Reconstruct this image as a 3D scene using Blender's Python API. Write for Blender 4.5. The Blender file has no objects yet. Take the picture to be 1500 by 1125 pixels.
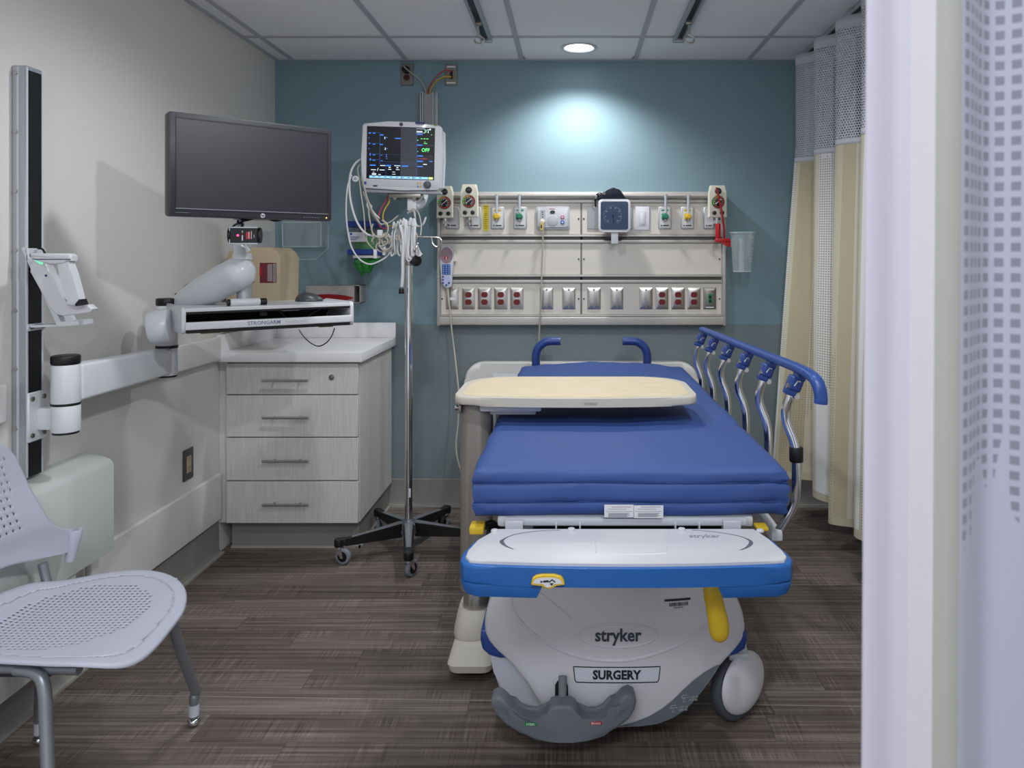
import bpy, bmesh, math, random
from mathutils import Vector, Matrix
C = bpy.context.scene
COL = C.collection
PI = math.pi
rnd = random.Random(7)

# ------------------------------------------------------------ camera, world, lights, exposure
F = 1115.0            # focal length in pixels of a 1500 px wide frame
VX, VY = 838.0, 378.0 # where the room's depth lines meet
CH = 1.334            # camera height
BACK = 4.10           # distance of the teal wall
LW = -1.60            # left wall
RW = 2.30             # right wall
CEIL = 2.40
cam = bpy.data.cameras.new('camera'); camo = bpy.data.objects.new('camera', cam); COL.objects.link(camo)
camo.location = (0, 0, CH); camo.rotation_euler = (PI/2, 0, 0)
cam.sensor_width = 36; cam.lens = F/1500*36
cam.shift_x = -(VX-750)/1500; cam.shift_y = -(562.5-VY)/1500
cam.clip_start = 0.02
cam.dof.use_dof = True; cam.dof.focus_distance = 2.6; cam.dof.aperture_fstop = 9.0
C.camera = camo

w = bpy.data.worlds.new('world'); C.world = w; w.use_nodes = True
w.node_tree.nodes['Background'].inputs[0].default_value = (0.80, 0.84, 0.95, 1)
w.node_tree.nodes['Background'].inputs[1].default_value = 1.0

def lamp(name, kind, loc, energy, size=0.1, target=None, color=(1,1,1), spot=None, blend=0.5, size_y=None):
    l = bpy.data.lights.new(name, kind); o = bpy.data.objects.new(name, l); COL.objects.link(o)
    o.location = loc; l.energy = energy; l.color = color
    if kind == 'AREA':
        l.size = size
        if size_y: l.shape = 'RECTANGLE'; l.size_y = size_y
    else: l.shadow_soft_size = size
    if kind == 'SPOT': l.spot_size = math.radians(spot); l.spot_blend = blend
    if target is not None:
        o.rotation_euler = (Vector(target)-Vector(loc)).to_track_quat('-Z', 'Y').to_euler()
    return o
COOL = (0.93, 0.97, 1.0)
lamp('downlight_lamp_wall', 'SPOT', (0.035, 3.78, 2.385), 50, 0.045, (0.035, 3.86, 0), (0.98,0.99,1.0), 134, 0.7)
lamp('downlight_lamp_left', 'SPOT', (-0.58, 2.36, 2.38), 40, 0.05, (-0.58, 2.4, 0), COOL, 160, 0.6)
lamp('downlight_lamp_right', 'SPOT', (0.64, 2.36, 2.38), 17, 0.06, (0.64, 2.4, 0), COOL, 150, 0.6)
lamp('downlight_lamp_front', 'SPOT', (0.53, 1.18, 2.38), 52, 0.035, (0.0, 1.8, 0), COOL, 168, 0.6)
lamp('ambient_fill_lamp', 'AREA', (-0.3, -0.5, 2.38), 46, 1.2, (-0.3, -0.5, 0), COOL, size_y=0.6)  # unseen fill light added above and behind the camera to lift the ambient level
C.view_settings.view_transform = 'Standard'; C.view_settings.look = 'None'
C.view_settings.exposure = 0.0; C.view_settings.gamma = 1.0; C.view_settings.use_curve_mapping = False

# ------------------------------------------------------------ helpers
def P(px, py, D): return Vector(((px-VX)*D/F, D, CH-(py-VY)*D/F))
def PL(px, py, X=LW):
    D = F*X/(px-VX); return Vector((X, D, CH-(py-VY)*D/F))
def lin(c): return c/12.92 if c <= 0.04045 else ((c+0.055)/1.055)**2.4
def hexc(h):
    h = h.lstrip('#'); return tuple(lin(int(h[i:i+2], 16)/255) for i in (0, 2, 4)) + (1,)
MATS = {}
def mat(name, col, rough=0.5, metal=0.0, bump=0.0, bscale=200, spec=0.5, alpha=1.0, trans=0.0, emit=0.0, coat=0.0, var=0.0, ior=1.45):
    if name in MATS: return MATS[name]
    m = bpy.data.materials.new(name); m.use_nodes = True; nt = m.node_tree
    b = nt.nodes['Principled BSDF']; c = hexc(col)
    b.inputs['Base Color'].default_value = c; b.inputs['Roughness'].default_value = rough
    b.inputs['Metallic'].default_value = metal; b.inputs['Specular IOR Level'].default_value = spec
    b.inputs['IOR'].default_value = ior
    b.inputs['Transmission Weight'].default_value = trans; b.inputs['Alpha'].default_value = alpha
    b.inputs['Coat Weight'].default_value = coat; b.inputs['Coat Roughness'].default_value = 0.1
    if emit: b.inputs['Emission Color'].default_value = c; b.inputs['Emission Strength'].default_value = emit
    tc = None
    if bump or var:
        tc = nt.nodes.new('ShaderNodeTexCoord')
        n = nt.nodes.new('ShaderNodeTexNoise'); n.inputs['Scale'].default_value = bscale; n.inputs['Detail'].default_value = 3
        nt.links.new(tc.outputs['Object'], n.inputs['Vector'])
        if bump:
            bp = nt.nodes.new('ShaderNodeBump'); bp.inputs['Strength'].default_value = bump; bp.inputs['Distance'].default_value = 0.002
            nt.links.new(n.outputs['Fac'], bp.inputs['Height']); nt.links.new(bp.outputs['Normal'], b.inputs['Normal'])
        if var:
            mx = nt.nodes.new('ShaderNodeMix'); mx.data_type = 'RGBA'
            mx.inputs['A'].default_value = tuple(x*(1-var) for x in c[:3])+(1,); mx.inputs['B'].default_value = tuple(min(1, x*(1+var)) for x in c[:3])+(1,)
            nt.links.new(n.outputs['Fac'], mx.inputs['Factor']); nt.links.new(mx.outputs['Result'], b.inputs['Base Color'])
    MATS[name] = m; return m

def box(bm, c, s, bev=0.0, seg=2, M=None):
    r = bmesh.ops.create_cube(bm, size=1.0, matrix=Matrix.Translation(c) @ Matrix.Diagonal((*s, 1)))
    vs = r['verts']
    if bev:
        es = {e for v in vs for e in v.link_edges}
        rr = bmesh.ops.bevel(bm, geom=list(es), offset=min(bev, min(s)*0.49), segments=seg, profile=0.6, affect='EDGES')
        vs = list({v for f in rr['faces'] for v in f.verts} | {v for v in vs if v.is_valid})
    if M is not None: bmesh.ops.transform(bm, matrix=M, verts=[v for v in vs if v.is_valid])
    return vs
def bx(bm, x0, x1, y0, y1, z0, z1, bev=0.0, seg=2, M=None):
    return box(bm, ((x0+x1)/2, (y0+y1)/2, (z0+z1)/2), (abs(x1-x0), abs(y1-y0), abs(z1-z0)), bev, seg, M)
def cyl(bm, p0, p1, r0, r1=None, n=20, bev=0.0):
    p0, p1 = Vector(p0), Vector(p1); d = p1-p0
    q = d.to_track_quat('Z', 'Y').to_matrix().to_4x4()
    r = bmesh.ops.create_cone(bm, cap_ends=True, segments=n, radius1=r0, radius2=r0 if r1 is None else r1, depth=d.length,
                              matrix=Matrix.Translation((p0+p1)/2) @ q)
    if bev:
        es = {e for v in r['verts'] for e in v.link_edges if len(e.link_faces) == 2 and any(len(f.verts) > 4 for f in e.link_faces)}
        bmesh.ops.bevel(bm, geom=list(es), offset=bev, segments=2, profile=0.5, affect='EDGES')
def sph(bm, c, r, sc=(1,1,1), n=16):
    bmesh.ops.create_uvsphere(bm, u_segments=n, v_segments=max(6, n//2), radius=r, matrix=Matrix.Translation(c) @ Matrix.Diagonal((*sc, 1)))
def smoothpath(pts, k=6):
    pts = [Vector(p) for p in pts]
    if len(pts) < 3: return pts
    out = []
    for i in range(len(pts)-1):
        a = pts[max(i-1, 0)]; b = pts[i]; c = pts[i+1]; d = pts[min(i+2, len(pts)-1)]
        for j in range(k):
            t = j/k; t2 = t*t; t3 = t2*t
            out.append(0.5*((2*b)+(-a+c)*t+(2*a-5*b+4*c-d)*t2+(-a+3*b-3*c+d)*t3))
    out.append(pts[-1]); return out
def tube(bm, pts, r, n=8, k=6, radii=None, flat=None):
    sp = smoothpath(pts, k) if k else [Vector(p) for p in pts]
    N = len(sp); up = None; rings = []
    for i, p in enumerate(sp):
        t = (sp[min(i+1, N-1)]-sp[max(i-1, 0)])
        t = t.normalized() if t.length > 1e-9 else Vector((0, 0, 1))
        if up is None:
            up = Vector((0, 0, 1)) if abs(t.z) < 0.9 else Vector((1, 0, 0))
        up = (up-t*up.dot(t)).normalized(); s = t.cross(up)
        rr = r
        if radii:
            x = i/(N-1)*(len(radii)-1); a = int(min(x, len(radii)-2)); rr = radii[a]+(radii[a+1]-radii[a])*(x-a)
        fl = flat if flat else 1.0
        rings.append([bm.verts.new(p+up*math.cos(2*PI*j/n)*rr*fl+s*math.sin(2*PI*j/n)*rr) for j in range(n)])
    for a, b in zip(rings, rings[1:]):
        for j in range(n): bm.faces.new((a[j], a[(j+1) % n], b[(j+1) % n], b[j]))
    bm.faces.new(rings[0][::-1]); bm.faces.new(rings[-1])
def rrect(x0, x1, y0, y1, r, n=5):
    out = []
    for cx, cy, a0 in ((x1-r, y1-r, 0), (x0+r, y1-r, 90), (x0+r, y0+r, 180), (x1-r, y0+r, 270)):
        for i in range(n+1):
            a = math.radians(a0+90*i/n); out.append((cx+r*math.cos(a), cy+r*math.sin(a)))
    return out
def ell(cx, cy, rx, ry, n=28): return [(cx+rx*math.cos(2*PI*i/n), cy+ry*math.sin(2*PI*i/n)) for i in range(n)]
def prism(bm, pts, axis, a, b, bev=0.0, seg=2):
    """outline in the two other axes (x,y for z; x,z for y; y,z for x) swept from a to b"""
    def mk(p, t): return {'z': (p[0], p[1], t), 'y': (p[0], t, p[1]), 'x': (t, p[0], p[1])}[axis]
    A = [bm.verts.new(mk(p, a)) for p in pts]; B = [bm.verts.new(mk(p, b)) for p in pts]; n = len(pts)
    fs = [bm.faces.new(A[::-1]), bm.faces.new(B)]
    for i in range(n): bm.faces.new((A[i], A[(i+1) % n], B[(i+1) % n], B[i]))
    vs = A+B
    if bev:
        es = set(fs[0].edges) | set(fs[1].edges)
        rr = bmesh.ops.bevel(bm, geom=list(es), offset=bev, segments=seg, profile=0.6, affect='EDGES')
        vs = list({v for f in rr['faces'] for v in f.verts} | {v for v in vs if v.is_valid})
    return vs
def loft(bm, rings, n=24, cap=True, power=2.0):
    """rings of (cx, cy, z, rx, ry): superellipses stacked along z"""
    R = []
    for cx, cy, z, rx, ry in rings:
        row = []
        for j in range(n):
            a = 2*PI*j/n; ca, sa = math.cos(a), math.sin(a)
            row.append(bm.verts.new((cx+rx*math.copysign(abs(ca)**(2/power), ca), cy+ry*math.copysign(abs(sa)**(2/power), sa), z)))
        R.append(row)
    for a, b in zip(R, R[1:]):
        for j in range(n): bm.faces.new((a[j], a[(j+1) % n], b[(j+1) % n], b[j]))
    if cap: bm.faces.new(R[0][::-1]); bm.faces.new(R[-1])
def quad(bm, pts): return bm.faces.new([bm.verts.new(p) for p in pts])
def nb(): return bmesh.new()
LOC = {}
def link(o, parent=None):
    COL.objects.link(o)
    if parent is not None: o.parent = parent
def obj(name, bm, m, parent=None, sharp=38, **props):
    """link a bmesh that is given in world coordinates"""
    bmesh.ops.recalc_face_normals(bm, faces=bm.faces[:])
    L = LOC.get(parent.name, Vector((0, 0, 0))) if parent is not None else None
    me = bpy.data.meshes.new(name)
    o = bpy.data.objects.new(name, me)
    if parent is None:
        lo = Vector((min(v.co.x for v in bm.verts), min(v.co.y for v in bm.verts), min(v.co.z for v in bm.verts)))
        hi = Vector((max(v.co.x for v in bm.verts), max(v.co.y for v in bm.verts), max(v.co.z for v in bm.verts)))
        L = Vector(((lo.x+hi.x)/2, (lo.y+hi.y)/2, lo.z)); o.location = L
    bmesh.ops.translate(bm, vec=-L, verts=bm.verts[:])
    bm.to_mesh(me); bm.free()
    if isinstance(m, (list, tuple)):
        for x in m: me.materials.append(x)
    else: me.materials.append(m)
    me.shade_smooth(); me.set_sharp_from_angle(angle=math.radians(sharp))
    link(o, parent); LOC[o.name] = L.copy()
    for k, v in props.items(): o[k] = v
    return o
def tag(o, label, cat, group=None):
    o['label'] = label; o['category'] = cat
    if group: o['group'] = group
    return o
def thing(name, label, cat, loc, group=None):
    o = bpy.data.objects.new(name, None); COL.objects.link(o); o.location = loc; o.empty_display_size = 0.05
    LOC[o.name] = Vector(loc); return tag(o, label, cat, group)
def struct(name, bm, m, parent=None, sharp=38):
    o = obj(name, bm, m, parent, sharp)
    if parent is None: o['kind'] = 'structure'
    return o
def copy_tree(o, parent=None, loc=None):
    c = o.copy(); COL.objects.link(c)
    if parent is not None: c.parent = parent
    if loc is not None: c.location = loc
    for ch in list(o.children): copy_tree(ch, c)
    return c
def text(s, size, M, extrude=0.0002, sx=1.0, bold=0.0, align='CENTER'):
    cu = bpy.data.curves.new('t', 'FONT'); cu.body = s; cu.size = size; cu.extrude = extrude; cu.align_x = align; cu.align_y = 'CENTER'
    cu.offset = bold; cu.resolution_u = 2
    ob = bpy.data.objects.new('t', cu); COL.objects.link(ob)
    dg = bpy.context.evaluated_depsgraph_get(); me = bpy.data.meshes.new_from_object(ob.evaluated_get(dg))
    bm = nb(); bm.from_mesh(me); bpy.data.objects.remove(ob); bpy.data.curves.remove(cu); bpy.data.meshes.remove(me)
    bmesh.ops.transform(bm, matrix=M @ Matrix.Diagonal((sx, 1, 1, 1)), verts=bm.verts[:]); return bm
FACE = Matrix.Rotation(PI/2, 4, 'X')     # text upright, facing the camera side (-Y)
def T(v): return Matrix.Translation(v)
def drape(bm, f, eps):
    for v in bm.verts: v.co.y = f(v.co.x, v.co.z)-eps + (v.co.y)
# ------------------------------------------------------------ materials
M_wall = mat('wall_paint', 'd6d4d0', 0.75, bump=0.08, bscale=300, var=0.01)
M_teal = mat('teal_paint', '7b959f', 0.6, bump=0.06, bscale=300, var=0.02)
M_teal2 = mat('blue_grey_wallcovering', '7a868a', 0.75, bump=0.3, bscale=420, var=0.35)
M_rail = mat('wall_guard_vinyl', 'dedcda', 0.5)
M_cove = mat('cove_base_rubber', '8a8682', 0.6)
M_covew = mat('cove_toe', 'a8a49e', 0.5)
M_tile = mat('ceiling_tile', 'ececee', 0.9, bump=0.15, bscale=500, var=0.03)
M_grid = mat('ceiling_grid', 'b4b4b8', 0.5)
M_white = mat('white_plastic', 'd4d4d8', 0.32, coat=0.15)
M_whiteg = mat('light_grey_plastic', 'c9ccd2', 0.38)
M_armw = mat('arm_enamel', 'dcdfe3', 0.3, coat=0.2)
M_black = mat('black_plastic', '141416', 0.42)
M_dark = mat('dark_grey_plastic', '2b2c32', 0.38)
M_grey = mat('grey_plastic', '6c7078', 0.5, bump=0.1, bscale=300)
M_mgrey = mat('mid_grey', '9a9aa0', 0.5)
M_chrome = mat('chrome', 'dcdde0', 0.12, 1.0)
M_steel = mat('brushed_steel', 'b9b5b0', 0.28, 1.0)
M_steel2 = mat('dull_steel', '8c8880', 0.38, 0.9)
M_alu = mat('aluminium', 'b3b7bd', 0.42, 0.6)
M_cream = mat('headwall_laminate', 'd3cdc3', 0.5, bump=0.03, bscale=400)
M_hframe = mat('headwall_aluminium', 'b9b5af', 0.4, 0.35)
M_creamp = mat('cream_plastic', 'dedac8', 0.4)
M_beige = mat('beige_plastic', 'b7a68b', 0.5)
M_taupe = mat('taupe_metal', '8e8781', 0.5, 0.2)
M_tbase = mat('table_base_plastic', 'c8c2b6', 0.5)
M_blue = mat('blue_vinyl', '344f8c', 0.6, bump=0.12, bscale=90)
M_blue2 = mat('blue_plastic', '2a4a90', 0.38, bump=0.04, bscale=400)
M_blue3 = mat('blue_bumper', '2460a8', 0.4, bump=0.05, bscale=400)
M_navy = mat('navy_plastic', '2a4384', 0.35)
M_yellow = mat('yellow_plastic', 'd9b52e', 0.4)
M_red = mat('red_plastic', 'b0141c', 0.35)
M_dred = mat('dark_red_receptacle', '6e0c12', 0.4)
M_green = mat('green_plastic', '1a7a5c', 0.4)
M_grn2 = mat('green_glove', '1e7a2c', 0.45, bump=0.6, bscale=60)
M_quartz = mat('quartz', 'efeef0', 0.25, var=0.06, bscale=500)
M_cable = mat('white_cable', 'd4d4d6', 0.45)
M_cableg = mat('grey_cable', 'b0ab9f', 0.5)
M_rubber = mat('grey_rubber', '74767e', 0.6)
M_paper = mat('paper_label', 'd8d8dc', 0.6)
M_ink = mat('ink', '20232c', 0.6)
M_inkg = mat('grey_ink', '50565e', 0.6)
M_arc = mat('slate_ink', '5a5f68', 0.5)
def clear(name, col='dfe8ea', a=0.22):
    m = bpy.data.materials.new(name); m.use_nodes = True; nt = m.node_tree; nt.nodes.clear()
    o = nt.nodes.new('ShaderNodeOutputMaterial'); t = nt.nodes.new('ShaderNodeBsdfTransparent'); g = nt.nodes.new('ShaderNodeBsdfGlossy')
    d = nt.nodes.new('ShaderNodeBsdfDiffuse'); mx = nt.nodes.new('ShaderNodeMixShader'); m2 = nt.nodes.new('ShaderNodeMixShader'); fr = nt.nodes.new('ShaderNodeMath'); lw = nt.nodes.new('ShaderNodeLayerWeight'); lw.inputs[0].default_value = 0.2; fr.operation = 'MULTIPLY'; fr.inputs[1].default_value = 0.45; nt.links.new(lw.outputs['Facing'], fr.inputs[0])
    g.inputs['Roughness'].default_value = 0.05; d.inputs[0].default_value = hexc(col); m2.inputs[0].default_value = a
    nt.links.new(t.outputs[0], m2.inputs[1]); nt.links.new(d.outputs[0], m2.inputs[2])
    nt.links.new(fr.outputs[0], mx.inputs[0]); nt.links.new(m2.outputs[0], mx.inputs[1]); nt.links.new(g.outputs[0], mx.inputs[2])
    nt.links.new(mx.outputs[0], o.inputs[0]); MATS[name] = m; return m
M_clear = clear('clear_acrylic', 'e8eef0', 0.07)
M_cedge = clear('clear_plastic_edge', 'e8f0f4', 0.5)
M_clear2 = clear('clear_cup_plastic', 'd8e2e6', 0.2)

def wave_wood(name, c1, c2, scale=(1, 1, 1), rough=0.5, bump=0.1):
    m = bpy.data.materials.new(name); m.use_nodes = True; nt = m.node_tree; b = nt.nodes['Principled BSDF']
    tc = nt.nodes.new('ShaderNodeNewGeometry'); mp = nt.nodes.new('ShaderNodeMapping'); mp.inputs['Scale'].default_value = scale
    n = nt.nodes.new('ShaderNodeTexNoise'); n.inputs['Scale'].default_value = 1; n.inputs['Detail'].default_value = 4; n.inputs['Roughness'].default_value = 0.6
    r = nt.nodes.new('ShaderNodeValToRGB'); r.color_ramp.elements[0].color = hexc(c1); r.color_ramp.elements[1].color = hexc(c2)
    r.color_ramp.elements[0].position = 0.3; r.color_ramp.elements[1].position = 0.7
    nt.links.new(tc.outputs['Position'], mp.inputs[0]); nt.links.new(mp.outputs[0], n.inputs['Vector']); nt.links.new(n.outputs['Fac'], r.inputs[0])
    nt.links.new(r.outputs[0], b.inputs['Base Color']); b.inputs['Roughness'].default_value = rough
    bp = nt.nodes.new('ShaderNodeBump'); bp.inputs['Strength'].default_value = bump; bp.inputs['Distance'].default_value = 0.001
    nt.links.new(n.outputs['Fac'], bp.inputs['Height']); nt.links.new(bp.outputs['Normal'], b.inputs['Normal'])
    MATS[name] = m; return m
M_lam = wave_wood('grey_grain_laminate', 'bfbdb9', 'dad8d5', (380, 380, 9), 0.5, 0.1)
M_maple = wave_wood('maple_laminate', 'd6c39f', 'e8d9bc', (9, 70, 9), 0.4, 0.03)

def plank_mat():
    m = bpy.data.materials.new('vinyl_plank'); m.use_nodes = True; nt = m.node_tree; N = nt.nodes; K = nt.links.new
    b = N['Principled BSDF']; g = N.new('ShaderNodeNewGeometry'); oi = N.new('ShaderNodeObjectInfo')
    ad = N.new('ShaderNodeVectorMath'); ad.operation = 'ADD'
    sc = N.new('ShaderNodeVectorMath'); sc.operation = 'SCALE'; sc.inputs['Scale'].default_value = 40
    cb = N.new('ShaderNodeCombineXYZ'); K(oi.outputs['Random'], cb.inputs[0]); K(oi.outputs['Random'], cb.inputs[1]); K(cb.outputs[0], sc.inputs[0])
    K(g.outputs['Position'], ad.inputs[0]); K(sc.outputs[0], ad.inputs[1])
    def noise(scale, vec, detail=3):
        mp = N.new('ShaderNodeMapping'); mp.inputs['Scale'].default_value = scale; n = N.new('ShaderNodeTexNoise'); n.inputs['Scale'].default_value = 1; n.inputs['Detail'].default_value = detail
        K(vec, mp.inputs[0]); K(mp.outputs[0], n.inputs['Vector']); return n.outputs['Fac']
    grain = noise((1.6, 75, 1), ad.outputs[0], 4); cross = noise((150, 5, 1), ad.outputs[0], 2); big = noise((1.2, 6, 1), ad.outputs[0], 2); patch = noise((4, 9, 1), ad.outputs[0], 2)
    def math_(op, a, c, clamp=False):
        x = N.new('ShaderNodeMath'); x.operation = op; x.use_clamp = clamp
        for i, v in enumerate((a, c)):
            if isinstance(v, (int, float)): x.inputs[i].default_value = v
            else: K(v, x.inputs[i])
        return x.outputs[0]
    pm = math_('MULTIPLY', math_('SUBTRACT', patch, 0.42), 5, True)
    v = math_('ADD', math_('MULTIPLY', math_('SUBTRACT', grain, 0.5), 1.5), math_('MULTIPLY', math_('MULTIPLY', math_('SUBTRACT', cross, 0.5), 1.2), pm))
    v = math_('ADD', v, math_('MULTIPLY', math_('SUBTRACT', big, 0.5), 0.8))
    v = math_('ADD', v, math_('MULTIPLY', math_('SUBTRACT', oi.outputs['Random'], 0.5), 0.30))
    v = math_('ADD', v, 0.5, True)
    r = N.new('ShaderNodeValToRGB'); e = r.color_ramp.elements
    e[0].color = hexc('403731'); e[1].color = hexc('938880'); e[0].position = 0.02; e[1].position = 1.0
    x = e.new(0.5); x.color = hexc('685e58')
    K(v, r.inputs[0]); K(r.outputs[0], b.inputs['Base Color'])
    b.inputs['Roughness'].default_value = 0.42; b.inputs['Specular IOR Level'].default_value = 0.4
    bp = N.new('ShaderNodeBump'); bp.inputs['Strength'].default_value = 0.25; bp.inputs['Distance'].default_value = 0.001
    K(v, bp.inputs['Height']); K(bp.outputs['Normal'], b.inputs['Normal'])
    MATS['plank'] = m; return m
M_plank = plank_mat()

# ------------------------------------------------------------ the room
FRONT = -1.2
bm = nb(); bx(bm, LW-0.1, RW+0.1, FRONT, BACK+0.1, -0.08, -0.003)
floor = struct('floor', bm, M_plank)
PW, PH = 0.125, 0.003
def plank_mesh(L):
    b = nb(); bx(b, 0, L-0.0012, 0, PW-0.0012, -PH, 0.0); me = bpy.data.meshes.new('plank'); b.to_mesh(me); b.free(); me.materials.append(M_plank); return me
row = 0; y = BACK-PW
while y > -0.1:
    x = LW - rnd.uniform(0, 0.9)
    while x < RW:
        L = rnd.choice((0.72, 0.9, 1.08))
        x0 = max(x, LW); x1 = min(x+L, RW)
        if x1-x0 > 0.02:
            key = round(x1-x0, 3)
            if not hasattr(plank_mesh, 'c'): plank_mesh.c = {}
            me = plank_mesh.c.setdefault(key, None) or plank_mesh(x1-x0); plank_mesh.c[key] = me
            o = bpy.data.objects.new('plank', me); link(o, floor); o.location = Vector((x0, y, 0))-LOC[floor.name]
        x += L
    y -= PW
bm = nb(); quad(bm, [(LW, 2.326, 0.0006), (RW, 2.225, 0.0006), (RW, 2.2285, 0.0006), (LW, 2.3295, 0.0006)])
obj('weld_seam', bm, mat('seam', 'a09890', 0.4), floor)

bm = nb(); bx(bm, LW-0.1, RW+0.1, BACK, BACK+0.1, 0, CEIL+0.05)
wb = struct('wall_back', bm, M_teal)
bm = nb(); bx(bm, LW, RW, BACK-0.003, BACK, 0.147, 0.977)
obj('lower_wallcovering', bm, M_teal2, wb)
bm = nb(); bx(bm, LW-0.1, LW, FRONT, BACK, 0, CEIL+0.05); struct('wall_left', bm, M_wall)
bm = nb(); bx(bm, RW, RW+0.1, FRONT, BACK, 0, CEIL+0.05); struct('wall_right', bm, M_wall)
def cove(name, mk):
    b = nb(); mk(b); return struct(name, b, M_cove)
def cove_prof(b, axis, a, e, base, sgn):
    pr = [(0, 0), (0.028, 0), (0.022, 0.004), (0.012, 0.012), (0.005, 0.024), (0.004, 0.143), (0.0, 0.147)]
    pts = [(base+sgn*p, q) for p, q in pr]
    prism(b, pts, axis, a, e)
b = nb(); cove_prof(b, 'x', LW, RW, BACK-0.0031, -1); cb_ = struct('baseboard_back', b, M_cove)
b = nb(); bx(b, LW, RW, BACK-0.026, BACK-0.005, 0.0, 0.012); obj('cove_toe', b, M_covew, cb_)
b = nb(); cove_prof(b, 'y', FRONT, BACK-0.66, LW, 1); cl_ = struct('baseboard_left', b, M_cove)
b = nb(); bx(b, LW+0.006, LW+0.029, FRONT, BACK-0.66, 0.0, 0.009); obj('cove_toe', b, M_covew, cl_)

# ceiling: slab, tiles, bars
bm = nb(); bx(bm, LW-0.1, RW+0.1, FRONT, BACK+0.1, CEIL+0.02, CEIL+0.06)
ceil = struct('ceiling', bm, M_tile)
GX = [-1.503, -0.893, -0.272, 0.340, 0.948, 1.558, 2.168]
GY = [3.668, 2.448, 1.228, 0.008]
xs = [LW]+GX+[RW]; ys = [BACK]+GY+[FRONT]
HOLE = (0.035, 3.86)
for i in range(len(xs)-1):
    for j in range(len(ys)-1):
        x0, x1, y1, y0 = xs[i]+0.011, xs[i+1]-0.011, ys[j]-0.011, ys[j+1]+0.011
        b = nb()
        if x0 < HOLE[0] < x1 and y0 < HOLE[1] < y1:      # tile with the round cut-out
            R = 0.078; n = 32; V = {}
            for z in (CEIL+0.002, CEIL+0.018):
                inn = []; out = []
                for k in range(n):
                    a = 2*PI*(k+0.5)/n; c_, s_ = math.cos(a), math.sin(a)
                    inn.append(b.verts.new((HOLE[0]+R*c_, HOLE[1]+R*s_, z)))
                    tx = ((x1 if c_ > 0 else x0)-HOLE[0])/c_; ty = ((y1 if s_ > 0 else y0)-HOLE[1])/s_; t = min(tx, ty)
                    out.append(b.verts.new((HOLE[0]+t*c_, HOLE[1]+t*s_, z)))
                for k in range(n): b.faces.new((inn[k], inn[(k+1) % n], out[(k+1) % n], out[k]))
                V[z] = inn
            A, B2 = V.values()
            for k in range(n): b.faces.new((A[k], A[(k+1) % n], B2[(k+1) % n], B2[k]))
        else: bx(b, x0, x1, y0, y1, CEIL+0.002, CEIL+0.018)
        obj('ceiling_tile', b, M_tile, ceil)
for gx in GX:
    b = nb(); bx(b, gx-0.012, gx+0.012, FRONT, BACK, CEIL-0.003, CEIL+0.02); obj('grid_bar', b, M_grid, ceil)
for gy in GY:
    b = nb(); bx(b, LW, RW, gy-0.012, gy+0.012, CEIL-0.0025, CEIL+0.0195); obj('grid_bar', b, M_grid, ceil)
b = nb(); bx(b, LW, RW, BACK-0.020, BACK, CEIL-0.004, CEIL+0.02); struct('trim_1', b, M_grid)
b = nb(); bx(b, LW, LW+0.022, FRONT, BACK-0.02, CEIL-0.004, CEIL+0.02); struct('trim_2', b, M_grid)

# wall guards on the left wall
def guard(name, y0, y1, z0, z1, t=0.022):
    b = nb(); bx(b, LW, LW+t, y0, y1, z0, z1, 0.008, 3); return struct(name, b, M_rail)
guard('trim_3', 2.345, 3.424, 0.874, 0.981)
guard('trim_4', FRONT, 2.13, 0.874, 0.981)
guard('trim_5', 2.50, 3.424, 0.160, 0.368, 0.024)
# ------------------------------------------------------------ recessed lamp, ceiling tracks
t = thing('recessed_downlight', 'round recessed ceiling light glowing above the teal wall', 'ceiling light', (HOLE[0], HOLE[1], CEIL-0.004))
b = nb()
prof = [(0.094, CEIL+0.001), (0.092, CEIL-0.004), (0.078, CEIL-0.004), (0.072, CEIL+0.004), (0.066, CEIL+0.019), (0.066, CEIL+0.0195)]
n = 36; rings = [[b.verts.new((HOLE[0]+r*math.cos(2*PI*j/n), HOLE[1]+r*math.sin(2*PI*j/n), z)) for j in range(n)] for r, z in prof]
for a, c in zip(rings, rings[1:]):
    for j in range(n): b.faces.new((a[j], a[(j+1) % n], c[(j+1) % n], c[j]))
obj('trim_ring', b, mat('lamp_trim', 'd8d8da', 0.3, 0.3), t)
b = nb(); cyl(b, (HOLE[0], HOLE[1], CEIL+0.012), (HOLE[0], HOLE[1], CEIL+0.016), 0.067, n=32)
obj('lens', b, mat('lamp_lens', 'f4f8ff', 0.4, emit=9.0), t)

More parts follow.
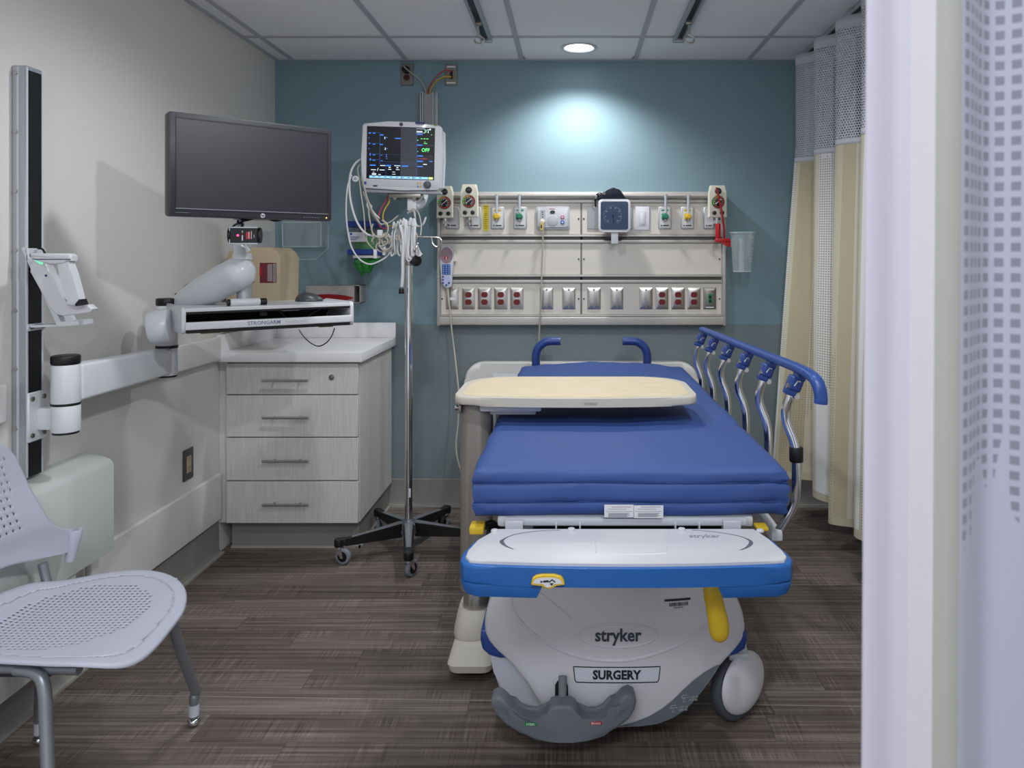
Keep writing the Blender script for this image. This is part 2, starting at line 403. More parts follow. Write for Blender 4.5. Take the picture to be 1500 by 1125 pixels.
def iv_track(name, X, D1, label, hookD):
    t = thing(name, label, 'ceiling track', (X, D1-0.6, CEIL-0.02))
    b = nb()
    for s in (-1, 1):
        bx(b, X+s*0.020-0.006, X+s*0.020+0.006, 2.6, D1, CEIL-0.020, CEIL-0.003)
    bx(b, X-0.026, X+0.026, 2.6, D1, CEIL-0.0045, CEIL-0.003)
    obj('channel', b, M_alu, t)
    b = nb(); bx(b, X-0.012, X+0.012, 2.6, D1-0.01, CEIL-0.0085, CEIL-0.0046); obj('slot', b, M_black, t)
    b = nb(); bx(b, X-0.028, X+0.028, D1-0.022, D1, CEIL-0.024, CEIL-0.003, 0.003); obj('end_cap', b, M_alu, t)
    h = thing('track_hook', label.split(' mounted')[0].replace('long grey track', 'small steel hook hanging from the track'), 'hook', (X, hookD, CEIL-0.11))
    b = nb(); bx(b, X-0.013, X+0.013, hookD-0.012, hookD+0.012, CEIL-0.036, CEIL-0.0205, 0.003); obj('carrier', b, M_steel2, h)
    b = nb(); tube(b, [(X, hookD, CEIL-0.034), (X, hookD, CEIL-0.065), (X+0.002, hookD, CEIL-0.08), (X+0.024, hookD, CEIL-0.095), (X+0.016, hookD, CEIL-0.116), (X-0.010, hookD, CEIL-0.114), (X-0.018, hookD, CEIL-0.098)], 0.0040)
    obj('hook', b, M_steel, h)
    return t, h
t1, h1 = iv_track('ceiling_track', -0.415, 3.69, 'grey ceiling track left of the round light, mounted between tiles', 3.37)
h1['label'] = 'small steel hook hanging from the left ceiling track'
t2, h2 = iv_track('ceiling_track', 0.515, 3.69, 'grey ceiling track right of the round light, mounted between tiles', 3.36)
h2['label'] = 'small steel hook hanging from the right ceiling track'

# ------------------------------------------------------------ drawer cabinet and worktop
CX0, CX1, CF = -1.575, -0.963, 3.44
t = thing('drawer_cabinet', 'pale grey wood-grain cabinet with four drawers in the left corner', 'cabinet', ((CX0+CX1)/2, CF+0.3, 0))
b = nb(); bx(b, CX0, CX1-0.002, CF+0.022, BACK-0.03, 0.135, 0.864); obj('body', b, M_lam, t)
b = nb(); bx(b, LW+0.001, CX0+0.014, CF+0.012, CF+0.03, 0.135, 0.864); obj('filler_strip', b, M_lam, t)
b = nb(); bx(b, LW+0.03, CX1-0.02, CF+0.075, BACK-0.03, 0.0, 0.134); obj('toe_kick', b, M_cove, t)
b = nb(); bx(b, LW+0.03, CX1-0.010, CF+0.062, CF+0.075, 0.0, 0.010); bx(b, CX1-0.02, CX1-0.008, CF+0.062, BACK-0.03, 0.0, 0.010); obj('toe_strip', b, M_covew, t)
zs = [0.860, 0.716, 0.5235, 0.327, 0.1335]
for k in range(4):
    z1, z0 = zs[k]-0.0025, zs[k+1]+0.0025
    b = nb(); bx(b, CX0+0.012, CX1-0.004, CF, CF+0.019, z0, z1, 0.0012, 1); dr = obj('drawer', b, M_lam, t)
    hz = {0: 0.7845, 1: 0.618, 2: 0.424, 3: 0.2285}[k]
    xa, xb = (387-VX)/325, (454-VX)/325
    b = nb(); cyl(b, (xa, CF-0.034, hz), (xb, CF-0.034, hz), 0.0058, n=12)
    for xx in (xa+0.045, xb-0.045): cyl(b, (xx, CF-0.034, hz), (xx, CF+0.001, hz), 0.004, n=10)
    obj('handle', b, M_steel, dr)
    if k == 0:
        xx = (485-VX)/325
        b = nb(); cyl(b, (xx, CF-0.005, 0.796), (xx, CF+0.001, 0.796), 0.0125, n=20, bev=0.001); lk = obj('lock', b, M_steel2, dr)
b = nb()
bx(b, LW+0.001, CX1+0.018, CF-0.02, BACK-0.0045, 0.866, 0.908, 0.003)
obj('worktop', b, M_quartz, None, label='white speckled stone worktop on the drawer cabinet', category='worktop')
wt = bpy.data.objects['worktop']
b = nb(); bx(b, LW+0.021, CX1+0.018, BACK-0.0245, BACK-0.0045, 0.908, 0.988, 0.002)
obj('backsplash', b, M_quartz, wt)
b = nb(); bx(b, LW+0.001, LW+0.0205, CF-0.02, BACK-0.0045, 0.908, 0.988, 0.002)
obj('backsplash', b, M_quartz, wt)

# ------------------------------------------------------------ left wall outlet
def duplex(b, cx, y, cz, s=1.0, face=-1):
    for k in (-1, 1):
        prism(b, ell(cx, cz+k*0.0195*s, 0.0165*s, 0.0165*s, 18), 'y', y, y+0.004)
def duplex_slots(b, cx, y, cz):
    for k in (-1, 1):
        for s in (-1, 1): bx(b, cx+s*0.006-0.0012, cx+s*0.006+0.0012, y-0.0006, y, cz+k*0.0195-0.001, cz+k*0.0195+0.008)
        bx(b, cx-0.002, cx+0.002, y-0.0006, y, cz+k*0.0195-0.010, cz+k*0.0195-0.006)
t = thing('power_outlet', 'dark grey power outlet with beige sockets on the left wall', 'outlet', (LW+0.004, 3.165, 0.415))
b = nb(); bx(b, LW+0.0002, LW+0.006, 3.125, 3.205, 0.413, 0.541, 0.002); obj('cover_plate', b, mat('outlet_plate', '4a4a4c', 0.4, 0.3), t)
b = nb(); bx(b, LW+0.005, LW+0.009, 3.148, 3.182, 0.443, 0.511, 0.001); rc = obj('receptacle', b, M_beige, t)
b = nb()
for z in (0.459, 0.496):
    for yy in (3.158, 3.172): bx(b, LW+0.0088, LW+0.0094, yy-0.0014, yy+0.0014, z, z+0.008)
    bx(b, LW+0.0088, LW+0.0094, 3.163, 3.167, z-0.008, z-0.004)
obj('slot', b, M_black, rc)

# ------------------------------------------------------------ headwall unit
SH = 276.0   # px per metre near the headwall face
HF = BACK-0.061   # front of the laminate panels
def HX(px): return (px-VX)/SH
def HZ(py): return CH-(py-VY)/SH
hw = thing('headwall_unit', 'long cream headwall console of panels and rails on the teal wall', 'headwall', (0.05, BACK-0.03, HZ(476)))
b = nb(); bx(b, HX(642), HX(1061), HF+0.004, BACK-0.0005, HZ(475), HZ(283)); obj('backing', b, M_hframe, hw)
b = nb(); tube(b, [(HX(641.5), HF-0.004, HZ(286.5)), (HX(1062), HF-0.004, HZ(286.5))], 0.02, n=16, k=0); obj('top_rail', b, M_hframe, hw)
b = nb(); bx(b, HX(641.5), HX(1062), HF-0.014, HF+0.004, HZ(476), HZ(464), 0.006, 3); obj('bottom_rail', b, M_hframe, hw)
for (ya, yb) in ((344, 356), (402.5, 414.5)):
    b = nb()
    bx(b, HX(646), HX(1057), HF-0.012, HF+0.004, HZ(ya+3), HZ(ya), 0.002); bx(b, HX(646), HX(1057), HF-0.010, HF+0.004, HZ(yb), HZ(yb-4.5), 0.003)
    obj('equipment_rail', b, M_hframe, hw)
    b = nb(); bx(b, HX(646), HX(1057), HF+0.001, HF+0.004, HZ(yb-4.5), HZ(ya+3)); obj('rail_slot', b, mat('slot_dark', '55534f', 0.5, 0.5), hw)
b = nb(); bx(b, HX(646), HX(1057), HF-0.010, HF+0.004, HZ(297), HZ(293.5), 0.002); obj('equipment_rail', b, M_hframe, hw)
b = nb(); bx(b, HX(646), HX(1057), HF-0.010, HF+0.004, HZ(463.6), HZ(461.2), 0.002); obj('equipment_rail', b, M_hframe, hw)
for xa, xb in ((641, 645), (1058.5, 1062.5)):
    b = nb(); bx(b, HX(xa), HX(xb), HF-0.016, BACK-0.0005, HZ(476.5), HZ(282), 0.003); obj('side_frame', b, M_hframe, hw)
rows = ((298, 343), (357, 402), (415, 460.5)); cols = ((646.5, 850.2), (852.8, 1056.5))
for (ya, yb) in rows:
    for (xa, xb) in cols:
        b = nb(); bx(b, HX(xa), HX(xb), HF, HF+0.0039, HZ(yb), HZ(ya), 0.001, 1); obj('panel', b, M_cream, hw)
    for xx in (647.8, 847.6, 855.3, 1054):
        zc = HZ((ya+yb)/2)
        b = nb(); cyl(b, (HX(xx), HF-0.002, zc), (HX(xx), HF+0.001, zc), 0.0045, n=10); obj('screw', b, M_dark, hw)
b = nb(); bx(b, HX(850.2), HX(852.8), HF+0.001, HF+0.004, HZ(460), HZ(298)); obj('panel_joint', b, mat('joint', '77756f', 0.5, 0.4), hw)

def plate_box(b, xa, xb, ya, yb, d0=0.0, th=0.006, bev=0.003):
    bx(b, HX(xa), HX(xb), HF-d0-th, HF-d0, HZ(yb), HZ(ya), bev, 1)
def steel_plate(xa, xb, ya=421, yb=453, m=None):
    b = nb()
    x0, x1, z0, z1 = HX(xa), HX(xb), HZ(yb), HZ(ya)
    o = [(x0, HF, z0), (x1, HF, z0), (x1, HF, z1), (x0, HF, z1)]; i_ = [(x0+0.017, HF-0.008, z0+0.022), (x1-0.017, HF-0.008, z0+0.022), (x1-0.017, HF-0.008, z1-0.022), (x0+0.017, HF-0.008, z1-0.022)]
    md = [(x0+0.001, HF-0.003, z0+0.001), (x1-0.001, HF-0.003, z0+0.001), (x1-0.001, HF-0.003, z1-0.001), (x0+0.001, HF-0.003, z1-0.001)]
    O = [b.verts.new(v) for v in o]; Md = [b.verts.new(v) for v in md]; I = [b.verts.new(v) for v in i_]
    for k in range(4):
        b.faces.new((O[k], O[(k+1) % 4], Md[(k+1) % 4], Md[k])); b.faces.new((Md[k], Md[(k+1) % 4], I[(k+1) % 4], I[k]))
    b.faces.new(I)
    return obj('outlet_plate', b, m or M_steel, hw, sharp=20)
def red_outlet(xa, xb):
    p = steel_plate(xa, xb); cx, cz = HX((xa+xb)/2), HZ(437)
    b = nb()
    for k in (-1, 1):
        pts = [(x_, z_) for x_, z_ in ell(cx, cz+k*0.0195, 0.0175, 0.0175, 20)]
        pts = [(x_, max(min(z_, cz+k*0.0195+0.0145), cz+k*0.0195-0.0145)) for x_, z_ in pts]
        prism(b, pts, 'y', HF-0.012, HF-0.0075)
    r = obj('receptacle', b, M_dred, p)
    b = nb(); duplex_slots(b, cx, HF-0.012, cz); obj('slot', b, M_black, p)
for xa, xb in ((677, 696), (700, 720), (724, 743.5), (747.5, 767), (960, 979), (983, 1003), (1006.5, 1026)): red_outlet(xa, xb)
for xa, xb in ((653.5, 672), (791, 810.5), (823.5, 843), (860, 880), (894, 913), (936.5, 956)):
    p = steel_plate(xa, xb)
    b = nb()
    for yy in (424.7, 449.3): cyl(b, (HX((xa+xb)/2), HF-0.009, HZ(yy)), (HX((xa+xb)/2), HF-0.002, HZ(yy)), 0.0055, n=10)
    obj('screw', b, M_steel2, p)
    if xa < 660:
        b = nb(); bx(b, HX(658), HX(668), HF-0.0092, HF-0.0075, HZ(439.5), HZ(435.5)); obj('paper_label', b, M_paper, p)
p = steel_plate(1030, 1049, m=M_steel2)
b = nb(); bx(b, HX(1037), HX(1042.5), HF-0.0105, HF-0.0075, HZ(444), HZ(431)); obj('data_jack', b, M_green, p)
b = nb(); bx(b, HX(1038), HX(1041.5), HF-0.0112, HF-0.0102, HZ(437), HZ(433)); bx(b, HX(1038), HX(1041.5), HF-0.0112, HF-0.0102, HZ(443), HZ(439)); obj('jack_opening', b, M_black, p)
b = nb(); bx(b, HX(1033.5), HX(1045.5), HF-0.006, HF-0.003, HZ(426.6), HZ(423.6)); bx(b, HX(1033.5), HX(1045.5), HF-0.006, HF-0.003, HZ(451), HZ(448)); obj('paper_label', b, M_paper, p)

# medical gas outlet plates (fixed) and the adapters plugged into them (lift off)
def gas_plate(xa, xb, strip, nozzle=None):
    b = nb(); plate_box(b, xa, xb, 303, 335.5, 0, 0.012, 0.004); p = obj('gas_outlet', b, mat('gas_plate', 'b4b5b8', 0.4, 0.3), hw)
    b = nb(); bx(b, HX(xa)+0.009, HX(xb)-0.009, HF-0.0135, HF-0.0118, HZ(332.5), HZ(305.5)); q = obj('face', b, mat('gas_face', 'cfd0d0', 0.4), p)
    b = nb(); bx(b, HX(xa)+0.016, HX(xb)-0.016, HF-0.0145, HF-0.0135, HZ(309.3), HZ(307)); obj('colour_strip', b, strip, p)
    b = nb(); cyl(b, (HX(xa)+0.016, HF-0.0145, HZ(330.5)), (HX(xa)+0.016, HF-0.013, HZ(330.5)), 0.004, n=10)
    bx(b, HX(xa)+0.024, HX(xb)-0.014, HF-0.0142, HF-0.0134, HZ(331.3), HZ(329.7)); obj('marking', b, M_ink, p)
    return p
YS = mat('yellow_strip', 'c9a33a', 0.5); GS = mat('green_strip', '3e8a70', 0.5); WS = mat('white_strip', 'e2e2e2', 0.5)
gas_plate(654, 673, WS); gas_plate(686.5, 705, WS); gas_plate(719.5, 739, YS); gas_plate(752.5, 772, GS)
gas_plate(964, 983, GS); gas_plate(997, 1016, YS); gas_plate(1030, 1046, WS)
def adapter(px, m, label, cat='gas adapter'):
    cx = HX(px); y = HF-0.014
    t = thing('hose_adapter', label, cat, (cx, y, HZ(325)), 'hose adapters in the gas outlets')
    b = nb(); cyl(b, (cx, y, HZ(317.5)), (cx, y-0.028, HZ(317.5)), 0.0175, 0.0155, 18, 0.003); cyl(b, (cx, y-0.028, HZ(317.5)), (cx, y-0.04, HZ(317.5)), 0.010, n=14)
    bx(b, cx-0.019, cx-0.012, y-0.02, y, HZ(322), HZ(313), 0.002); obj('body', b, m, t)
    b = nb(); cyl(b, (cx, y-0.018, HZ(323.5)), (cx, y-0.018, HZ(320)), 0.007, n=10); obj('nut', b, M_steel, t)
    b = nb()
    zz = HZ(313)
    prof = []
    for k in range(16): prof.append((cx, y-0.02, zz+k*0.0066, 0.0070+0.0016*(k % 2), 0.0070+0.0016*(k % 2)))
    loft(b, prof, 12); obj('nozzle', b, mat('nozzle_plastic', 'c3c8ce', 0.2, alpha=0.8), t)
adapter(728.5, M_yellow, 'yellow hose adapter with clear nozzle, just right of the yellow sign')
adapter(761.5, M_green, 'green hose adapter with clear nozzle, left of the nurse call panel')
adapter(974, M_green, 'green hose adapter with clear nozzle, right of the white switch')
adapter(1007, M_yellow, 'yellow hose adapter with clear nozzle, beside the regulator with the red bracket')

def regulator(xa, xb, ya, yb, label, tilt=0.0, side=0.012):
    cx, cz = HX((xa+xb)/2), HZ((ya+yb)/2); y1 = HF-0.045; y0 = y1-0.05; s = SH*1.022
    hwid, hh = (xb-xa)/2/s, (yb-ya)/2/s
    t = thing('suction_regulator', label, 'suction regulator', (cx, y1, cz-hh-0.04), 'suction regulators on the headwall')
    b = nb(); pts = [(cx-hwid, cz-hh), (cx-hwid+0.003, cz+hh*0.55), (cx-hwid+0.010, cz+hh), (cx+hwid-0.010, cz+hh), (cx+hwid-0.003, cz+hh*0.55), (cx+hwid, cz-hh)]
    prism(b, pts, 'y', y0, y1, 0.004); obj('housing', b, M_creamp, t)
    zt = cz+hh-0.030; gc = (cx, cz-0.004)
    b = nb(); cyl(b, (cx, y0-0.010, zt), (cx, y0+0.001, zt), 0.0165, n=22, bev=0.002); k = obj('selector_knob', b, M_black, t)
    b = nb(); bx(b, cx-0.009, cx+0.009, y0-0.0108, y0-0.0098, zt-0.003, zt+0.003); obj('marking', b, M_inkg, k)
    # gauge
    b = nb(); cyl(b, (gc[0], y0-0.009, gc[1]), (gc[0], y0+0.001, gc[1]), 0.033, n=30, bev=0.002); g = obj('gauge', b, M_black, t)
    for a0, a1, m in ((135, 215, mat('gauge_green', '6fae3a', 0.5)), (80, 133, mat('gauge_orange', 'c98a2c', 0.5)), (-35, 78, mat('gauge_red', 'a8322c', 0.5)), (-140, -37, mat('gauge_red', 'a8322c', 0.5))):
        b = nb(); n = 14; A = []; Bv = []
        for i in range(n+1):
            a = math.radians(a0+(a1-a0)*i/n)
            A.append(b.verts.new((gc[0]+0.030*math.cos(a), y0-0.0096, gc[1]+0.030*math.sin(a)))); Bv.append(b.verts.new((gc[0]+0.0245*math.cos(a), y0-0.0096, gc[1]+0.0245*math.sin(a))))
        for i in range(n): b.faces.new((A[i], A[i+1], Bv[i+1], Bv[i]))
        obj('gauge_band', b, m, g)
    b = nb()
    for i in range(12):
        a = math.radians(-50+i*25.5); p0 = Vector((gc[0]+0.016*math.cos(a), y0-0.0098, gc[1]+0.016*math.sin(a))); p1 = Vector((gc[0]+0.0225*math.cos(a), y0-0.0098, gc[1]+0.0225*math.sin(a)))
        tube(b, [p0, p1], 0.0008, n=4, k=0)
    tube(b, [(gc[0]-0.014, y0-0.0105, gc[1]-0.010), (gc[0]+0.015, y0-0.0105, gc[1]+0.013)], 0.0014, n=5, k=0)
    obj('needle', b, mat('dial_white', 'e8e8e8', 0.5), g)
    for dx in (-0.020, 0.020):
        b = nb(); cyl(b, (cx+dx, y0-0.012, cz-hh+0.022), (cx+dx, y0+0.001, cz-hh+0.022), 0.0105, n=18, bev=0.002); obj('knob', b, M_black, t)
    b = nb(); cyl(b, (cx, y1-0.01, cz-hh-0.022), (cx, HF-0.0148, cz-hh-0.022), 0.014, n=14); cyl(b, (cx, y1-0.02, cz-hh-0.002), (cx, y1-0.02, cz-hh-0.042), 0.010, 0.008, 14)
    cyl(b, (cx, y1-0.02, cz-hh-0.015), (cx, y1-0.02, cz-hh-0.03), 0.015, n=6); obj('connector', b, M_chrome, t)
    return t
regulator(643.5, 668, 274.5, 321, 'cream suction regulator with round gauge, leftmost on the headwall')
regulator(677.5, 703.5, 272, 319.5, 'cream suction regulator with round gauge, second from the left end')
regulator(1033.5, 1060, 273.5, 320, 'cream suction regulator with a red bracket hanging over its dial')

# yellow instruction sign
t = thing('instruction_sign', 'narrow yellow printed sign on the headwall panel', 'sign', (HX(711.7), HF-0.001, HZ(338)))
b = nb(); bx(b, HX(707.5), HX(716), HF-0.0015, HF-0.0002, HZ(338), HZ(300)); obj('sheet', b, mat('sign_yellow', 'd8c42e', 0.5), t)
b = nb()
for k in range(11):
    z = HZ(303+k*3.1); bx(b, HX(709), HX(714.5-0.8*(k % 3)), HF-0.002, HF-0.0014, z-0.0018, z+0.0018)
obj('print', b, mat('sign_print', '8a7c1c', 0.6), t)

# nurse call panel
t = thing('nurse_call_panel', 'grey nurse call panel with round speaker and coloured buttons', 'call panel', (HX(810), HF, HZ(336.5)))
b = nb(); prism(b, rrect(HX(785.5), HX(834.5), HZ(336.5), HZ(302.5), 0.012), 'y', HF-0.012, HF-0.0005, 0.003); obj('back_frame', b, mat('call_frame', 'b0b1b5', 0.45), t)
b = nb(); prism(b, rrect(HX(788), HX(832), HZ(333), HZ(305), 0.010), 'y', HF-0.02, HF-0.010, 0.003); fc = obj('face', b, mat('call_face', 'c4c6ca', 0.4), t)
b = nb(); cyl(b, (HX(809.5), HF-0.0225, HZ(323)), (HX(809.5), HF-0.019, HZ(323)), 0.030, n=30, bev=0.002); sp = obj('speaker', b, mat('speaker_ring', 'bdbdbf', 0.5), t)
b = nb()
for r_ in range(1, 5):
    for k in range(6*r_):
        a = 2*PI*k/(6*r_); cyl(b, (HX(809.5)+0.0062*r_*math.cos(a), HF-0.0229, HZ(323)+0.0062*r_*math.sin(a)), (HX(809.5)+0.0062*r_*math.cos(a), HF-0.0222, HZ(323)+0.0062*r_*math.sin(a)), 0.0014, n=5)
obj('speaker_holes', b, M_mgrey, sp)
for (px, py, r_, m) in ((824, 318.5, 0.011, mat('pink_button', 'b06a80', 0.4)), (824, 326, 0.011, mat('blue_button', '4464a8', 0.4))):
    b = nb(); cyl(b, (HX(px), HF-0.0225, HZ(py)), (HX(px), HF-0.019, HZ(py)), r_, n=20, bev=0.001); bt = obj('button', b, m, t)
    b = nb(); bx(b, HX(px)-0.004, HX(px)+0.004, HF-0.023, HF-0.0222, HZ(py)-0.0035, HZ(py)+0.0035); obj('icon', b, M_white, bt)
b = nb(); prism(b, ell(HX(809.5), HZ(311), 0.013, 0.009, 20), 'y', HF-0.022, HF-0.019); bt = obj('indicator', b, M_black, t)
b = nb(); prism(b, [(HX(809.5)-0.004, HZ(311)-0.003), (HX(809.5)+0.004, HZ(311)-0.003), (HX(809.5), HZ(311)+0.005)], 'y', HF-0.0228, HF-0.0218); obj('icon', b, M_green, bt)
b = nb(); prism(b, rrect(HX(791.5), HX(799), HZ(328), HZ(308), 0.004), 'y', HF-0.0208, HF-0.0195); obj('jack_recess', b, mat('recess', 'a9abaf', 0.5), t)
b = nb()
for k in range(3): cyl(b, (HX(795), HF-0.0215, HZ(311+k*3.6)), (HX(795), HF-0.02, HZ(311+k*3.6)), 0.0035, n=8)
obj('jack', b, M_ink, t)
b = nb(); bx(b, HX(805), HX(813), HF-0.0206, HF-0.0198, HZ(306.8), HZ(306.0)); obj('red_mark', b, M_red, t)

# cord plugged into the call panel, runs down behind the stretcher
t = thing('call_cord', 'cream cord from the nurse call panel down behind the stretcher', 'cord', (HX(793), HF-0.05, 0.75))
b = nb(); cyl(b, (HX(795), HF-0.021, HZ(325)), (HX(795), HF-0.05, HZ(325)), 0.011, 0.013, 14, 0.002); obj('plug', b, M_creamp, t)
b = nb(); bx(b, HX(792.2), HX(795.8), HF-0.064, HF-0.062, HZ(337.5), HZ(327.5)); obj('yellow_tag', b, M_yellow, t)
b = nb(); bx(b, HX(792.8), HX(794.8), HF-0.0646, HF-0.0638, HZ(335), HZ(330)); obj('tag_print', b, M_ink, t)
pts = [(HX(795.5), HF-0.05, HZ(325)), (HX(796), HF-0.056, HZ(333)), (HX(795.5), HF-0.05, HZ(360)), (HX(794), HF-0.045, HZ(395)), (HX(793.5), HF-0.045, HZ(430)), (HX(792), HF-0.04, HZ(455)), (HX(790.5), HF-0.03, HZ(480)), (HX(790), HF-0.02, HZ(500)), (HX(790), HF-0.02, 0.80)]
b = nb(); tube(b, pts, 0.0043, n=8); obj('cable', b, M_cableg, t)

# white switch and blank grey plates
b = nb(); bx(b, HX(930.5), HX(951), HF-0.008, HF-0.0004, HZ(337), HZ(302.5), 0.003)
t = thing('dimmer_switch', 'white dimmer switch plate on the headwall, right of the dial gauge', 'switch', (HX(941), HF, HZ(337)))
obj('cover_plate', b, mat('switch_white', 'dcdce4', 0.4), t)
b = nb(); bx(b, HX(936), HX(945.5), HF-0.0105, HF-0.008, HZ(330), HZ(309.5), 0.001); rk = obj('rocker', b, mat('switch_white2', 'cfcfd8', 0.4), t)
b = nb(); bx(b, HX(938), HX(943.5), HF-0.012, HF-0.0104, HZ(328), HZ(312), 0.001); obj('paddle', b, mat('switch_white', 'dcdce4', 0.4), rk)
for xa, xb in ((860, 877), (915, 926.5)):
    b = nb(); plate_box(b, xa, xb, 303, 335.5, 0, 0.005, 0.0015); p = obj('blank_plate', b, mat('grey_plate', '97979b', 0.4, 0.5), hw)
    b = nb()
    for yy in (307, 331.5): cyl(b, (HX((xa+xb)/2+1.5), HF-0.0062, HZ(yy)), (HX((xa+xb)/2+1.5), HF-0.004, HZ(yy)), 0.003, n=8)
    obj('screw', b, M_steel2, p)

# blood pressure gauge with cuff basket
cx, cz = HX(897.8), HZ(317); s = 1/ (SH*1.035)
t = thing('blood_pressure_gauge', 'square white-rimmed blood pressure dial gauge on the headwall rail', 'gauge', (cx, HF-0.1, HZ(358)))
def rr(px0, px1, py0, py1, r): return rrect(HX(px0), HX(px1), HZ(py1), HZ(py0), r)
yg = HF-0.115
b = nb(); prism(b, rr(875.5, 921, 294.3, 341, 0.018), 'y', yg, yg+0.045, 0.005); obj('rim', b, mat('gauge_rim', 'dcdde2', 0.35), t)
m_dial = mat('dial_blue', '2e445f', 0.12, coat=0.6)
b = nb(); prism(b, rr(878.6, 917.8, 297.4, 337.8, 0.011), 'y', yg-0.001, yg+0.002); dl = obj('dial', b, m_dial, t)
b = nb()
R = 0.048; gx, gz = HX(896), HZ(317)
for i in range(46):
    a = math.radians(-60+i*300/45); r0 = R-(0.006 if i % 5 == 0 else 0.003)
    tube(b, [(gx+R*math.cos(a), yg-0.0014, gz+R*math.sin(a)), (gx+r0*math.cos(a), yg-0.0014, gz+r0*math.sin(a))], 0.0005, n=4, k=0)
obj('dial_marks', b, mat('dial_print', 'aebccb', 0.5), dl)
for i, tx in enumerate(('300', '260', '220', '180', '140', '100', '60', '20')):
    a = math.radians(-50+i*40)
    obj('number', text(tx, 0.008, T((gx+0.038*math.cos(a), yg-0.0014, gz+0.038*math.sin(a))) @ FACE), mat('dial_print', 'aebccb', 0.5), dl)
b = nb(); tube(b, [(gx, yg-0.003, gz), (gx+0.004, yg-0.003, gz-0.044)], 0.0012, n=5, k=0); cyl(b, (gx, yg-0.004, gz), (gx, yg, gz), 0.005, n=14); obj('needle', b, M_black, dl)
b = nb(); bx(b, HX(894), HX(904), yg+0.02, yg+0.04, HZ(357.5), HZ(340), 0.003); bx(b, HX(895), HX(903), yg+0.04, HF-0.013, HZ(352), HZ(345), 0.002); obj('mount_bracket', b, mat('gauge_rim', 'dcdde2', 0.35), t)
b = nb(); bx(b, HX(885), HX(911), yg+0.075, HF-0.0125, HZ(351), HZ(347), 0.002); obj('clamp_bar', b, M_black, t)
t2_ = thing('pressure_cuff', 'folded black blood pressure cuff stuffed in the basket above the dial gauge', 'pressure cuff', (cx, HF-0.05, HZ(297)))
b = nb(); y0 = yg+0.006
prism(b, [(HX(873), HZ(293)), (HX(886), HZ(286)), (HX(897.5), HZ(277)), (HX(906), HZ(284)), (HX(916), HZ(293.5)), (HX(914), HZ(293.8)), (HX(876), HZ(293.8))], 'y', y0, y0+0.05, 0.003); obj('cuff_flap', b, mat('cuff_navy', '1d2334', 0.8), t2_)
b = nb()
prism(b, [(HX(880), HZ(287)), (HX(888), HZ(280)), (HX(897), HZ(276)), (HX(907), HZ(279)), (HX(913), HZ(287)), (HX(917), HZ(296)), (HX(878), HZ(296))], 'y', y0+0.052, y0+0.08, 0.006)
obj('cuff_fold', b, mat('cuff_black', '0e0f12', 0.85), t2_)
b = nb(); sph(b, (HX(878), y0+0.025, HZ(288.5)), 0.022, (1, 1, 0.8), 16); obj('bulb', b, mat('bulb_rubber', '24262a', 0.35), t2_)
b = nb(); cyl(b, (HX(872), y0+0.02, HZ(290.5)), (HX(875), y0+0.02, HZ(289.5)), 0.009, n=12); cyl(b, (HX(883.5), y0-0.002, HZ(286)), (HX(886), y0+0.01, HZ(284)), 0.010, n=12); obj('valve', b, M_chrome, t2_)
b = nb(); tube(b, [(HX(876), y0+0.03, HZ(290)), (HX(872), y0+0.01, HZ(294)), (HX(871.5), y0+0.03, HZ(299)), (HX(872), y0+0.05, HZ(303))], 0.005, n=8); obj('tubing', b, M_black, t2_)

# handset hanging on the left end
t = thing('patient_handset', 'blue and mauve patient remote handset hanging at the headwall left end', 'handset', (HX(657), HF-0.03, HZ(421)))
yh = HF-0.048
def taper(px0, px1, py0, py1, r): return rrect(HX(px0), HX(px1), HZ(py1), HZ(py0), r)
b = nb(); prism(b, [(x_, z_) for x_, z_ in [(HX(652.5), HZ(419)), (HX(656), HZ(421.5)), (HX(659), HZ(421.5)), (HX(662.5), HZ(419)), (HX(664), HZ(412)), (HX(664), HZ(398)), (HX(666), HZ(385)), (HX(666.8), HZ(370)), (HX(664), HZ(363)), (HX(660), HZ(360.8)), (HX(653), HZ(360.8)), (HX(649), HZ(363)), (HX(646), HZ(370)), (HX(646.8), HZ(385)), (HX(648), HZ(398)), (HX(648), HZ(412))]], 'y', yh, yh+0.03, 0.006)
obj('body', b, mat('handset_body', 'c9cad6', 0.4), t)
b = nb(); prism(b, ell(HX(656.4), HZ(374), 0.033, 0.043, 28), 'y', yh-0.002, yh+0.001); obj('upper_face', b, mat('handset_mauve', '9a8088', 0.45), t)
b = nb(); cyl(b, (HX(656), yh-0.004, HZ(377.5)), (HX(656), yh-0.001, HZ(377.5)), 0.010, n=18); rb = obj('call_button', b, M_red, t)
b = nb(); bx(b, HX(655.4), HX(656.8), yh-0.005, yh-0.0038, HZ(380), HZ(375.5)); obj('icon', b, M_white, rb)
b = nb(); bx(b, HX(650), HX(662), yh-0.003, yh+0.001, HZ(402), HZ(387), 0.001); kp = obj('keypad', b, mat('keypad_navy', '2c4d92', 0.45), t)
b = nb()
for i in range(3):
    for j in range(5): cyl(b, (HX(652.2+i*3.9), yh-0.0045, HZ(388.8+j*2.9)), (HX(652.2+i*3.9), yh-0.0025, HZ(388.8+j*2.9)), 0.0042, n=6)
obj('key', b, mat('key_blue', '7a9ac8', 0.45), kp, kind='stuff')
b = nb(); prism(b, ell(HX(656), HZ(411), 0.024, 0.027, 24), 'y', yh-0.002, yh+0.001); obj('lower_face', b, mat('handset_face', 'b4bcdc', 0.4), t)
b = nb()
for (px, py) in ((651.3, 405), (651.3, 409.5), (651.3, 414), (660, 414), (656, 417)): cyl(b, (HX(px), yh-0.0035, HZ(py)), (HX(px), yh-0.0015, HZ(py)), 0.0052, n=10)
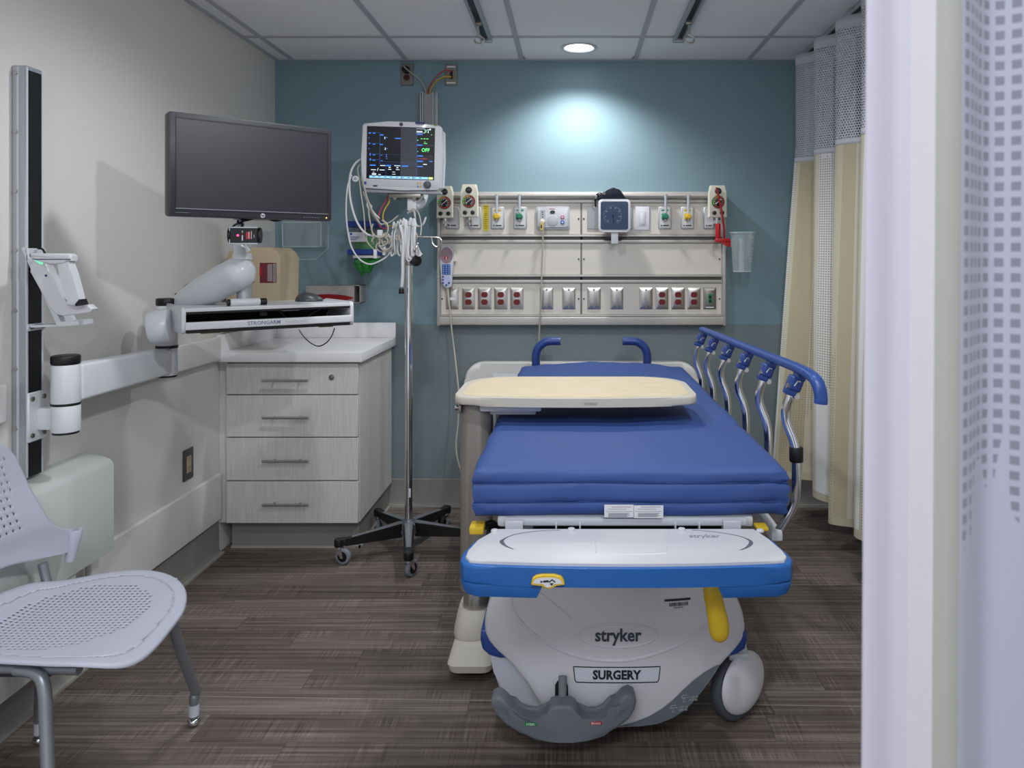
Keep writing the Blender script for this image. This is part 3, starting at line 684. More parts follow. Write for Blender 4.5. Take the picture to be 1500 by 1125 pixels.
obj('button', b, mat('button_navy', '2a3e7c', 0.4), t)
b = nb(); bx(b, HX(666), HX(669), yh+0.012, HF-0.0005, HZ(383), HZ(368), 0.002); bx(b, HX(650), HX(667.5), yh+0.031, HF-0.0005, HZ(384), HZ(372), 0.002); obj('wall_holder', b, M_creamp, t)
# handset cord: a loop that hangs behind the overbed table
b = nb(); pts = [(HX(657), yh+0.015, HZ(421)), (HX(658.5), yh+0.012, HZ(440)), (HX(661), yh+0.01, HZ(455)), (HX(663.5), yh, HZ(480)), P(665, 510, 3.98), P(669, 545, 3.94), P(672, 580, 3.90), P(671, 620, 3.88), P(668, 650, 3.86), P(671, 676, 3.84), P(680, 700, 3.82), P(690, 712, 3.82)]
tube(b, pts, 0.0045, n=8, radii=[0.009, 0.0045, 0.0045, 0.0045, 0.0045, 0.0045, 0.0045, 0.0045]); obj('handset_cord', b, M_cableg, t)

# red bracket and clear suction cup
t = thing('red_cup_bracket', 'bright red plastic bracket hanging on the rightmost suction regulator', 'bracket', (HX(1047), HF-0.11, HZ(361)))
b = nb()
yk = HF-0.118
cyl(b, (HX(1045.5), yk, HZ(352)), (HX(1045.5), yk, HZ(329)), 0.0125, 0.014, 16, 0.002)
bx(b, HX(1041.2), HX(1062), yk-0.012, yk+0.012, HZ(355.5), HZ(350), 0.003)
prism(b, [(HX(1044), HZ(355)), (HX(1063.5), HZ(351.5)), (HX(1063.5), HZ(362.5)), (HX(1058), HZ(361))], 'y', yk-0.007, yk+0.007, 0.002)
obj('holder', b, M_red, t)
b = nb(); tube(b, [(HX(1042.5), yk-0.012, HZ(278)), (HX(1046), yk-0.012, HZ(292)), (HX(1050.5), yk-0.012, HZ(315)), (HX(1054), yk-0.006, HZ(338)), (HX(1054.5), yk, HZ(351))], 0.0105, n=10, flat=0.5); obj('arm', b, mat('red_dark', '8e1620', 0.4), t)
t = thing('suction_cup', 'clear graduated plastic suction cup hanging right of the headwall', 'cup', (HX(1081), yk, HZ(398)))
def cupz(py): return CH-(py-VY)/(SH*1.02)
ccx = HX(1080)
b = nb()
prof = [(0.046, cupz(397.5)), (0.048, cupz(396)), (0.060, cupz(344)), (0.0655, cupz(342.5)), (0.0655, cupz(341))]
n = 36; rg = [[b.verts.new((ccx+r*math.cos(2*PI*j/n), yk+r*math.sin(2*PI*j/n), z)) for j in range(n)] for r, z in prof]
for a, c in zip(rg, rg[1:]):
    for j in range(n): b.faces.new((a[j], a[(j+1) % n], c[(j+1) % n], c[j]))
b.faces.new(rg[0][::-1]); obj('shell', b, M_clear2, t)
b = nb(); n = 36; zz = cupz(341)
for (r0, z0) in ((0.0655, cupz(341)), (0.047, cupz(397.5))):
    b = nb(); ring = [Vector((ccx+r0*math.cos(2*PI*j/n), yk+r0*math.sin(2*PI*j/n), z0)) for j in range(n+1)]; tube(b, ring, 0.0016, n=5, k=0); obj('rim', b, M_cedge, t)
b = nb()
for k in range(9):
    z = cupz(349+k*4.9); r = 0.060-0.0015*k; a0 = math.radians(-50); a1 = math.radians(-15 if k % 2 else -5)
    tube(b, [(ccx+r*math.cos(a0+(a1-a0)*i/4), yk+r*math.sin(a0+(a1-a0)*i/4), z) for i in range(5)], 0.0014, n=5, k=0)
obj('graduation', b, M_cedge, t)
b = nb(); cyl(b, (ccx-0.004, yk, cupz(397)), (ccx-0.004, yk, cupz(350)), 0.013, n=16); obj('inner_tube', b, M_clear2, t)
b = nb(); bx(b, ccx-0.0625, ccx-0.050, yk-0.01, yk+0.01, cupz(362), cupz(350)); obj('bracket_tab', b, M_clear2, t)

# ------------------------------------------------------------ upper wall outlets, channel, leads
SB = 272.6
def WX(px): return (px-VX)/SB
def WZ(py): return CH-(py-VY)/SB
WB = BACK-0.0002
t = thing('wall_outlet', 'steel power outlet high on the teal wall with a plug in it', 'outlet', (WX(596), WB, WZ(125)))
b = nb(); bx(b, WX(586.5), WX(605.5), WB-0.006, WB, WZ(125), WZ(93), 0.0025, 1); obj('cover_plate', b, M_steel2, t)
b = nb()
for py in (104, 113.5): prism(b, ell(WX(595.5), WZ(py), 0.0175, 0.016, 20), 'y', WB-0.009, WB-0.005)
obj('receptacle', b, mat('maroon', '4a1418', 0.4), t)
t = thing('power_plug', 'black angled plug with grey cord in the high left outlet', 'plug', (WX(596), WB-0.03, WZ(108)))
b = nb(); prism(b, ell(WX(595), WZ(102.5), 0.021, 0.018, 20), 'y', WB-0.033, WB-0.0095, 0.004); obj('plug', b, M_black, t)
b = nb(); tube(b, [(WX(593), WB-0.034, WZ(99)), (WX(601), WB-0.03, WZ(106)), (WX(611), WB-0.022, WZ(113)), (WX(619), WB-0.025, WZ(122)), (WX(624), WB-0.03, WZ(132)), (WX(625.5), WB-0.03, WZ(139))], 0.0035); obj('cord', b, M_cableg, t)
t = thing('data_outlet', 'steel data outlet high on the teal wall with labels', 'outlet', (WX(661), WB, WZ(125)))
b = nb(); bx(b, WX(651.5), WX(670), WB-0.006, WB, WZ(125), WZ(93.5), 0.0025, 1); obj('cover_plate', b, M_steel2, t)
b = nb(); bx(b, WX(658.5), WX(663), WB-0.009, WB-0.005, WZ(115.5), WZ(103)); obj('data_jack', b, M_black, t)
b = nb(); bx(b, WX(654.5), WX(667), WB-0.007, WB-0.0055, WZ(98.8), WZ(96.5)); bx(b, WX(654.5), WX(667), WB-0.007, WB-0.0055, WZ(122.3), WZ(120)); obj('paper_label', b, M_paper, t)
for nm, col, y0, pts in (('red_lead', mat('red_lead', 'b0404c', 0.5), 105, [(660, 105), (654, 104), (645, 109), (636, 119), (629.5, 129), (626.8, 139)]),
                     ('yellow_lead', mat('yellow_lead', 'c8a824', 0.5), 113, [(660.5, 113), (653, 113.5), (643, 118), (636, 126), (632, 132.5), (630.5, 139)])):
    b = nb(); tube(b, [(WX(p[0]), WB-(0.012 if i == 0 else 0.03), WZ(p[1])) for i, p in enumerate(pts)], 0.0035)
    cyl(b, (WX(660), WB-0.0095, WZ(y0)), (WX(660), WB-0.022, WZ(y0)), 0.0055, n=8)
    o = obj(nm, b, col); tag(o, f"{nm.split('_')[0]} data lead from the high right outlet to the wall channel", 'cord')
t = thing('wall_channel', 'grey aluminium mounting channel upright on the wall above the patient monitor', 'wall channel', (WX(630), WB, WZ(292)))
b = nb()
zt, zb = WZ(136), 1.72
bx(b, WX(616.5), WX(642.5), WB-0.012, WB, zb, zt, 0.001, 1)
for xx in (616.5, 619.5, 634.5, 640): bx(b, WX(xx), WX(xx+2), WB-0.034, WB-0.01, zb, zt)
obj('track', b, M_alu, t)
b = nb(); bx(b, WX(621.7), WX(634.3), WB-0.028, WB-0.012, zb, WZ(138.5), 0.001, 1); obj('cover_strip', b, mat('channel_grey', '9d9d9e', 0.5), t)
b = nb()
for xx in (617.8, 640): cyl(b, (WX(xx), WB-0.037, WZ(139)), (WX(xx), WB-0.033, WZ(139)), 0.004, n=8)
obj('screw', b, M_steel2, t)

# ------------------------------------------------------------ bumper board behind the stretcher
t = thing('wall_bumper', 'long white rounded bumper board on the wall behind the stretcher head', 'bumper board', (0.06, BACK-0.05, 0.58))
b = nb(); sB = F/4.0
x0, x1, z1, z0 = (680-VX)/(F/3.98), (1024-VX)/(F/3.98), CH-(532.5-VY)/(F/3.98), 0.575
prism(b, rrect(x0, x1, z0, z1, 0.09, 8), 'y', 3.975, BACK-0.0035, 0.03, 4); obj('board', b, mat('bumper_white', 'd9d8d6', 0.4), t)

# ------------------------------------------------------------ small things on the left part of the teal wall
# clear holder
t = thing('clear_file_holder', 'clear acrylic holder on the teal wall just below the large monitor', 'holder', (WX(448), WB-0.03, WZ(366)))
y0 = WB-0.045
b = nb(); X0, X1 = WX(416), WX(480)
bx(b, X0, X1, WB-0.004, WB, WZ(362), WZ(322)); bx(b, X0+0.006, X1-0.03, y0, y0+0.003, WZ(360.5), WZ(327), 0.001, 1)
bx(b, X0, X0+0.003, y0, WB-0.004, WZ(361), WZ(326)); bx(b, X1-0.003, X1, y0, WB-0.004, WZ(361), WZ(322)); bx(b, X0, X1, y0, WB-0.004, WZ(362.5), WZ(361.5))
obj('shell', b, M_clear, t)
b = nb(); tube(b, [(WX(p[0]), y0-0.001, WZ(p[1])) for p in ((417, 327), (418, 360), (420, 361.5), (471, 361.5), (473, 360), (473.5, 328), (472, 326), (418, 326))], 0.0022, n=6, k=0)
tube(b, [(WX(p[0]), WB-0.005, WZ(p[1])) for p in ((420, 364), (424, 379), (427, 380), (462, 380), (480, 364), (481, 330))], 0.0018, n=6, k=0)
obj('edge', b, M_cedge, t)
# small clear bracket in the corner
for (xa, xb, ya, yb, lab) in ((391.5, 402.5, 339, 364, 'small clear plastic bracket on the left wall by the corner'),):
    p0 = PL(xa, ya); p1 = PL(xb, yb)
    b = nb(); D0, D1 = 3.80, 4.03
    bx(b, LW+0.0005, LW+0.02, D0, D1, 1.395, 1.475, 0.002, 1); o = obj('clear_bracket', b, M_clear); tag(o, lab, 'bracket')
# file / mask box with red bag
t = thing('wall_box', 'light grey open-fronted box holding a dark red bag on the teal wall', 'box', (WX(488), WB-0.04, WZ(444)))
b = nb(); y0 = WB-0.10; s1 = F/4.0
def QX(px, D): return (px-VX)*D/F
def QZ(py, D): return CH-(py-VY)*D/F
xa, xb, za, zb_ = QX(448, 4.0), QX(527.5, 4.0), QZ(444, 4.0), QZ(418, 4.0)
n = 16; cxm = (QX(440, 4.0)+QX(518, 4.0))/2; czm = QZ(436.5, 4.0)
op = [(cxm+QX(838+39, 4.0)*math.cos(2*PI*i/24), czm+0.020*math.sin(2*PI*i/24)*abs(math.sin(2*PI*i/24))**0.4) for i in range(24)]
bx(b, xa, QX(518, 4.0), 4.0, 4.004, za, zb_, 0.001, 1); bx(b, xa, xb, 4.0, WB, za, za+0.003); bx(b, xa, xb, 4.0, WB, zb_-0.003, zb_); bx(b, xa, xa+0.003, 4.0, WB, za, zb_); bx(b, xb-0.003, xb, 4.0, WB, za, zb_); bx(b, QX(518, 4.0), QX(518, 4.0)+0.003, 4.0, WB, za, zb_)
obj('body', b, mat('box_grey', 'aba6a4', 0.5, 0.2), t)
b = nb(); prism(b, op, 'y', 3.9975, 4.0002); obj('red_bag', b, mat('red_bag', '8c1420', 0.35), t)
b = nb(); cyl(b, (QX(524, 4.0), 4.02, QZ(434.5, 4.0)), (QX(524, 4.0)+0.004, 4.02, QZ(434.5, 4.0)), 0.005, n=8); obj('lock', b, M_black, t)
# beige sharps container
t = thing('sharps_container', 'beige sharps container with a red window in the left corner', 'sharps container', (-1.47, 3.58, 1.03))
D = 3.42; x0, x1, z1 = QX(331, D), QX(410.5, D), QZ(362.5, D)
x0 = max(x0, LW+0.002); z0 = 1.03
b = nb(); prism(b, [(x0, z0), (x1-0.006, z0), (x1, z1-0.05), (x1-0.012, z1-0.022), (x1-0.04, z1), (x0+0.045, z1), (x0+0.012, z1-0.02), (x0, z1-0.05)], 'y', D, D+0.24, 0.006); obj('cabinet', b, M_beige, t)
b = nb(); bx(b, QX(380, D), QX(405.5, D), D-0.001, D+0.004, QZ(415, D), QZ(384.5, D), 0.003, 1); wd = obj('window', b, mat('sharps_window', '6e2230', 0.15, var=0.35, bscale=45), t)
b = nb(); bx(b, QX(392, D), QX(399, D), D-0.0016, D-0.0006, QZ(412, D), QZ(387, D)); bx(b, QX(400, D), QX(404.5, D), D-0.0016, D-0.0006, QZ(414, D), QZ(386, D)); obj('contents', b, mat('sharps_inside', '8e8284', 0.3, var=0.3, bscale=60), wd)
b = nb(); bx(b, QX(380.5, D), QX(383, D), D-0.0017, D-0.0006, QZ(404, D), QZ(390, D)); obj('red_tab', b, M_red, wd)
b = nb(); cyl(b, (QX(371.5, D), D-0.006, QZ(411, D)), (QX(371.5, D), D+0.001, QZ(411, D)), 0.009, n=16, bev=0.002); obj('lock', b, M_chrome, t)

# glove dispenser
t = thing('sleeve_dispenser', 'clear canister with blue bands and green sleeves behind the hanging cables', 'dispenser', (QX(533, 3.98), 4.0, QZ(400, 3.98)))
D = 3.98; cx = QX(533, D)
def can(b, ya, yb, r, n=28): cyl(b, (cx, 4.02, QZ(yb, D)), (cx, 4.02, QZ(ya, D)), r, n=n)
b = nb(); can(b, 333, 366, 0.067); obj('canister', b, M_clear, t)
b = nb(); can(b, 344, 366, 0.058); cyl(b, (cx, 4.02, QZ(344, D)), (cx, 4.02, QZ(337, D)), 0.05, 0.03, 16); obj('green_sleeves', b, M_grn2, t)
for ya, yb in ((324, 333), (365, 373)):
    b = nb(); bx(b, QX(511.5, D), QX(556, D), 3.942, WB, QZ(yb, D), QZ(ya, D), 0.006); obj('blue_band', b, mat('band_blue', '1e3c8c', 0.4), t)
b = nb(); bx(b, QX(515, D), QX(541, D), 3.937, 3.939, QZ(354.5, D), QZ(340.5, D)); lb = obj('label', b, M_paper, t)
b = nb(); bx(b, QX(516, D), QX(519.5, D), 3.9362, 3.9368, QZ(344.5, D), QZ(341.5, D))
for k in range(3): bx(b, QX(517, D), QX(530-k*2, D), 3.9362, 3.9368, QZ(347.6+2*k, D), QZ(346.8+2*k, D))
obj('print', b, mat('label_blue', '2a4a9c', 0.5), lb)
b = nb(); bx(b, QX(519, D), QX(553, D), 3.955, 4.06, QZ(378, D), QZ(374, D), 0.002); obj('white_collar', b, M_white, t)
b = nb(); bmesh.ops.create_icosphere(b, subdivisions=3, radius=1.0)
for v in b.verts:
    p = v.co; k = 1+0.22*math.sin(7*p.x+3*p.z)+0.15*math.sin(11*p.y+5*p.z)+0.1*math.sin(17*p.x)
    wz = 1-0.35*max(0, -p.z)
    v.co = Vector((QX(535+ (-3 if p.z < 0 else 0), D)+p.x*0.058*k*wz, 4.0+p.y*0.035*k, QZ(387, D)+p.z*0.048*k))
obj('crumpled_sleeve', b, M_grn2, t)
# ------------------------------------------------------------ wall track and cover box on the left wall
TY0, TY1, TX = 2.172, 2.240, -1.556
t = thing('wall_track', 'tall grey wall track with a black strip on the left wall', 'wall track', (LW+0.02, 2.206, 0.706))
b = nb(); bx(b, LW+0.0005, TX-0.002, TY0, TY1, 0.706, 1.885, 0.003, 1); obj('rail', b, M_alu, t)
b = nb(); bx(b, TX-0.003, TX, TY0, TY0+0.006, 0.706, 1.88); bx(b, TX-0.003, TX, TY1-0.006, TY1, 0.706, 1.88); bx(b, TX-0.028, TX-0.022, TY0-0.002, TY0, 0.706, 1.88); obj('edge_lip', b, M_whiteg, t)
b = nb(); bx(b, TX-0.0025, TX+0.0005, TY0+0.009, TY1-0.009, 0.706, 1.872); obj('black_strip', b, M_black, t)
for py in (107, 193, 280, 367, 455, 540, 628):
    z = CH-(py-VY)/513; b = nb(); cyl(b, (TX-0.030, TY0-0.006, z), (TX-0.030, TY0+0.001, z), 0.0058, n=12, bev=0.001); obj('bolt', b, M_steel, t)

t = thing('cable_cover_box', 'light grey metal cover box low on the left wall behind the chair', 'cover box', (-1.55, 2.1, 0.2))
b = nb()
X1 = -1.494; z1 = 0.700
prism(b, [(LW+0.0005, 0.395), (LW+0.0005, z1), (X1-0.035, z1-0.012), (X1-0.012, z1-0.02), (X1, z1-0.036), (X1, 0.385)], 'y', 1.55, 2.484, 0.004, 2); obj('cover', b, mat('cover_grey', 'cdd1ce', 0.4, 0.1), t)
bb = nb()
prism(bb, [(LW+0.025, 0.165), (LW+0.025, 0.384), (X1-0.004, 0.384), (X1-0.004, 0.165)], 'y', 1.55, 2.30, 0.002, 1)
obj('lower_cover', bb, mat('cover_grey', 'cdd1ce', 0.4, 0.1), t)
b = nb()
for k in range(7): bx(b, X1-0.0045, X1-0.0025, 1.80+k*0.017, 1.809+k*0.017, 0.21, 0.33)
obj('vent_slots', b, M_black, t, kind='stuff')

# ------------------------------------------------------------ computer arm
t = thing('wall_mount', 'pale grey jointed wall arm carrying the keyboard tray and large monitor', 'support arm', (-1.48, 2.224, 0.80))
c1 = (-1.478, 2.222); c2 = (-1.485, 2.79)
b = nb(); bx(b, TX, TX+0.008, TY0-0.004, TY1+0.004, 0.806, 0.948, 0.003, 1)
bx(b, TX+0.006, c1[0], c1[1]-0.020, c1[1]+0.020, 0.835, 0.900, 0.008, 2); obj('wall_bracket', b, M_armw, t)
for yy in (TY0+0.010, TY1-0.010):
    for z in (0.825, 0.930):
        b = nb(); cyl(b, (TX+0.007, yy, z), (TX+0.013, yy, z), 0.0065, n=12, bev=0.001); obj('bolt', b, M_steel2, t)
b = nb(); cyl(b, (*c1, 0.829), (*c1, 0.907), 0.038, n=32, bev=0.003); cyl(b, (*c1, 0.912), (*c1, 1.024), 0.0375, n=32, bev=0.002); j1 = obj('joint', b, M_armw, t)
for za_, zb_c, r_, bv in ((1.024, 1.051, 0.038, 0.005), (0.906, 0.913, 0.0382, 0), (0.823, 0.830, 0.034, 0)):
    b = nb(); cyl(b, (*c1, za_), (*c1, zb_c), r_, n=32, bev=bv); obj('joint_cap', b, M_black, j1)
b = nb()
def armbox(b, p0, p1, w0, w1, z0a, z0b, z1a, z1b):
    p0, p1 = Vector((*p0, 0)), Vector((*p1, 0)); d = (p1-p0).normalized(); s = Vector((d.y, -d.x, 0))
    vs = []
    for p, w_, za, zb in ((p0, w0, z0a, z0b), (p1, w1, z1a, z1b)):
        for k in (-1, 1):
            for z in (za, zb): vs.append(b.verts.new((p.x+s.x*k*w_, p.y+s.y*k*w_, z)))
    for f in ((0, 1, 3, 2), (4, 6, 7, 5), (0, 4, 5, 1), (2, 3, 7, 6), (0, 2, 6, 4), (1, 5, 7, 3)): b.faces.new([vs[i] for i in f])
    bmesh.ops.bevel(b, geom=b.edges[:], offset=0.010, segments=3, profile=0.6, affect='EDGES')
armbox(b, (c1[0]+0.004, c1[1]+0.02), (c2[0]+0.002, c2[1]-0.02), 0.032, 0.028, 0.914, 1.022, 0.912, 1.006); obj('lower_arm', b, M_armw, t)
b = nb(); cyl(b, (*c2, 0.905), (*c2, 1.006), 0.0355, n=32, bev=0.003); cyl(b, (*c2, 1.014), (*c2, 1.160), 0.0365, n=32, bev=0.002); j2 = obj('joint', b, M_armw, t)
for za_, zb_c, r_, bv in ((1.160, 1.187, 0.037, 0.005), (1.005, 1.015, 0.038, 0), (0.899, 0.906, 0.033, 0)):
    b = nb(); cyl(b, (*c2, za_), (*c2, zb_c), r_, n=32, bev=bv); obj('joint_cap', b, M_black, j2)
TH = math.radians(37); e = Vector((math.cos(TH), math.sin(TH), 0)); bk = Vector((-math.sin(TH), math.cos(TH), 0)); FL = Vector((-1.298, 2.53, 0))
MT = Matrix.Translation(FL) @ Matrix.Rotation(TH, 4, 'Z'); TL_, TD = 0.59, 0.30
def tp(u, v, z): return FL+e*u+bk*v+Vector((0, 0, z))
b = nb(); cyl(b, tp(-0.065, 0.20, 1.090), tp(0.0, 0.17, 1.100), 0.060, n=32, bev=0.012); obj('hub', b, M_armw, t)
# tray
b = nb(); bx(b, 0.012, TL_-0.012, 0.0, TD, 1.154, 1.166, 0.004, 2, MT); bx(b, 0.012, TL_-0.012, 0.0, 0.012, 1.153, 1.161, 0.003, 2, MT); tr = obj('tray_top', b, M_white, t)
for u0 in (0.0, TL_-0.014):
    b = nb(); o_ = rrect(0.0, TD, 1.079, 1.170, 0.018, 4); prism(b, o_, 'x', u0, u0+0.014, 0.004, 2); b.transform(MT); obj('tray_side', b, M_white, t)
b = nb(); bx(b, 0.014, TL_-0.014, 0.02, TD-0.004, 1.082, 1.088, 0, 1, MT); bx(b, 0.014, TL_-0.014, TD-0.012, TD-0.004, 1.088, 1.150, 0, 1, MT)
bx(b, 0.014, TL_-0.014, 0.0, 0.01, 1.081, 1.092, 0.002, 1, MT); bx(b, 0.014, TL_-0.014, 0.004, TD-0.01, 1.146, 1.153, 0, 1, MT); obj('tray_inside', b, M_black, t)
b = nb(); bx(b, 0.010, TL_-0.008, -0.008, 0.014, 1.0925, 1.119, 0.005, 3, MT); fr = obj('front_bar', b, M_white, t)
MTX = MT @ T((0.262, -0.0083, 1.106)) @ FACE
obj('lettering', text('STRONGARM', 0.0185, MTX, 0.0002, 1.0, 0.0002), mat('logo_blue', '6b7890', 0.5), fr)
obj('lettering', text('healthcare', 0.0185, MT @ T((0.372, -0.0083, 1.106)) @ FACE, 0.0002, 1.0, 0.0), mat('logo_grey', 'b0b4bc', 0.5), fr)
b = nb(); bx(b, 0.06, 0.12, 0.0, 0.012, 1.078, 1.0815, 0, 1, MT); bx(b, 0.46, 0.51, 0.0, 0.012, 1.078, 1.0815, 0, 1, MT); obj('hinge', b, mat('brass_dark', '5a5238', 0.5, 0.5), t)
b = nb(); bx(b, 0.255, 0.285, 0.03, 0.06, 1.125, 1.146, 0.004, 1, MT); obj('latch', b, M_black, t)
b = nb(); bx(b, 0.33, 0.39, 0.012, 0.05, 1.143, 1.147, 0.001, 1, MT); obj('light_strip', b, M_mgrey, t)
kb = thing('keyboard', 'black keyboard stored inside the white keyboard tray', 'keyboard', tuple(tp(0.3, 0.1, 1.0885)))
b = nb(); bx(b, 0.04, 0.47, 0.045, 0.185, 1.0885, 1.104, 0.003, 1, MT); obj('case', b, M_dark, kb)
b = nb()
for r_ in range(5):
    for c_ in range(22): bx(b, 0.046+c_*0.0192, 0.046+c_*0.0192+0.016, 0.052+r_*0.026, 0.052+r_*0.026+0.021, 1.104, 1.109, 0, 1, MT)
obj('keys', b, M_black, kb, kind='stuff')
# upper arm
pB = P(350, 399, 2.66); pA = tp(-0.02, 0.335, 1.150)
pA = Vector((-1.455, 2.83, 1.16))
b = nb(); dA = (pB-pA)
tube(b, [pA, pA+dA*0.25, pA+dA*0.5, pA+dA*0.75, pB], 0.05, n=24, k=4, radii=[0.040, 0.052, 0.058, 0.060, 0.057], flat=0.98)
sph(b, pB, 0.0565, n=24); sph(b, pA, 0.040, n=20); obj('upper_arm', b, M_armw, t)
b = nb(); q = pA+dA*0.40+Vector((0.03, -0.048, 0.0)); cyl(b, q, q+Vector((0.003, -0.008, 0.0)), 0.004, n=10); obj('screw', b, M_mgrey, t)
b = nb(); cyl(b, pB+Vector((0.012, 0, 0.045)), pB+Vector((0.012, 0, 0.068)), 0.034, 0.031, 24, 0.002); cyl(b, pB+Vector((0.012, 0, 0.07)), pB+Vector((0.004, -0.01, 0.105)), 0.030, 0.019, 20); obj('upper_post', b, M_armw, t)
lp = P(358, 433, 2.72); b = nb(); cyl(b, (lp.x, lp.y, 1.166), (lp.x, lp.y, pB.z-0.03), 0.026, n=24); pst = obj('lower_post', b, M_alu, t)
b = nb(); hc = Vector((lp.x, lp.y, 1.178)); cyl(b, hc-e*0.055-bk*0.03, hc+e*0.045-bk*0.03, 0.0135, n=20, bev=0.002); obj('clamp_barrel', b, M_white, t)
b = nb(); cyl(b, hc+e*0.045-bk*0.03, hc+e*0.068-bk*0.03, 0.0125, n=20, bev=0.003); cyl(b, hc-e*0.065-bk*0.03, hc-e*0.055-bk*0.03, 0.012, n=20, bev=0.003); obj('barrel_cap', b, M_black, t)
b = nb(); g = [P(281, 415, 2.9), P(274, 418, 2.88), P(268, 425, 2.86), P(264, 430, 2.84), P(257, 431, 2.84)]; tube(b, g, 0.006, n=8, flat=0.6); obj('release_lever', b, M_black, t)
# link between post and monitor
# monitor frame: TL (-1.231,2.318,1.783) TR (-.84,2.66,1.783) h .32
m0 = Vector((-1.231, 2.318, 0)); m1 = Vector((-0.840, 2.660, 0)); ang = math.atan2(m1.y-m0.y, m1.x-m0.x); mw = (m1-m0).length
MM = Matrix.Translation(m0) @ Matrix.Rotation(ang, 4, 'Z')
b = nb(); mc = MM @ Vector((mw*0.5, 0.055, 1.50))
cyl(b, pB+Vector((0.004, -0.01, 0.10)), pB+Vector((0.004, -0.01, 0.17)), 0.016, n=16)
bx(b, mw*0.40, mw*0.62, 0.0555, 0.066, 1.46, 1.60, 0.003, 1, MM); obj('screen_bracket', b, M_alu, t)
# big monitor
mo = thing('computer_monitor', 'large black widescreen monitor on the jointed wall arm', 'monitor', tuple(MM @ Vector((mw/2, 0.02, 1.463))))
b = nb(); prism(b, rrect(0, mw, 1.4625, 1.783, 0.010, 4), 'y', 0.0, 0.040, 0.004, 2); 
b.transform(MM); obj('bezel', b, M_dark, mo)
scr = bpy.data.materials.new('screen_glass'); scr.use_nodes = True; sb = scr.node_tree.nodes['Principled BSDF']
sb.inputs['Base Color'].default_value = hexc('181922'); sb.inputs['Roughness'].default_value = 0.38; sb.inputs['Specular IOR Level'].default_value = 0.6
b = nb(); bx(b, 0.0235, mw-0.0155, -0.0006, 0.002, 1.488, 1.7635, 0, 1, MM); obj('screen', b, scr, mo)
b = nb(); bx(b, 0.0215, mw-0.0135, -0.0022, 0.001, 1.4855, 1.4882, 0, 1, MM); obj('screen_edge', b, mat('edge_silver', '8e8f96', 0.3, 0.6), mo)
b = nb(); bx(b, 0.0215, mw-0.0135, -0.0016, 0.001, 1.7635, 1.768, 0, 1, MM); bx(b, mw-0.0155, mw-0.0125, -0.0016, 0.001, 1.4855, 1.768, 0, 1, MM); bx(b, 0.0215, 0.0235, -0.0016, 0.001, 1.4855, 1.768, 0, 1, MM); obj('screen_frame', b, M_black, mo)
b = nb(); lgx = mw*0.545; prism(b, ell(lgx, 1.4735, 0.0075, 0.0075, 24), 'y', -0.0008, 0.001); b.transform(MM); lg = obj('round_badge', b, mat('badge_silver', 'd4d6da', 0.3, 0.4), mo)
obj('lettering', text('hp', 0.0125, MM @ T((lgx, -0.0011, 1.4742)) @ FACE @ Matrix.Shear('XZ', 4, (0, 0)), 0.0001, 1.0, 0.0003), M_ink, lg)
b = nb()
for k in range(6): bx(b, mw-0.100+k*0.0095, mw-0.0945+k*0.0095, -0.0006, 0.001, 1.4722, 1.4738, 0, 1, MM)
bx(b, 0.02, 0.06, -0.0005, 0.001, 1.4735, 1.4748, 0, 1, MM); obj('print', b, M_grey, mo)
b = nb(); bx(b, mw-0.0215, mw-0.0175, -0.0008, 0.001, 1.4715, 1.4755, 0, 1, MM); obj('power_light', b, mat('led_amber', 'ffcf6a', 0.4, emit=1.5), mo)
b = nb(); bx(b, 0.08, mw-0.08, 0.0395, 0.055, 1.49, 1.74, 0.012, 2, MM); obj('rear_cover', b, M_black, mo)
b = nb(); tube(b, [tuple(MM @ Vector(p)) for p in ((mw*0.42, 0.05, 1.47), (mw*0.46, 0.045, 1.4585), (mw*0.52, 0.05, 1.4655))], 0.004); tube(b, [tuple(MM @ Vector(p)) for p in ((mw*0.60, 0.05, 1.468), (mw*0.66, 0.05, 1.4605), (mw*0.72, 0.05, 1.468))], 0.0035); obj('rear_cable', b, M_black, mo)
# card reader
cr = thing('card_reader', 'small black badge reader with a red light, under the large monitor', 'card reader', tuple(P(356, 356, 2.50)))
cA = P(336.5, 356, 2.50); ca = math.radians(12); MC = Matrix.Translation(cA) @ Matrix.Rotation(ca, 4, 'Z'); k_ = 2.50/F
b = nb(); bx(b, 0, 38.5*k_, 0, 0.03, 0, 22.5*k_, 0.002, 1, MC); obj('case', b, M_black, cr)
b = nb(); bx(b, -0.0005, 38.5*k_, -0.0015, 0.03, -0.003, 0.0005, 0, 1, MC); bx(b, -0.0005, 38.5*k_, -0.0015, 0.03, 22.5*k_-0.001, 22.5*k_+0.003, 0, 1, MC); bx(b, -0.002, 0.001, -0.0015, 0.02, -0.003, 22.5*k_+0.003, 0, 1, MC); obj('cradle', b, M_alu, cr)
b = nb(); cyl(b, MC @ Vector((-0.008, 0.02, 0.026)), MC @ Vector((0.002, 0.02, 0.026)), 0.026, n=24, bev=0.003); cyl(b, MC @ Vector((38.5*k_, 0.02, 0.026)), MC @ Vector((38.5*k_+0.008, 0.02, 0.026)), 0.026, n=24, bev=0.003); obj('pivot_disc', b, M_black, cr)
b = nb(); cyl(b, MC @ Vector((0.025, -0.001, 0.0255)), MC @ Vector((0.025, 0.001, 0.0255)), 0.0036, n=12); obj('red_light', b, mat('led_pink', 'ff3c78', 0.4, emit=3), cr)
b = nb(); bx(b, 0.050, 0.064, -0.0008, 0.001, 0.013, 0.036, 0, 1, MC); bx(b, 0.0375, 0.0405, -0.0008, 0.001, 0.028, 0.033, 0, 1, MC); obj('red_print', b, mat('print_red', 'b32634', 0.5), cr)
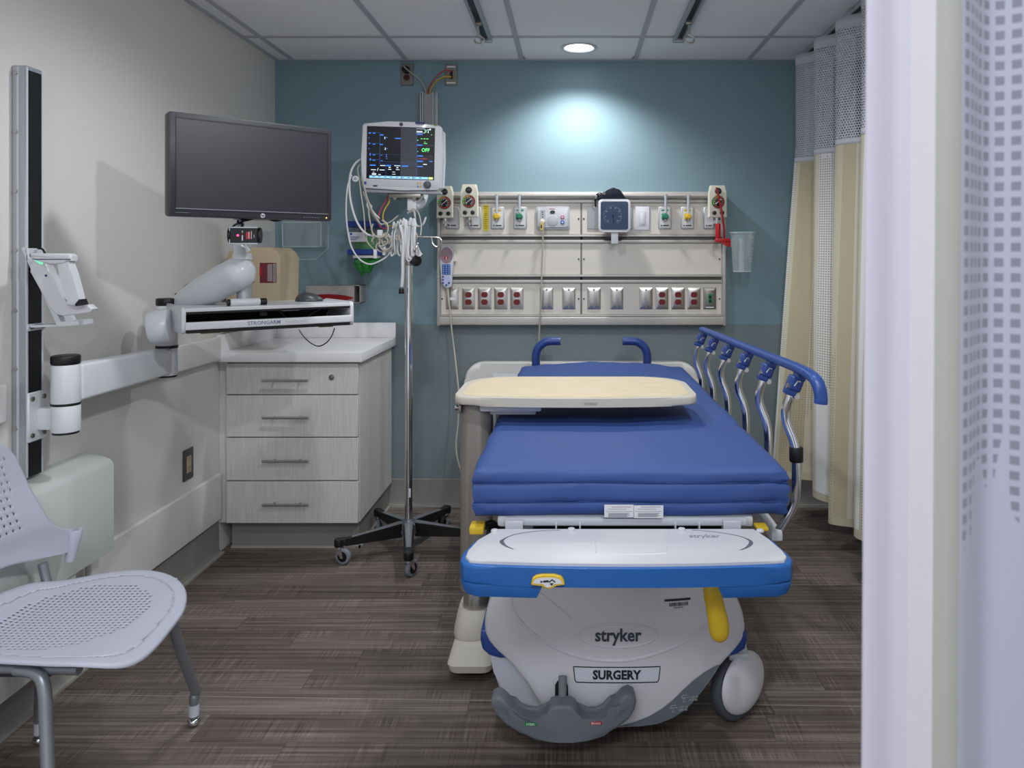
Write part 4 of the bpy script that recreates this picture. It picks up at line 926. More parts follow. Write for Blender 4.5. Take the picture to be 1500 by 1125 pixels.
b = nb(); bx(b, 0.037, 0.041, -0.0008, 0.001, 0.008, 0.026, 0, 1, MC); bx(b, 0.0375, 0.0405, -0.0008, 0.001, 0.035, 0.041, 0, 1, MC); bx(b, 0.058, 0.0605, -0.0012, 0.001, 0.015, 0.038, 0, 1, MC); bx(b, 0.066, 0.068, -0.0008, 0.001, 0.014, 0.040, 0, 1, MC); bx(b, 0.0745, 0.076, -0.0008, 0.001, 0.018, 0.028, 0, 1, MC); obj('white_print', b, mat('print_white', 'd8d4d6', 0.5), cr)
b = nb(); tube(b, [MC @ Vector(p) for p in ((0.03, 0.025, 0.054), (0.036, 0.02, 0.063), (0.02, 0.02, 0.07), (0.028, 0.04, 0.086))], 0.0035); tube(b, [MC @ Vector(p) for p in ((0.0, 0.02, 0.05), (0.02, 0.0, 0.062), (0.05, 0.02, 0.078), (0.07, 0.045, 0.09))], 0.003); obj('cable', b, M_black, cr)
b = nb(); cyl(b, MC @ Vector((0.026, 0.035, 0.052)), MC @ Vector((0.026, 0.035, 0.082)), 0.012, n=12); obj('mount_stem', b, M_alu, cr)
# mouse
mp = FL+e*0.476+bk*0.167+Vector((0, 0, 1.166))
ms = thing('computer_mouse', 'dark grey computer mouse on top of the keyboard tray', 'mouse', tuple(mp))
b = nb(); bmesh.ops.create_uvsphere(b, u_segments=24, v_segments=14, radius=1.0)
for v in b.verts:
    x, y_, z = v.co; z = max(z, -0.02); 
    v.co = Vector((x*0.052, y_*0.033, max(0.0005, z*0.032*(1+0.25*x*-1)+0.002)))
b.transform(Matrix.Translation(mp) @ Matrix.Rotation(TH-0.35, 4, 'Z')); obj('body', b, mat('mouse_grey', '3a3b40', 0.35), ms)
b = nb(); cyl(b, mp+Vector((-0.030, -0.020, 0.018)), mp+Vector((-0.026, -0.012, 0.026)), 0.006, n=10); obj('wheel', b, M_black, ms)
b = nb(); tube(b, [P(438, 483, 2.66), P(445, 493, 2.65), P(456, 503, 2.65), P(467, 507, 2.66), P(478, 502, 2.70), P(486, 492, 2.74), P(490, 481, 2.78)], 0.0022, n=6); obj('cord', b, M_black, ms)
for pts_ in ([tp(0.33, 0.06, 1.142), tp(0.345, 0.05, 1.125), tp(0.36, 0.055, 1.110)], [tp(0.43, 0.05, 1.111), tp(0.445, 0.05, 1.125), tp(0.48, 0.05, 1.142)], [tp(0.50, 0.05, 1.108), tp(0.512, 0.05, 1.135), tp(0.515, 0.055, 1.144)]):
    b = nb(); tube(b, pts_, 0.002, n=6); obj('cable', b, mat('cable_dark', '3a3a3e', 0.4), kb)

# ------------------------------------------------------------ barcode scanner and holder
SD = 2.18
def SP(px, py): v = P(px, py, SD); return (v.x, v.z)
sh = thing('scanner_holder', 'light grey bracket and cradle for the barcode scanner on the wall track', 'holder', (-1.5, 2.21, 1.13))
b = nb()
prism(b, [SP(35, 364), SP(38.5, 362), SP(93, 471), SP(119, 469), SP(119, 476), SP(90, 478), SP(86, 474)], 'y', SD-0.012, SD+0.055, 0.001, 1)
bx(b, TX, TX+0.006, TY0-0.004, TY1+0.004, 1.325, 1.362, 0.002, 1); prism(b, [SP(37, 476.5), SP(90, 475), SP(90, 478), SP(37, 480)], 'y', SD-0.005, SD+0.05)
bx(b, TX, TX+0.006, TY0-0.004, TY1+0.004, 1.125, 1.145, 0.002, 1)
obj('bracket', b, M_whiteg, sh)
b = nb()
for z in (1.343, 1.135):
    for yy in (TY0+0.008, TY1-0.010): cyl(b, (TX+0.005, yy, z), (TX+0.011, yy, z), 0.0055, n=10)
obj('bolt', b, M_steel2, sh)
b = nb(); prism(b, [SP(*p) for p in ((61, 371), (52, 383), (50, 398), (80, 452), (88, 460), (98, 462.5), (138, 457), (141, 452), (134, 446), (106, 446), (95, 437), (80, 405), (78, 394), (72, 386), (66, 377))], 'y', SD-0.018, SD+0.012, 0.005, 3); obj('cradle', b, M_white, sh)
b = nb(); prism(b, [SP(*p) for p in ((61, 371), (58, 378), (58.5, 381), (66, 387), (70, 387), (67, 380), (63, 377))], 'y', SD-0.022, SD-0.0185); sh_l = obj('glow_ring', b, mat('scanner_green', '7ce0b8', 0.4, emit=0.8), sh)
b = nb(); cyl(b, (P(74, 403.5, SD).x, SD-0.0195, P(74, 403.5, SD).z), (P(74, 403.5, SD).x, SD-0.017, P(74, 403.5, SD).z), 0.0035, n=10); obj('blue_dot', b, mat('navy_dot', '2a3460', 0.5), sh)
sc = thing('barcode_scanner', 'pale lilac-white handheld barcode scanner resting in the cradle on the wall', 'scanner', (P(95, 400, SD).x, SD-0.03, 1.18))
b = nb(); prism(b, [SP(*p) for p in ((63, 371), (118, 371.5), (122, 375), (121.5, 382), (112, 384.5), (92, 388.5), (80, 384), (70, 381), (64, 377))], 'y', SD-0.055, SD-0.0185, 0.008, 3)
prism(b, [SP(*p) for p in ((103, 382), (117, 382), (122, 400), (131, 433), (133, 441), (128, 447), (114, 446), (112, 440), (114, 432), (104, 404), (100, 394), (99, 387))], 'y', SD-0.050, SD-0.020, 0.008, 3)
obj('body', b, M_white, sc)
b = nb(); prism(b, [SP(*p) for p in ((70, 379.3), (121, 379.3), (121, 380.5), (70, 380.6))], 'y', SD-0.0556, SD-0.05); obj('blue_line', b, mat('navy_dot', '2a3460', 0.5), sc)
b = nb(); prism(b, [SP(*p) for p in ((127, 444), (133, 437), (136, 445), (128, 447))], 'y', SD-0.052, SD-0.019); obj('connector', b, M_black, sc)
b = nb(); tube(b, [P(56, 364, SD+0.02), P(62, 365, SD+0.01), P(66, 371, SD)], 0.003, n=6); obj('cable', b, M_black, sc)

# ------------------------------------------------------------ IV pole
IX, IY = -0.747, 3.48
def IP(px, py, dy=0.0): return P(px, py, IY+dy)
t = thing('iv_pole', 'chrome IV pole with a black five-legged base on casters', 'IV pole', (IX, IY, 0))
b = nb(); cyl(b, (IX, IY, 0.10), (IX, IY, 1.305), 0.0172, n=24); obj('lower_pole', b, M_chrome, t)
b = nb(); cyl(b, (IX, IY, 1.30), (IX, IY, 1.345), 0.023, n=20, bev=0.003); cyl(b, (IX, IY, 1.345), (IX, IY, 1.36), 0.019, n=20, bev=0.002); cl = obj('collar', b, M_steel, t)
b = nb(); cyl(b, (IX+0.020, IY-0.01, 1.322), (IX+0.036, IY-0.018, 1.322), 0.008, n=12); cyl(b, (IX+0.034, IY-0.02, 1.322), (IX+0.044, IY-0.034, 1.322), 0.0255, n=16, bev=0.004); obj('knob', b, M_black, cl)
b = nb(); cyl(b, (IX, IY, 1.36), (IX, IY, 1.50), 0.0095, n=16); cyl(b, (IX, IY, 1.36), (IX, IY, 1.435), 0.0125, n=16); obj('upper_pole', b, M_steel, t)
b = nb()
L_ = [IP(599, 347), IP(570, 347.5), IP(558, 348), IP(553.5, 350.5), IP(552, 355), IP(555, 360), IP(561, 360), IP(564, 357), IP(563, 352)]
R_ = [IP(599, 347), IP(628, 347.5), IP(641, 348), IP(645.5, 350.5), IP(646.5, 355), IP(643, 361), IP(637, 360.5), IP(633.5, 356), IP(632, 348)]
tube(b, L_, 0.0042); tube(b, R_, 0.0042); cyl(b, (IX, IY, 1.425), (IX, IY, 1.443), 0.0135, n=14); obj('hook_bar', b, M_steel, t)
b = nb(); tube(b, [(IX, IY, 1.408), (IX+0.03, IY-0.04, 1.406), (IX+0.058, IY-0.085, 1.402), (IX+0.055, IY-0.1, 1.385), (IX+0.048, IY-0.1, 1.36), (IX+0.044, IY-0.09, 1.372)], 0.004); tube(b, [(IX, IY, 1.408), (IX-0.02, IY+0.05, 1.406), (IX-0.03, IY+0.09, 1.39), (IX-0.02, IY+0.1, 1.37)], 0.004); obj('hook_bar', b, M_steel, t)
b = nb(); loft(b, [(IX, IY, 0.085, 0.05, 0.05), (IX, IY, 0.125, 0.045, 0.045), (IX, IY, 0.140, 0.024, 0.024), (IX, IY, 0.146, 0.021, 0.021)], 24); hub = obj('hub', b, mat('pole_base_grey', '62666c', 0.35, 0.3), t)
b = nb(); bx(b, IX+0.004, IX+0.013, IY-0.0182, IY-0.0165, 0.245, 0.285); obj('label_sticker', b, M_paper, t)
M_tire = mat('caster_tire', '82868e', 0.6); M_leg = mat('pole_leg_black', '1b1b1d', 0.35); M_legtop = mat('pole_leg_grey', '7d8187', 0.3, 0.3)
for k in range(5):
    a = math.radians((-78, -6, 66, 130, -150)[k]); d = Vector((math.cos(a), math.sin(a), 0)); s = Vector((-d.y, d.x, 0)); c0 = Vector((IX, IY, 0)); R_l = 0.312
    b = nb(); vs = []
    for r_, w_, z0, z1 in ((0.035, 0.024, 0.070, 0.132), (R_l-0.02, 0.015, 0.075, 0.103)):
        for sg in (-1, 1):
            for z in (z0, z1): vs.append(b.verts.new(c0+d*r_+s*sg*w_+Vector((0, 0, z))))
    for f in ((0, 1, 3, 2), (4, 6, 7, 5), (0, 4, 5, 1), (2, 3, 7, 6), (0, 2, 6, 4), (1, 5, 7, 3)): b.faces.new([vs[i] for i in f])
    bmesh.ops.bevel(b, geom=b.edges[:], offset=0.003, segments=2, affect='EDGES'); lg = obj('leg', b, M_leg, t)
    b = nb(); vs = [b.verts.new(c0+d*r_+s*sg*w_+Vector((0, 0, z))) for r_, w_, z in ((0.03, 0.019, 0.1335), (R_l-0.055, 0.010, 0.1080)) for sg in (-1, 1)]
    b.faces.new((vs[0], vs[1], vs[3], vs[2])); obj('top_strip', b, M_legtop, lg)
    b = nb(); cp = c0+d*R_l; cyl(b, cp+Vector((0, 0, 0.075)), cp+Vector((0, 0, 0.108)), 0.021, n=20, bev=0.003); cyl(b, cp-d*0.022+Vector((0, 0, 0.079)), cp-d*0.022+Vector((0, 0, 0.107)), 0.019, n=14, bev=0.003); obj('end_cap', b, M_leg, lg)
    # caster
    th = (a+PI/2+(0.9, 0.5, 0.2, -2.3, 0.8)[k]); fd = Vector((math.cos(th), math.sin(th), 0)); ax = Vector((-fd.y, fd.x, 0)); wc = cp+fd*0.020+Vector((0, 0, 0.0345))
    b = nb(); cyl(b, cp+Vector((0, 0, 0.066)), cp+Vector((0, 0, 0.076)), 0.016, n=16)
    for sg in (-1, 1):
        v4 = [cp+ax*sg*0.0125-fd*0.012+Vector((0, 0, 0.068)), cp+ax*sg*0.0125+fd*0.018+Vector((0, 0, 0.068)), wc+ax*sg*0.0125+fd*0.006-Vector((0, 0, 0.006)), wc+ax*sg*0.0125-fd*0.006-Vector((0, 0, 0.006))]
        A = [b.verts.new(p) for p in v4]; B_ = [b.verts.new(p+ax*sg*0.002) for p in v4]
        b.faces.new(A); b.faces.new(B_)
        for i in range(4): b.faces.new((A[i], A[(i+1) % 4], B_[(i+1) % 4], B_[i]))
    cyl(b, wc-ax*0.0135, wc+ax*0.0135, 0.004, n=8); cs = obj('caster_fork', b, M_chrome, t)
    b = nb(); cyl(b, wc-ax*0.010, wc+ax*0.010, 0.0340, n=28, bev=0.004); obj('tire', b, M_tire, cs)
    b = nb(); cyl(b, wc-ax*0.0106, wc+ax*0.0106, 0.0225, n=24); obj('wheel_disc', b, M_black, cs)

# ------------------------------------------------------------ patient monitor on its wall arm
PD = 3.50; ps = F/PD
t = thing('patient_monitor', 'white patient monitor with a lit screen reading OFF on a wall arm', 'patient monitor', tuple(P(590, 282, PD+0.05)))
ctr = P(588, 229, PD)
MP = T(ctr) @ Matrix.Rotation(math.radians(1.5), 4, 'Y') @ Matrix.Rotation(math.radians(2), 4, 'Z') @ Matrix.Rotation(math.radians(3), 4, 'X')
def mq(cx_, cy_): # crop-7 coordinates to monitor local x,z
    x = 480+cx_/5.114; y_ = 80+cy_/5.114
    # undo the slant of the housing in the photograph
    xx = x-588-(y_-229)*0.06; return (xx/ps, -(y_-229)/ps)
w2, h2 = 0.181, 0.152
outl = [(-w2+0.0, -h2+0.012), (-w2+0.012, -h2), (0, -h2-0.004), (w2-0.012, -h2), (w2, -h2+0.012), (w2+0.003, 0), (w2, h2-0.016), (w2-0.010, h2-0.006), (0.06, h2+0.006), (-0.06, h2+0.006), (-w2+0.010, h2-0.006), (-w2, h2-0.016), (-w2-0.003, 0)]
b = nb(); prism(b, outl, 'y', 0, 0.05, 0.008, 3); b.transform(MP); obj('housing', b, M_white, t)
b = nb(); prism(b, [(x*0.96+0.012, z*0.94-0.006) for x, z in outl], 'y', 0.05, 0.115, 0.01, 2); b.transform(MP); obj('rear_housing', b, M_whiteg, t)
sx0, sz1 = mq(287, 550); sx1, sz0 = mq(803, 930)
sx0 -= 0.0; 
b = nb(); bx(b, sx0-0.004, sx1+0.004, -0.0015, 0.003, sz0-0.003, sz1+0.004, 0.001, 1, MP); obj('bezel', b, M_dark, t)
ms_dark = mat('monitor_screen', '0a0c14', 0.25, emit=0.5)
b = nb(); bx(b, sx0, sx1, -0.0022, 0.001, sz0, sz1, 0, 1, MP); scn = obj('screen', b, ms_dark, t)
W_, H_ = sx1-sx0, sz1-sz0
def su(u): return sx0+W_*(u-290)/(800-290)
def sv(v): return sz1-H_*(v-552)/(930-552)
E_blue = mat('scr_blue', '3a78d8', 0.5, emit=0.9); E_dblue = mat('scr_line', '28477e', 0.5, emit=0.7); E_white = mat('scr_white', 'd8e6f0', 0.5, emit=0.9); E_green = mat('scr_green', '66e07a', 0.5, emit=1.0); E_lb = mat('scr_band', '8cc0e6', 0.5, emit=0.9); E_gr = mat('scr_grey', '34363c', 0.5, emit=0.5); E_red = mat('scr_red', 'a83a5a', 0.5, emit=0.7); E_bg = mat('scr_band_blue', '203a70', 0.5, emit=0.6); E_ly = mat('scr_lime', 'c8e08a', 0.5, emit=0.9)
def rects(name, rs, m, eps=0.0028):
    b = nb()
    for u0, u1, v0, v1 in rs: bx(b, su(u0), su(u1), -eps, -0.002, sv(v1), sv(v0), 0, 1, MP)
    return obj(name, b, m, scn)
rects('grey_panel', [(545, 798, 552, 912), (678, 798, 600, 912)], E_gr, 0.0024)
rects('dark_panel', [(672, 800, 552, 600), (672, 798, 685, 752), (672, 798, 600, 668)], mat('scr_dark', '0c0e14', 0.4, emit=0.5), 0.0026)
rects('line', [(384, 387, 592, 830), (300, 384, 592, 594), (302, 384, 672, 674), (305, 388, 750, 752), (308, 388, 792, 794), (668, 671, 552, 912), (390, 670, 806, 808), (388, 670, 752, 753), (434, 436, 835, 910), (554, 556, 835, 910), (390, 670, 822, 824)], E_dblue)
rects('heading', [(298, 316, 594, 602), (330, 350, 595, 601), (385, 412, 606, 613), (385, 408, 676, 683), (330, 350, 676, 682), (300, 312, 670, 678), (392, 402, 756, 761), (330, 352, 756, 761), (330, 352, 796, 801), (395, 408, 797, 802), (432, 443, 625, 630), (437, 447, 706, 711), (500, 545, 628, 635), (298, 304, 630, 636), (300, 306, 710, 716), (432, 441, 752, 758), (432, 441, 766, 772), (436, 443, 780, 786), (310, 355, 831, 839), (434, 474, 831, 839), (556, 605, 831, 839), (670, 712, 592, 600), (672, 712, 672, 680), (674, 718, 752, 760), (674, 718, 792, 800), (676, 718, 831, 838), (308, 315, 745, 765), (308, 318, 786, 800), (768, 792, 792, 798)], E_blue)
rects('value', [(420, 425, 622, 640), (425, 430, 702, 720), (320, 358, 866, 871), (386, 424, 866, 871), (452, 476, 861, 865), (512, 538, 861, 865), (455, 470, 845, 851), (515, 530, 845, 851), (336, 345, 884, 888), (484, 505, 880, 883), (484, 508, 896, 899), (390, 430, 833, 838), (498, 545, 832, 836), (665, 710, 572, 579), (765, 775, 552, 562), (752, 758, 570, 585), (745, 770, 560, 564), (376, 396, 900, 904), (720, 750, 815, 820), (328, 360, 895, 905)], E_white)
rects('green_value', [(697, 713, 626, 631), (719, 735, 626, 631), (741, 757, 626, 631), (726, 736, 650, 654), (722, 750, 661, 665), (670, 680, 638, 643), (778, 784, 594, 600), (735, 741, 562, 582), (674, 679, 720, 726)], E_green)
rects('red_line', [(682, 757, 776, 779), (776, 788, 754, 757), (720, 724, 768, 786)], E_red)
rects('soft_key_band', [(308, 552, 912, 929), (556, 640, 912, 929), (644, 760, 912, 929)], E_lb); rects('lime_key', [(764, 797, 912, 929)], E_ly)
rects('key_print', [(330+45*k, 350+45*k, 917, 922) for k in range(9)], E_dblue, 0.0032)
rects('clock_frame', [(664, 731, 555, 557), (729, 731, 555, 586), (664, 731, 584, 586)], E_white)
obj('lettering', text('OFF', 0.0235, MP @ T((su(737), -0.0028, sv(713))) @ FACE, 0.0002, 0.9, 0.0005), E_green, scn)
obj('lettering', text('/', 0.020, MP @ T((su(372), -0.0028, sv(866))) @ FACE, 0.0001, 1, 0.0003), E_white, scn)
b = nb(); x, z = mq(533, 524); cyl(b, MP @ Vector((x, -0.003, z)), MP @ Vector((x, 0.002, z)), 0.0085, n=18); cyl(b, MP @ Vector((x, -0.0035, z)), MP @ Vector((x, 0.002, z)), 0.005, n=12); obj('alarm_light', b, mat('charcoal', '3c3e48', 0.4), t)
b = nb(); x, z = mq(672, 511); bx(b, x-0.022, x+0.022, -0.0012, 0.001, z-0.0045, z+0.0045, 0, 1, MP); nm_ = obj('name_strip', b, mat('strip_navy', '2c3c78', 0.5), t)
b = nb(); bx(b, x-0.016, x+0.016, -0.0012, 0.001, z-0.009, z-0.0055, 0, 1, MP); obj('print', b, M_mgrey, nm_)
b = nb(); x, z = mq(787, 521); cyl(b, MP @ Vector((x, -0.0025, z)), MP @ Vector((x, 0.002, z)), 0.0055, n=14); obj('sensor', b, mat('sensor_olive', '7a7430', 0.4), t)
b = nb(); x, z = mq(762, 968); cyl(b, MP @ Vector((x, -0.018, z)), MP @ Vector((x, 0.002, z)), 0.0155, 0.0175, 22, 0.003); obj('control_knob', b, mat('knob_grey', '4e5058', 0.45), t)
b = nb(); x0_, z_ = mq(320, 1000); x1_, z1_ = mq(850, 935); bx(b, x0_-0.01, x1_-0.004, -0.001, 0.004, z_+0.004, z1_-0.002, 0.003, 2, MP); obj('lower_panel', b, mat('monitor_panel', 'bfc0c6', 0.4), t)
for (u, v, m) in ((690, 960, YS), (710, 959, mat('key_orange', 'd8a060', 0.5)), (692, 984, mat('key_blue2', '4a86c0', 0.5)), (711, 984, mat('key_orange', 'd8a060', 0.5))):
    b = nb(); x, z = mq(u, v); bx(b, x-0.004, x+0.004, -0.002, 0.0, z-0.004, z+0.004, 0, 1, MP); obj('key', b, m, t)
b = nb(); x, z = mq(375, 988); bx(b, x-0.010, x+0.010, -0.0018, 0.0, z-0.003, z+0.003, 0, 1, MP); obj('slot', b, M_ink, t)
b = nb(); x, z = mq(296, 968); cyl(b, MP @ Vector((x+0.002, -0.001, z)), MP @ Vector((x+0.002, 0.001, z)), 0.007, n=16); obj('round_emblem', b, mat('emblem_blue', '2c4ca0', 0.5), t)
b = nb(); x0_, z0_ = mq(322, 1010); bx(b, -w2+0.012, w2-0.004, 0.01, 0.11, -h2-0.018, -h2-0.002, 0.006, 2, MP); obj('base_tray', b, mat('tray_grey', '94959b', 0.45), t)
b = nb(); q0 = P(600, 289, PD+0.06); bx(b, q0.x-0.09, q0.x+0.06, PD+0.02, PD+0.1, q0.z-0.006, q0.z+0.012, 0.005); cyl(b, (q0.x-0.06, PD+0.02, q0.z-0.008), (q0.x-0.06, PD+0.09, q0.z-0.008), 0.008, n=10); cyl(b, (q0.x+0.03, PD+0.02, q0.z-0.008), (q0.x+0.03, PD+0.09, q0.z-0.008), 0.008, n=10); obj('tilt_plate', b, M_steel2, t)
b = nb(); a0 = P(605, 292, PD+0.07); bx(b, a0.x-0.022, a0.x+0.022, PD+0.04, PD+0.1, a0.z-0.055, a0.z+0.004, 0.008)
tube(b, [(a0.x, PD+0.07, a0.z-0.03), (a0.x+0.03, PD+0.12, a0.z-0.01), (a0.x+0.015, PD+0.3, a0.z+0.10), (-0.763, WB-0.07, 1.79)], 0.022, n=12); bx(b, -0.795, -0.731, WB-0.08, WB-0.036, 1.735, 1.86, 0.004); obj('support_arm', b, M_white, t)
b = nb(); tube(b, [P(597, 312, PD+0.06), P(606, 309, PD+0.05), P(608, 318, PD+0.05), P(609, 328, PD+0.03), P(614, 332, PD+0.02), P(620, 328, PD+0.0), P(624, 318, PD+0.0)], 0.0045); tube(b, [P(612, 296, PD+0.06), P(617, 290, PD+0.05), P(619, 284, PD+0.06)], 0.006); obj('cable_hook', b, M_white, t)

# cables
def cable(parent, pts, r, m=M_cable, name='cable', dy=0.0):
    b = nb(); tube(b, [P(p[0], p[1], (p[2] if len(p) > 2 else IY-0.03)+dy) for p in pts], r, n=6, k=5); return obj(name, b, m, parent)
t = thing('monitor_cables', 'tangle of white and grey patient leads hanging on the IV pole hooks', 'cables', tuple(P(575, 400, IY)))
rr_ = random.Random(3)
cable(t, [(531, 232, 3.55), (520, 240, 3.52), (513, 256, 3.48), (512, 280, 3.46), (516, 305, 3.44), (524, 327, 3.43), (536, 342, 3.42), (552, 346.5, 3.42), (568, 347, 3.44), (584, 345, 3.46)], 0.0048)
cable(t, [(515, 256, 3.47), (509, 275, 3.45), (507, 305, 3.44), (509, 335, 3.43), (515, 362, 3.42), (527, 380, 3.41), (542, 387, 3.41), (557, 382, 3.42), (568, 374, 3.43), (575, 362, 3.45), (574, 340, 3.46)], 0.0035)
cable(t, [(531, 238, 3.55), (524, 246, 3.52), (526, 262, 3.5), (529, 285, 3.47), (533, 312, 3.45), (535, 340, 3.44), (538, 354, 3.43), (546, 364, 3.43), (552, 370, 3.43)], 0.003, M_cableg)
cable(t, [(529, 262, 3.5), (534, 275, 3.48), (539, 296, 3.46), (541, 318, 3.45), (546, 345, 3.44), (547, 358, 3.44)], 0.0032, M_cableg)
cable(t, [(530, 258, 3.5), (536, 284, 3.46), (545, 308, 3.44), (555, 325, 3.43), (560, 330, 3.43)], 0.0035, M_cableg)
cable(t, [(532, 281, 3.48), (537, 293, 3.46), (545, 312, 3.45), (556, 327, 3.44), (570, 326, 3.44), (583, 316, 3.45)], 0.0032, M_cableg)
cable(t, [(543, 305, 3.45), (549, 313, 3.44), (556, 320, 3.44)], 0.0035)
b = nb(); v = P(521, 262, 3.47); cyl(b, v, v+Vector((0, -0.006, 0)), 0.014, n=10); cp_ = obj('round_clip', b, M_white, t)
b = nb(); cyl(b, v+Vector((0, -0.006, 0)), v+Vector((0, -0.0065, 0)), 0.008, n=10); obj('clip_centre', b, M_mgrey, cp_)
b = nb(); loft(b, [(P(541, 307, 3.46).x+0.004, 3.46, P(541, 307, 3.46).z, 0.008, 0.006), (P(541, 302, 3.46).x, 3.46, P(541, 302, 3.46).z, 0.014, 0.008), (P(539, 296, 3.46).x, 3.46, P(539, 296, 3.46).z, 0.006, 0.005)], 12); obj('connector', b, M_white, t)
for (px, py, w_, h_) in ((557, 343, 8, 13), (563, 367, 5, 14), (550, 372, 5, 14), (558, 349, 6, 8)):
    b = nb(); v = P(px, py, 3.42); bx(b, v.x-w_/2*0.003, v.x+w_/2*0.003, 3.41, 3.425, v.z-h_/2*0.003, v.z+h_/2*0.003, 0.004); obj('connector', b, M_white, t)
# bundle of loops over the hook
for k in range(12):
    dx = -27+k*2.8+rr_.uniform(-1, 1); w_ = rr_.uniform(2, 5); top = 317+rr_.uniform(0, 9)+abs(k-6)*0.8; bot = 352+rr_.uniform(0, 38); y_ = IY-0.055+rr_.uniform(-0.02, 0.02)
    x = 603+dx
    cable(t, [(x, top+10, y_), (x+w_*0.4, top, y_), (x+w_, top+10, y_), (x+w_+rr_.uniform(-2, 3), (top+bot)/2, y_-0.01), (x+w_-1, bot-6, y_), (x+rr_.uniform(-2, 1), bot, y_), (x-w_*0.6, bot-8, y_), (x-1, (top+bot)/2, y_+0.01), (x, top+12, y_)], rr_.choice((0.0025, 0.0035, 0.0055)), rr_.choice((M_cable, M_cable, M_cableg)))
for k in range(6):
    cx_, cy_ = rr_.uniform(556, 574), rr_.uniform(333, 366); rx, ry = rr_.uniform(6, 15), rr_.uniform(7, 13); y_ = IY-0.065-0.004*k
    cable(t, [(cx_+rx*math.cos(a/10*2*PI+k), cy_+ry*math.sin(a/10*2*PI+k), y_) for a in range(9)], 0.0036, rr_.choice((M_cable, M_cableg)))
cable(t, [(586, 330, 3.41), (590, 345, 3.405), (591, 360, 3.405), (590, 380, 3.405), (590, 400, 3.405), (588.5, 420, 3.41)], 0.0075)
cable(t, [(594, 322, 3.44), (596, 345, 3.43), (594, 365, 3.43), (596, 380, 3.44)], 0.0075)
cable(t, [(597, 312, 3.5), (605, 306, 3.5), (613, 312, 3.49), (617, 330, 3.47), (616, 345, 3.44)], 0.0028, M_cableg)
b = nb(); v = P(588, 425, 3.41); cyl(b, v+Vector((0, 0, 0.008)), v-Vector((0, 0, 0.016)), 0.011, 0.013, 14, 0.002); obj('connector', b, M_black, t)
b = nb()
for k in range(5): tube(b, [P(603+1.6*k, 355, 3.44), P(606+2.0*k, 366, 3.43), P(611+1.3*k, 374-k, 3.43), P(616+0.6*k, 375-0.6*k, 3.43)], 0.0026, n=6)
obj('ribbon_lead', b, M_cable, t)
for nm, pts in (('red_lead', [(570, 283, 3.58), (565, 295, 3.56), (557, 309, 3.54), (554.5, 322, 3.52), (558, 333, 3.5), (570, 335, 3.47)]), ('yellow_lead', [(571.5, 283, 3.56), (570, 296, 3.54), (563, 308, 3.52), (561, 320, 3.5), (566, 330, 3.48), (576, 331, 3.46)])):
    cable(t, pts, 0.0032, MATS[nm], nm)
# ------------------------------------------------------------ overbed table
TXc = -0.325; TY = 2.56
t = thing('overbed_table', 'overbed table with a maple-look top reaching across the stretcher', 'overbed table', (TXc, TY, 0))
s4 = F/2.40
def TOPO(inset):
    # outline of the top, front edge bowed
    x0, x1, yb, yf = -0.383+inset, 0.407-inset, 2.865-inset, 2.425+inset; o_ = []
    for (cx, cy, r, a0, a1, n) in ((x1-0.05, yf+0.07, 0.05, -65, 5, 6), (x1-0.16, yb-0.16, 0.16, 5, 90, 10), (x0+0.16, yb-0.16, 0.16, 90, 175, 10), (x0+0.05, yf+0.07, 0.05, 175, 245, 6)):
        for i in range(n+1):
            a = math.radians(a0+(a1-a0)*i/n); o_.append((cx+r*math.cos(a), cy+r*math.sin(a)))
    for i in range(1, 12):
        u = i/12; x = x0+0.026+(x1-x0-0.052)*u; o_.append((x, yf+0.026-0.040*(1-(2*u-1)**2)**0.7))
    return o_
b = nb(); prism(b, TOPO(0), 'z', 0.860, 0.888, 0.009, 3); tt = obj('tabletop_rim', b, M_tbase, t)
b = nb(); prism(b, TOPO(0.022), 'z', 0.884, 0.8895, 0.001, 1); obj('wood_surface', b, M_maple, t)
obj('lettering', text('stryker', 0.014, T((0.06, 2.4095, 0.874)) @ FACE, 0.0004, 1.1, 0.0002), mat('rim_emboss', 'aea89c', 0.6), tt)
b = nb(); bx(b, -0.30, -0.10, 2.47, 2.62, 0.835, 0.853, 0.006); bx(b, -0.34, -0.12, 2.52, 2.60, 0.815, 0.836, 0.004); obj('top_bracket', b, M_whiteg, t)
b = nb(); cyl(b, (-0.383, 2.50, 0.842), (-0.368, 2.50, 0.842), 0.008, n=12); bx(b, -0.372, -0.362, 2.485, 2.515, 0.825, 0.853, 0.003); obj('release_catch', b, M_steel2, t)
def col(b, x0, x1, y0, y1, z0, z1, r): prism(b, rrect(x0, x1, y0, y1, r, 6), 'z', z0, z1, 0.002, 1)
b = nb(); col(b, -0.372, -0.268, 2.49, 2.62, 0.235, 0.850, 0.045); obj('outer_column', b, M_taupe, t)
b = nb(); col(b, -0.362, -0.278, 2.50, 2.61, 0.150, 0.24, 0.038); obj('inner_column', b, mat('column_silver', 'b4b0ad', 0.35, 0.8), t)
b = nb(); loft(b, [(-0.325, 2.58, 0.098, 0.068, 0.125), (-0.325, 2.575, 0.115, 0.066, 0.12), (-0.322, 2.565, 0.165, 0.058, 0.085), (-0.322, 2.565, 0.178, 0.053, 0.075)], 32, power=3.2); obj('column_collar', b, M_tbase, t)
b = nb()
ring = []
for z, x0, x1, y0, y1, r in ((0.022, -0.392, -0.255, 2.405, 2.80, 0.03), (0.045, -0.398, -0.250, 2.400, 2.81, 0.03), (0.085, -0.385, -0.255, 2.44, 2.78, 0.035), (0.100, -0.375, -0.26, 2.46, 2.76, 0.035)):
    ring.append([b.verts.new((x, y, z)) for x, y in rrect(x0, x1, y0, y1, r, 4)])
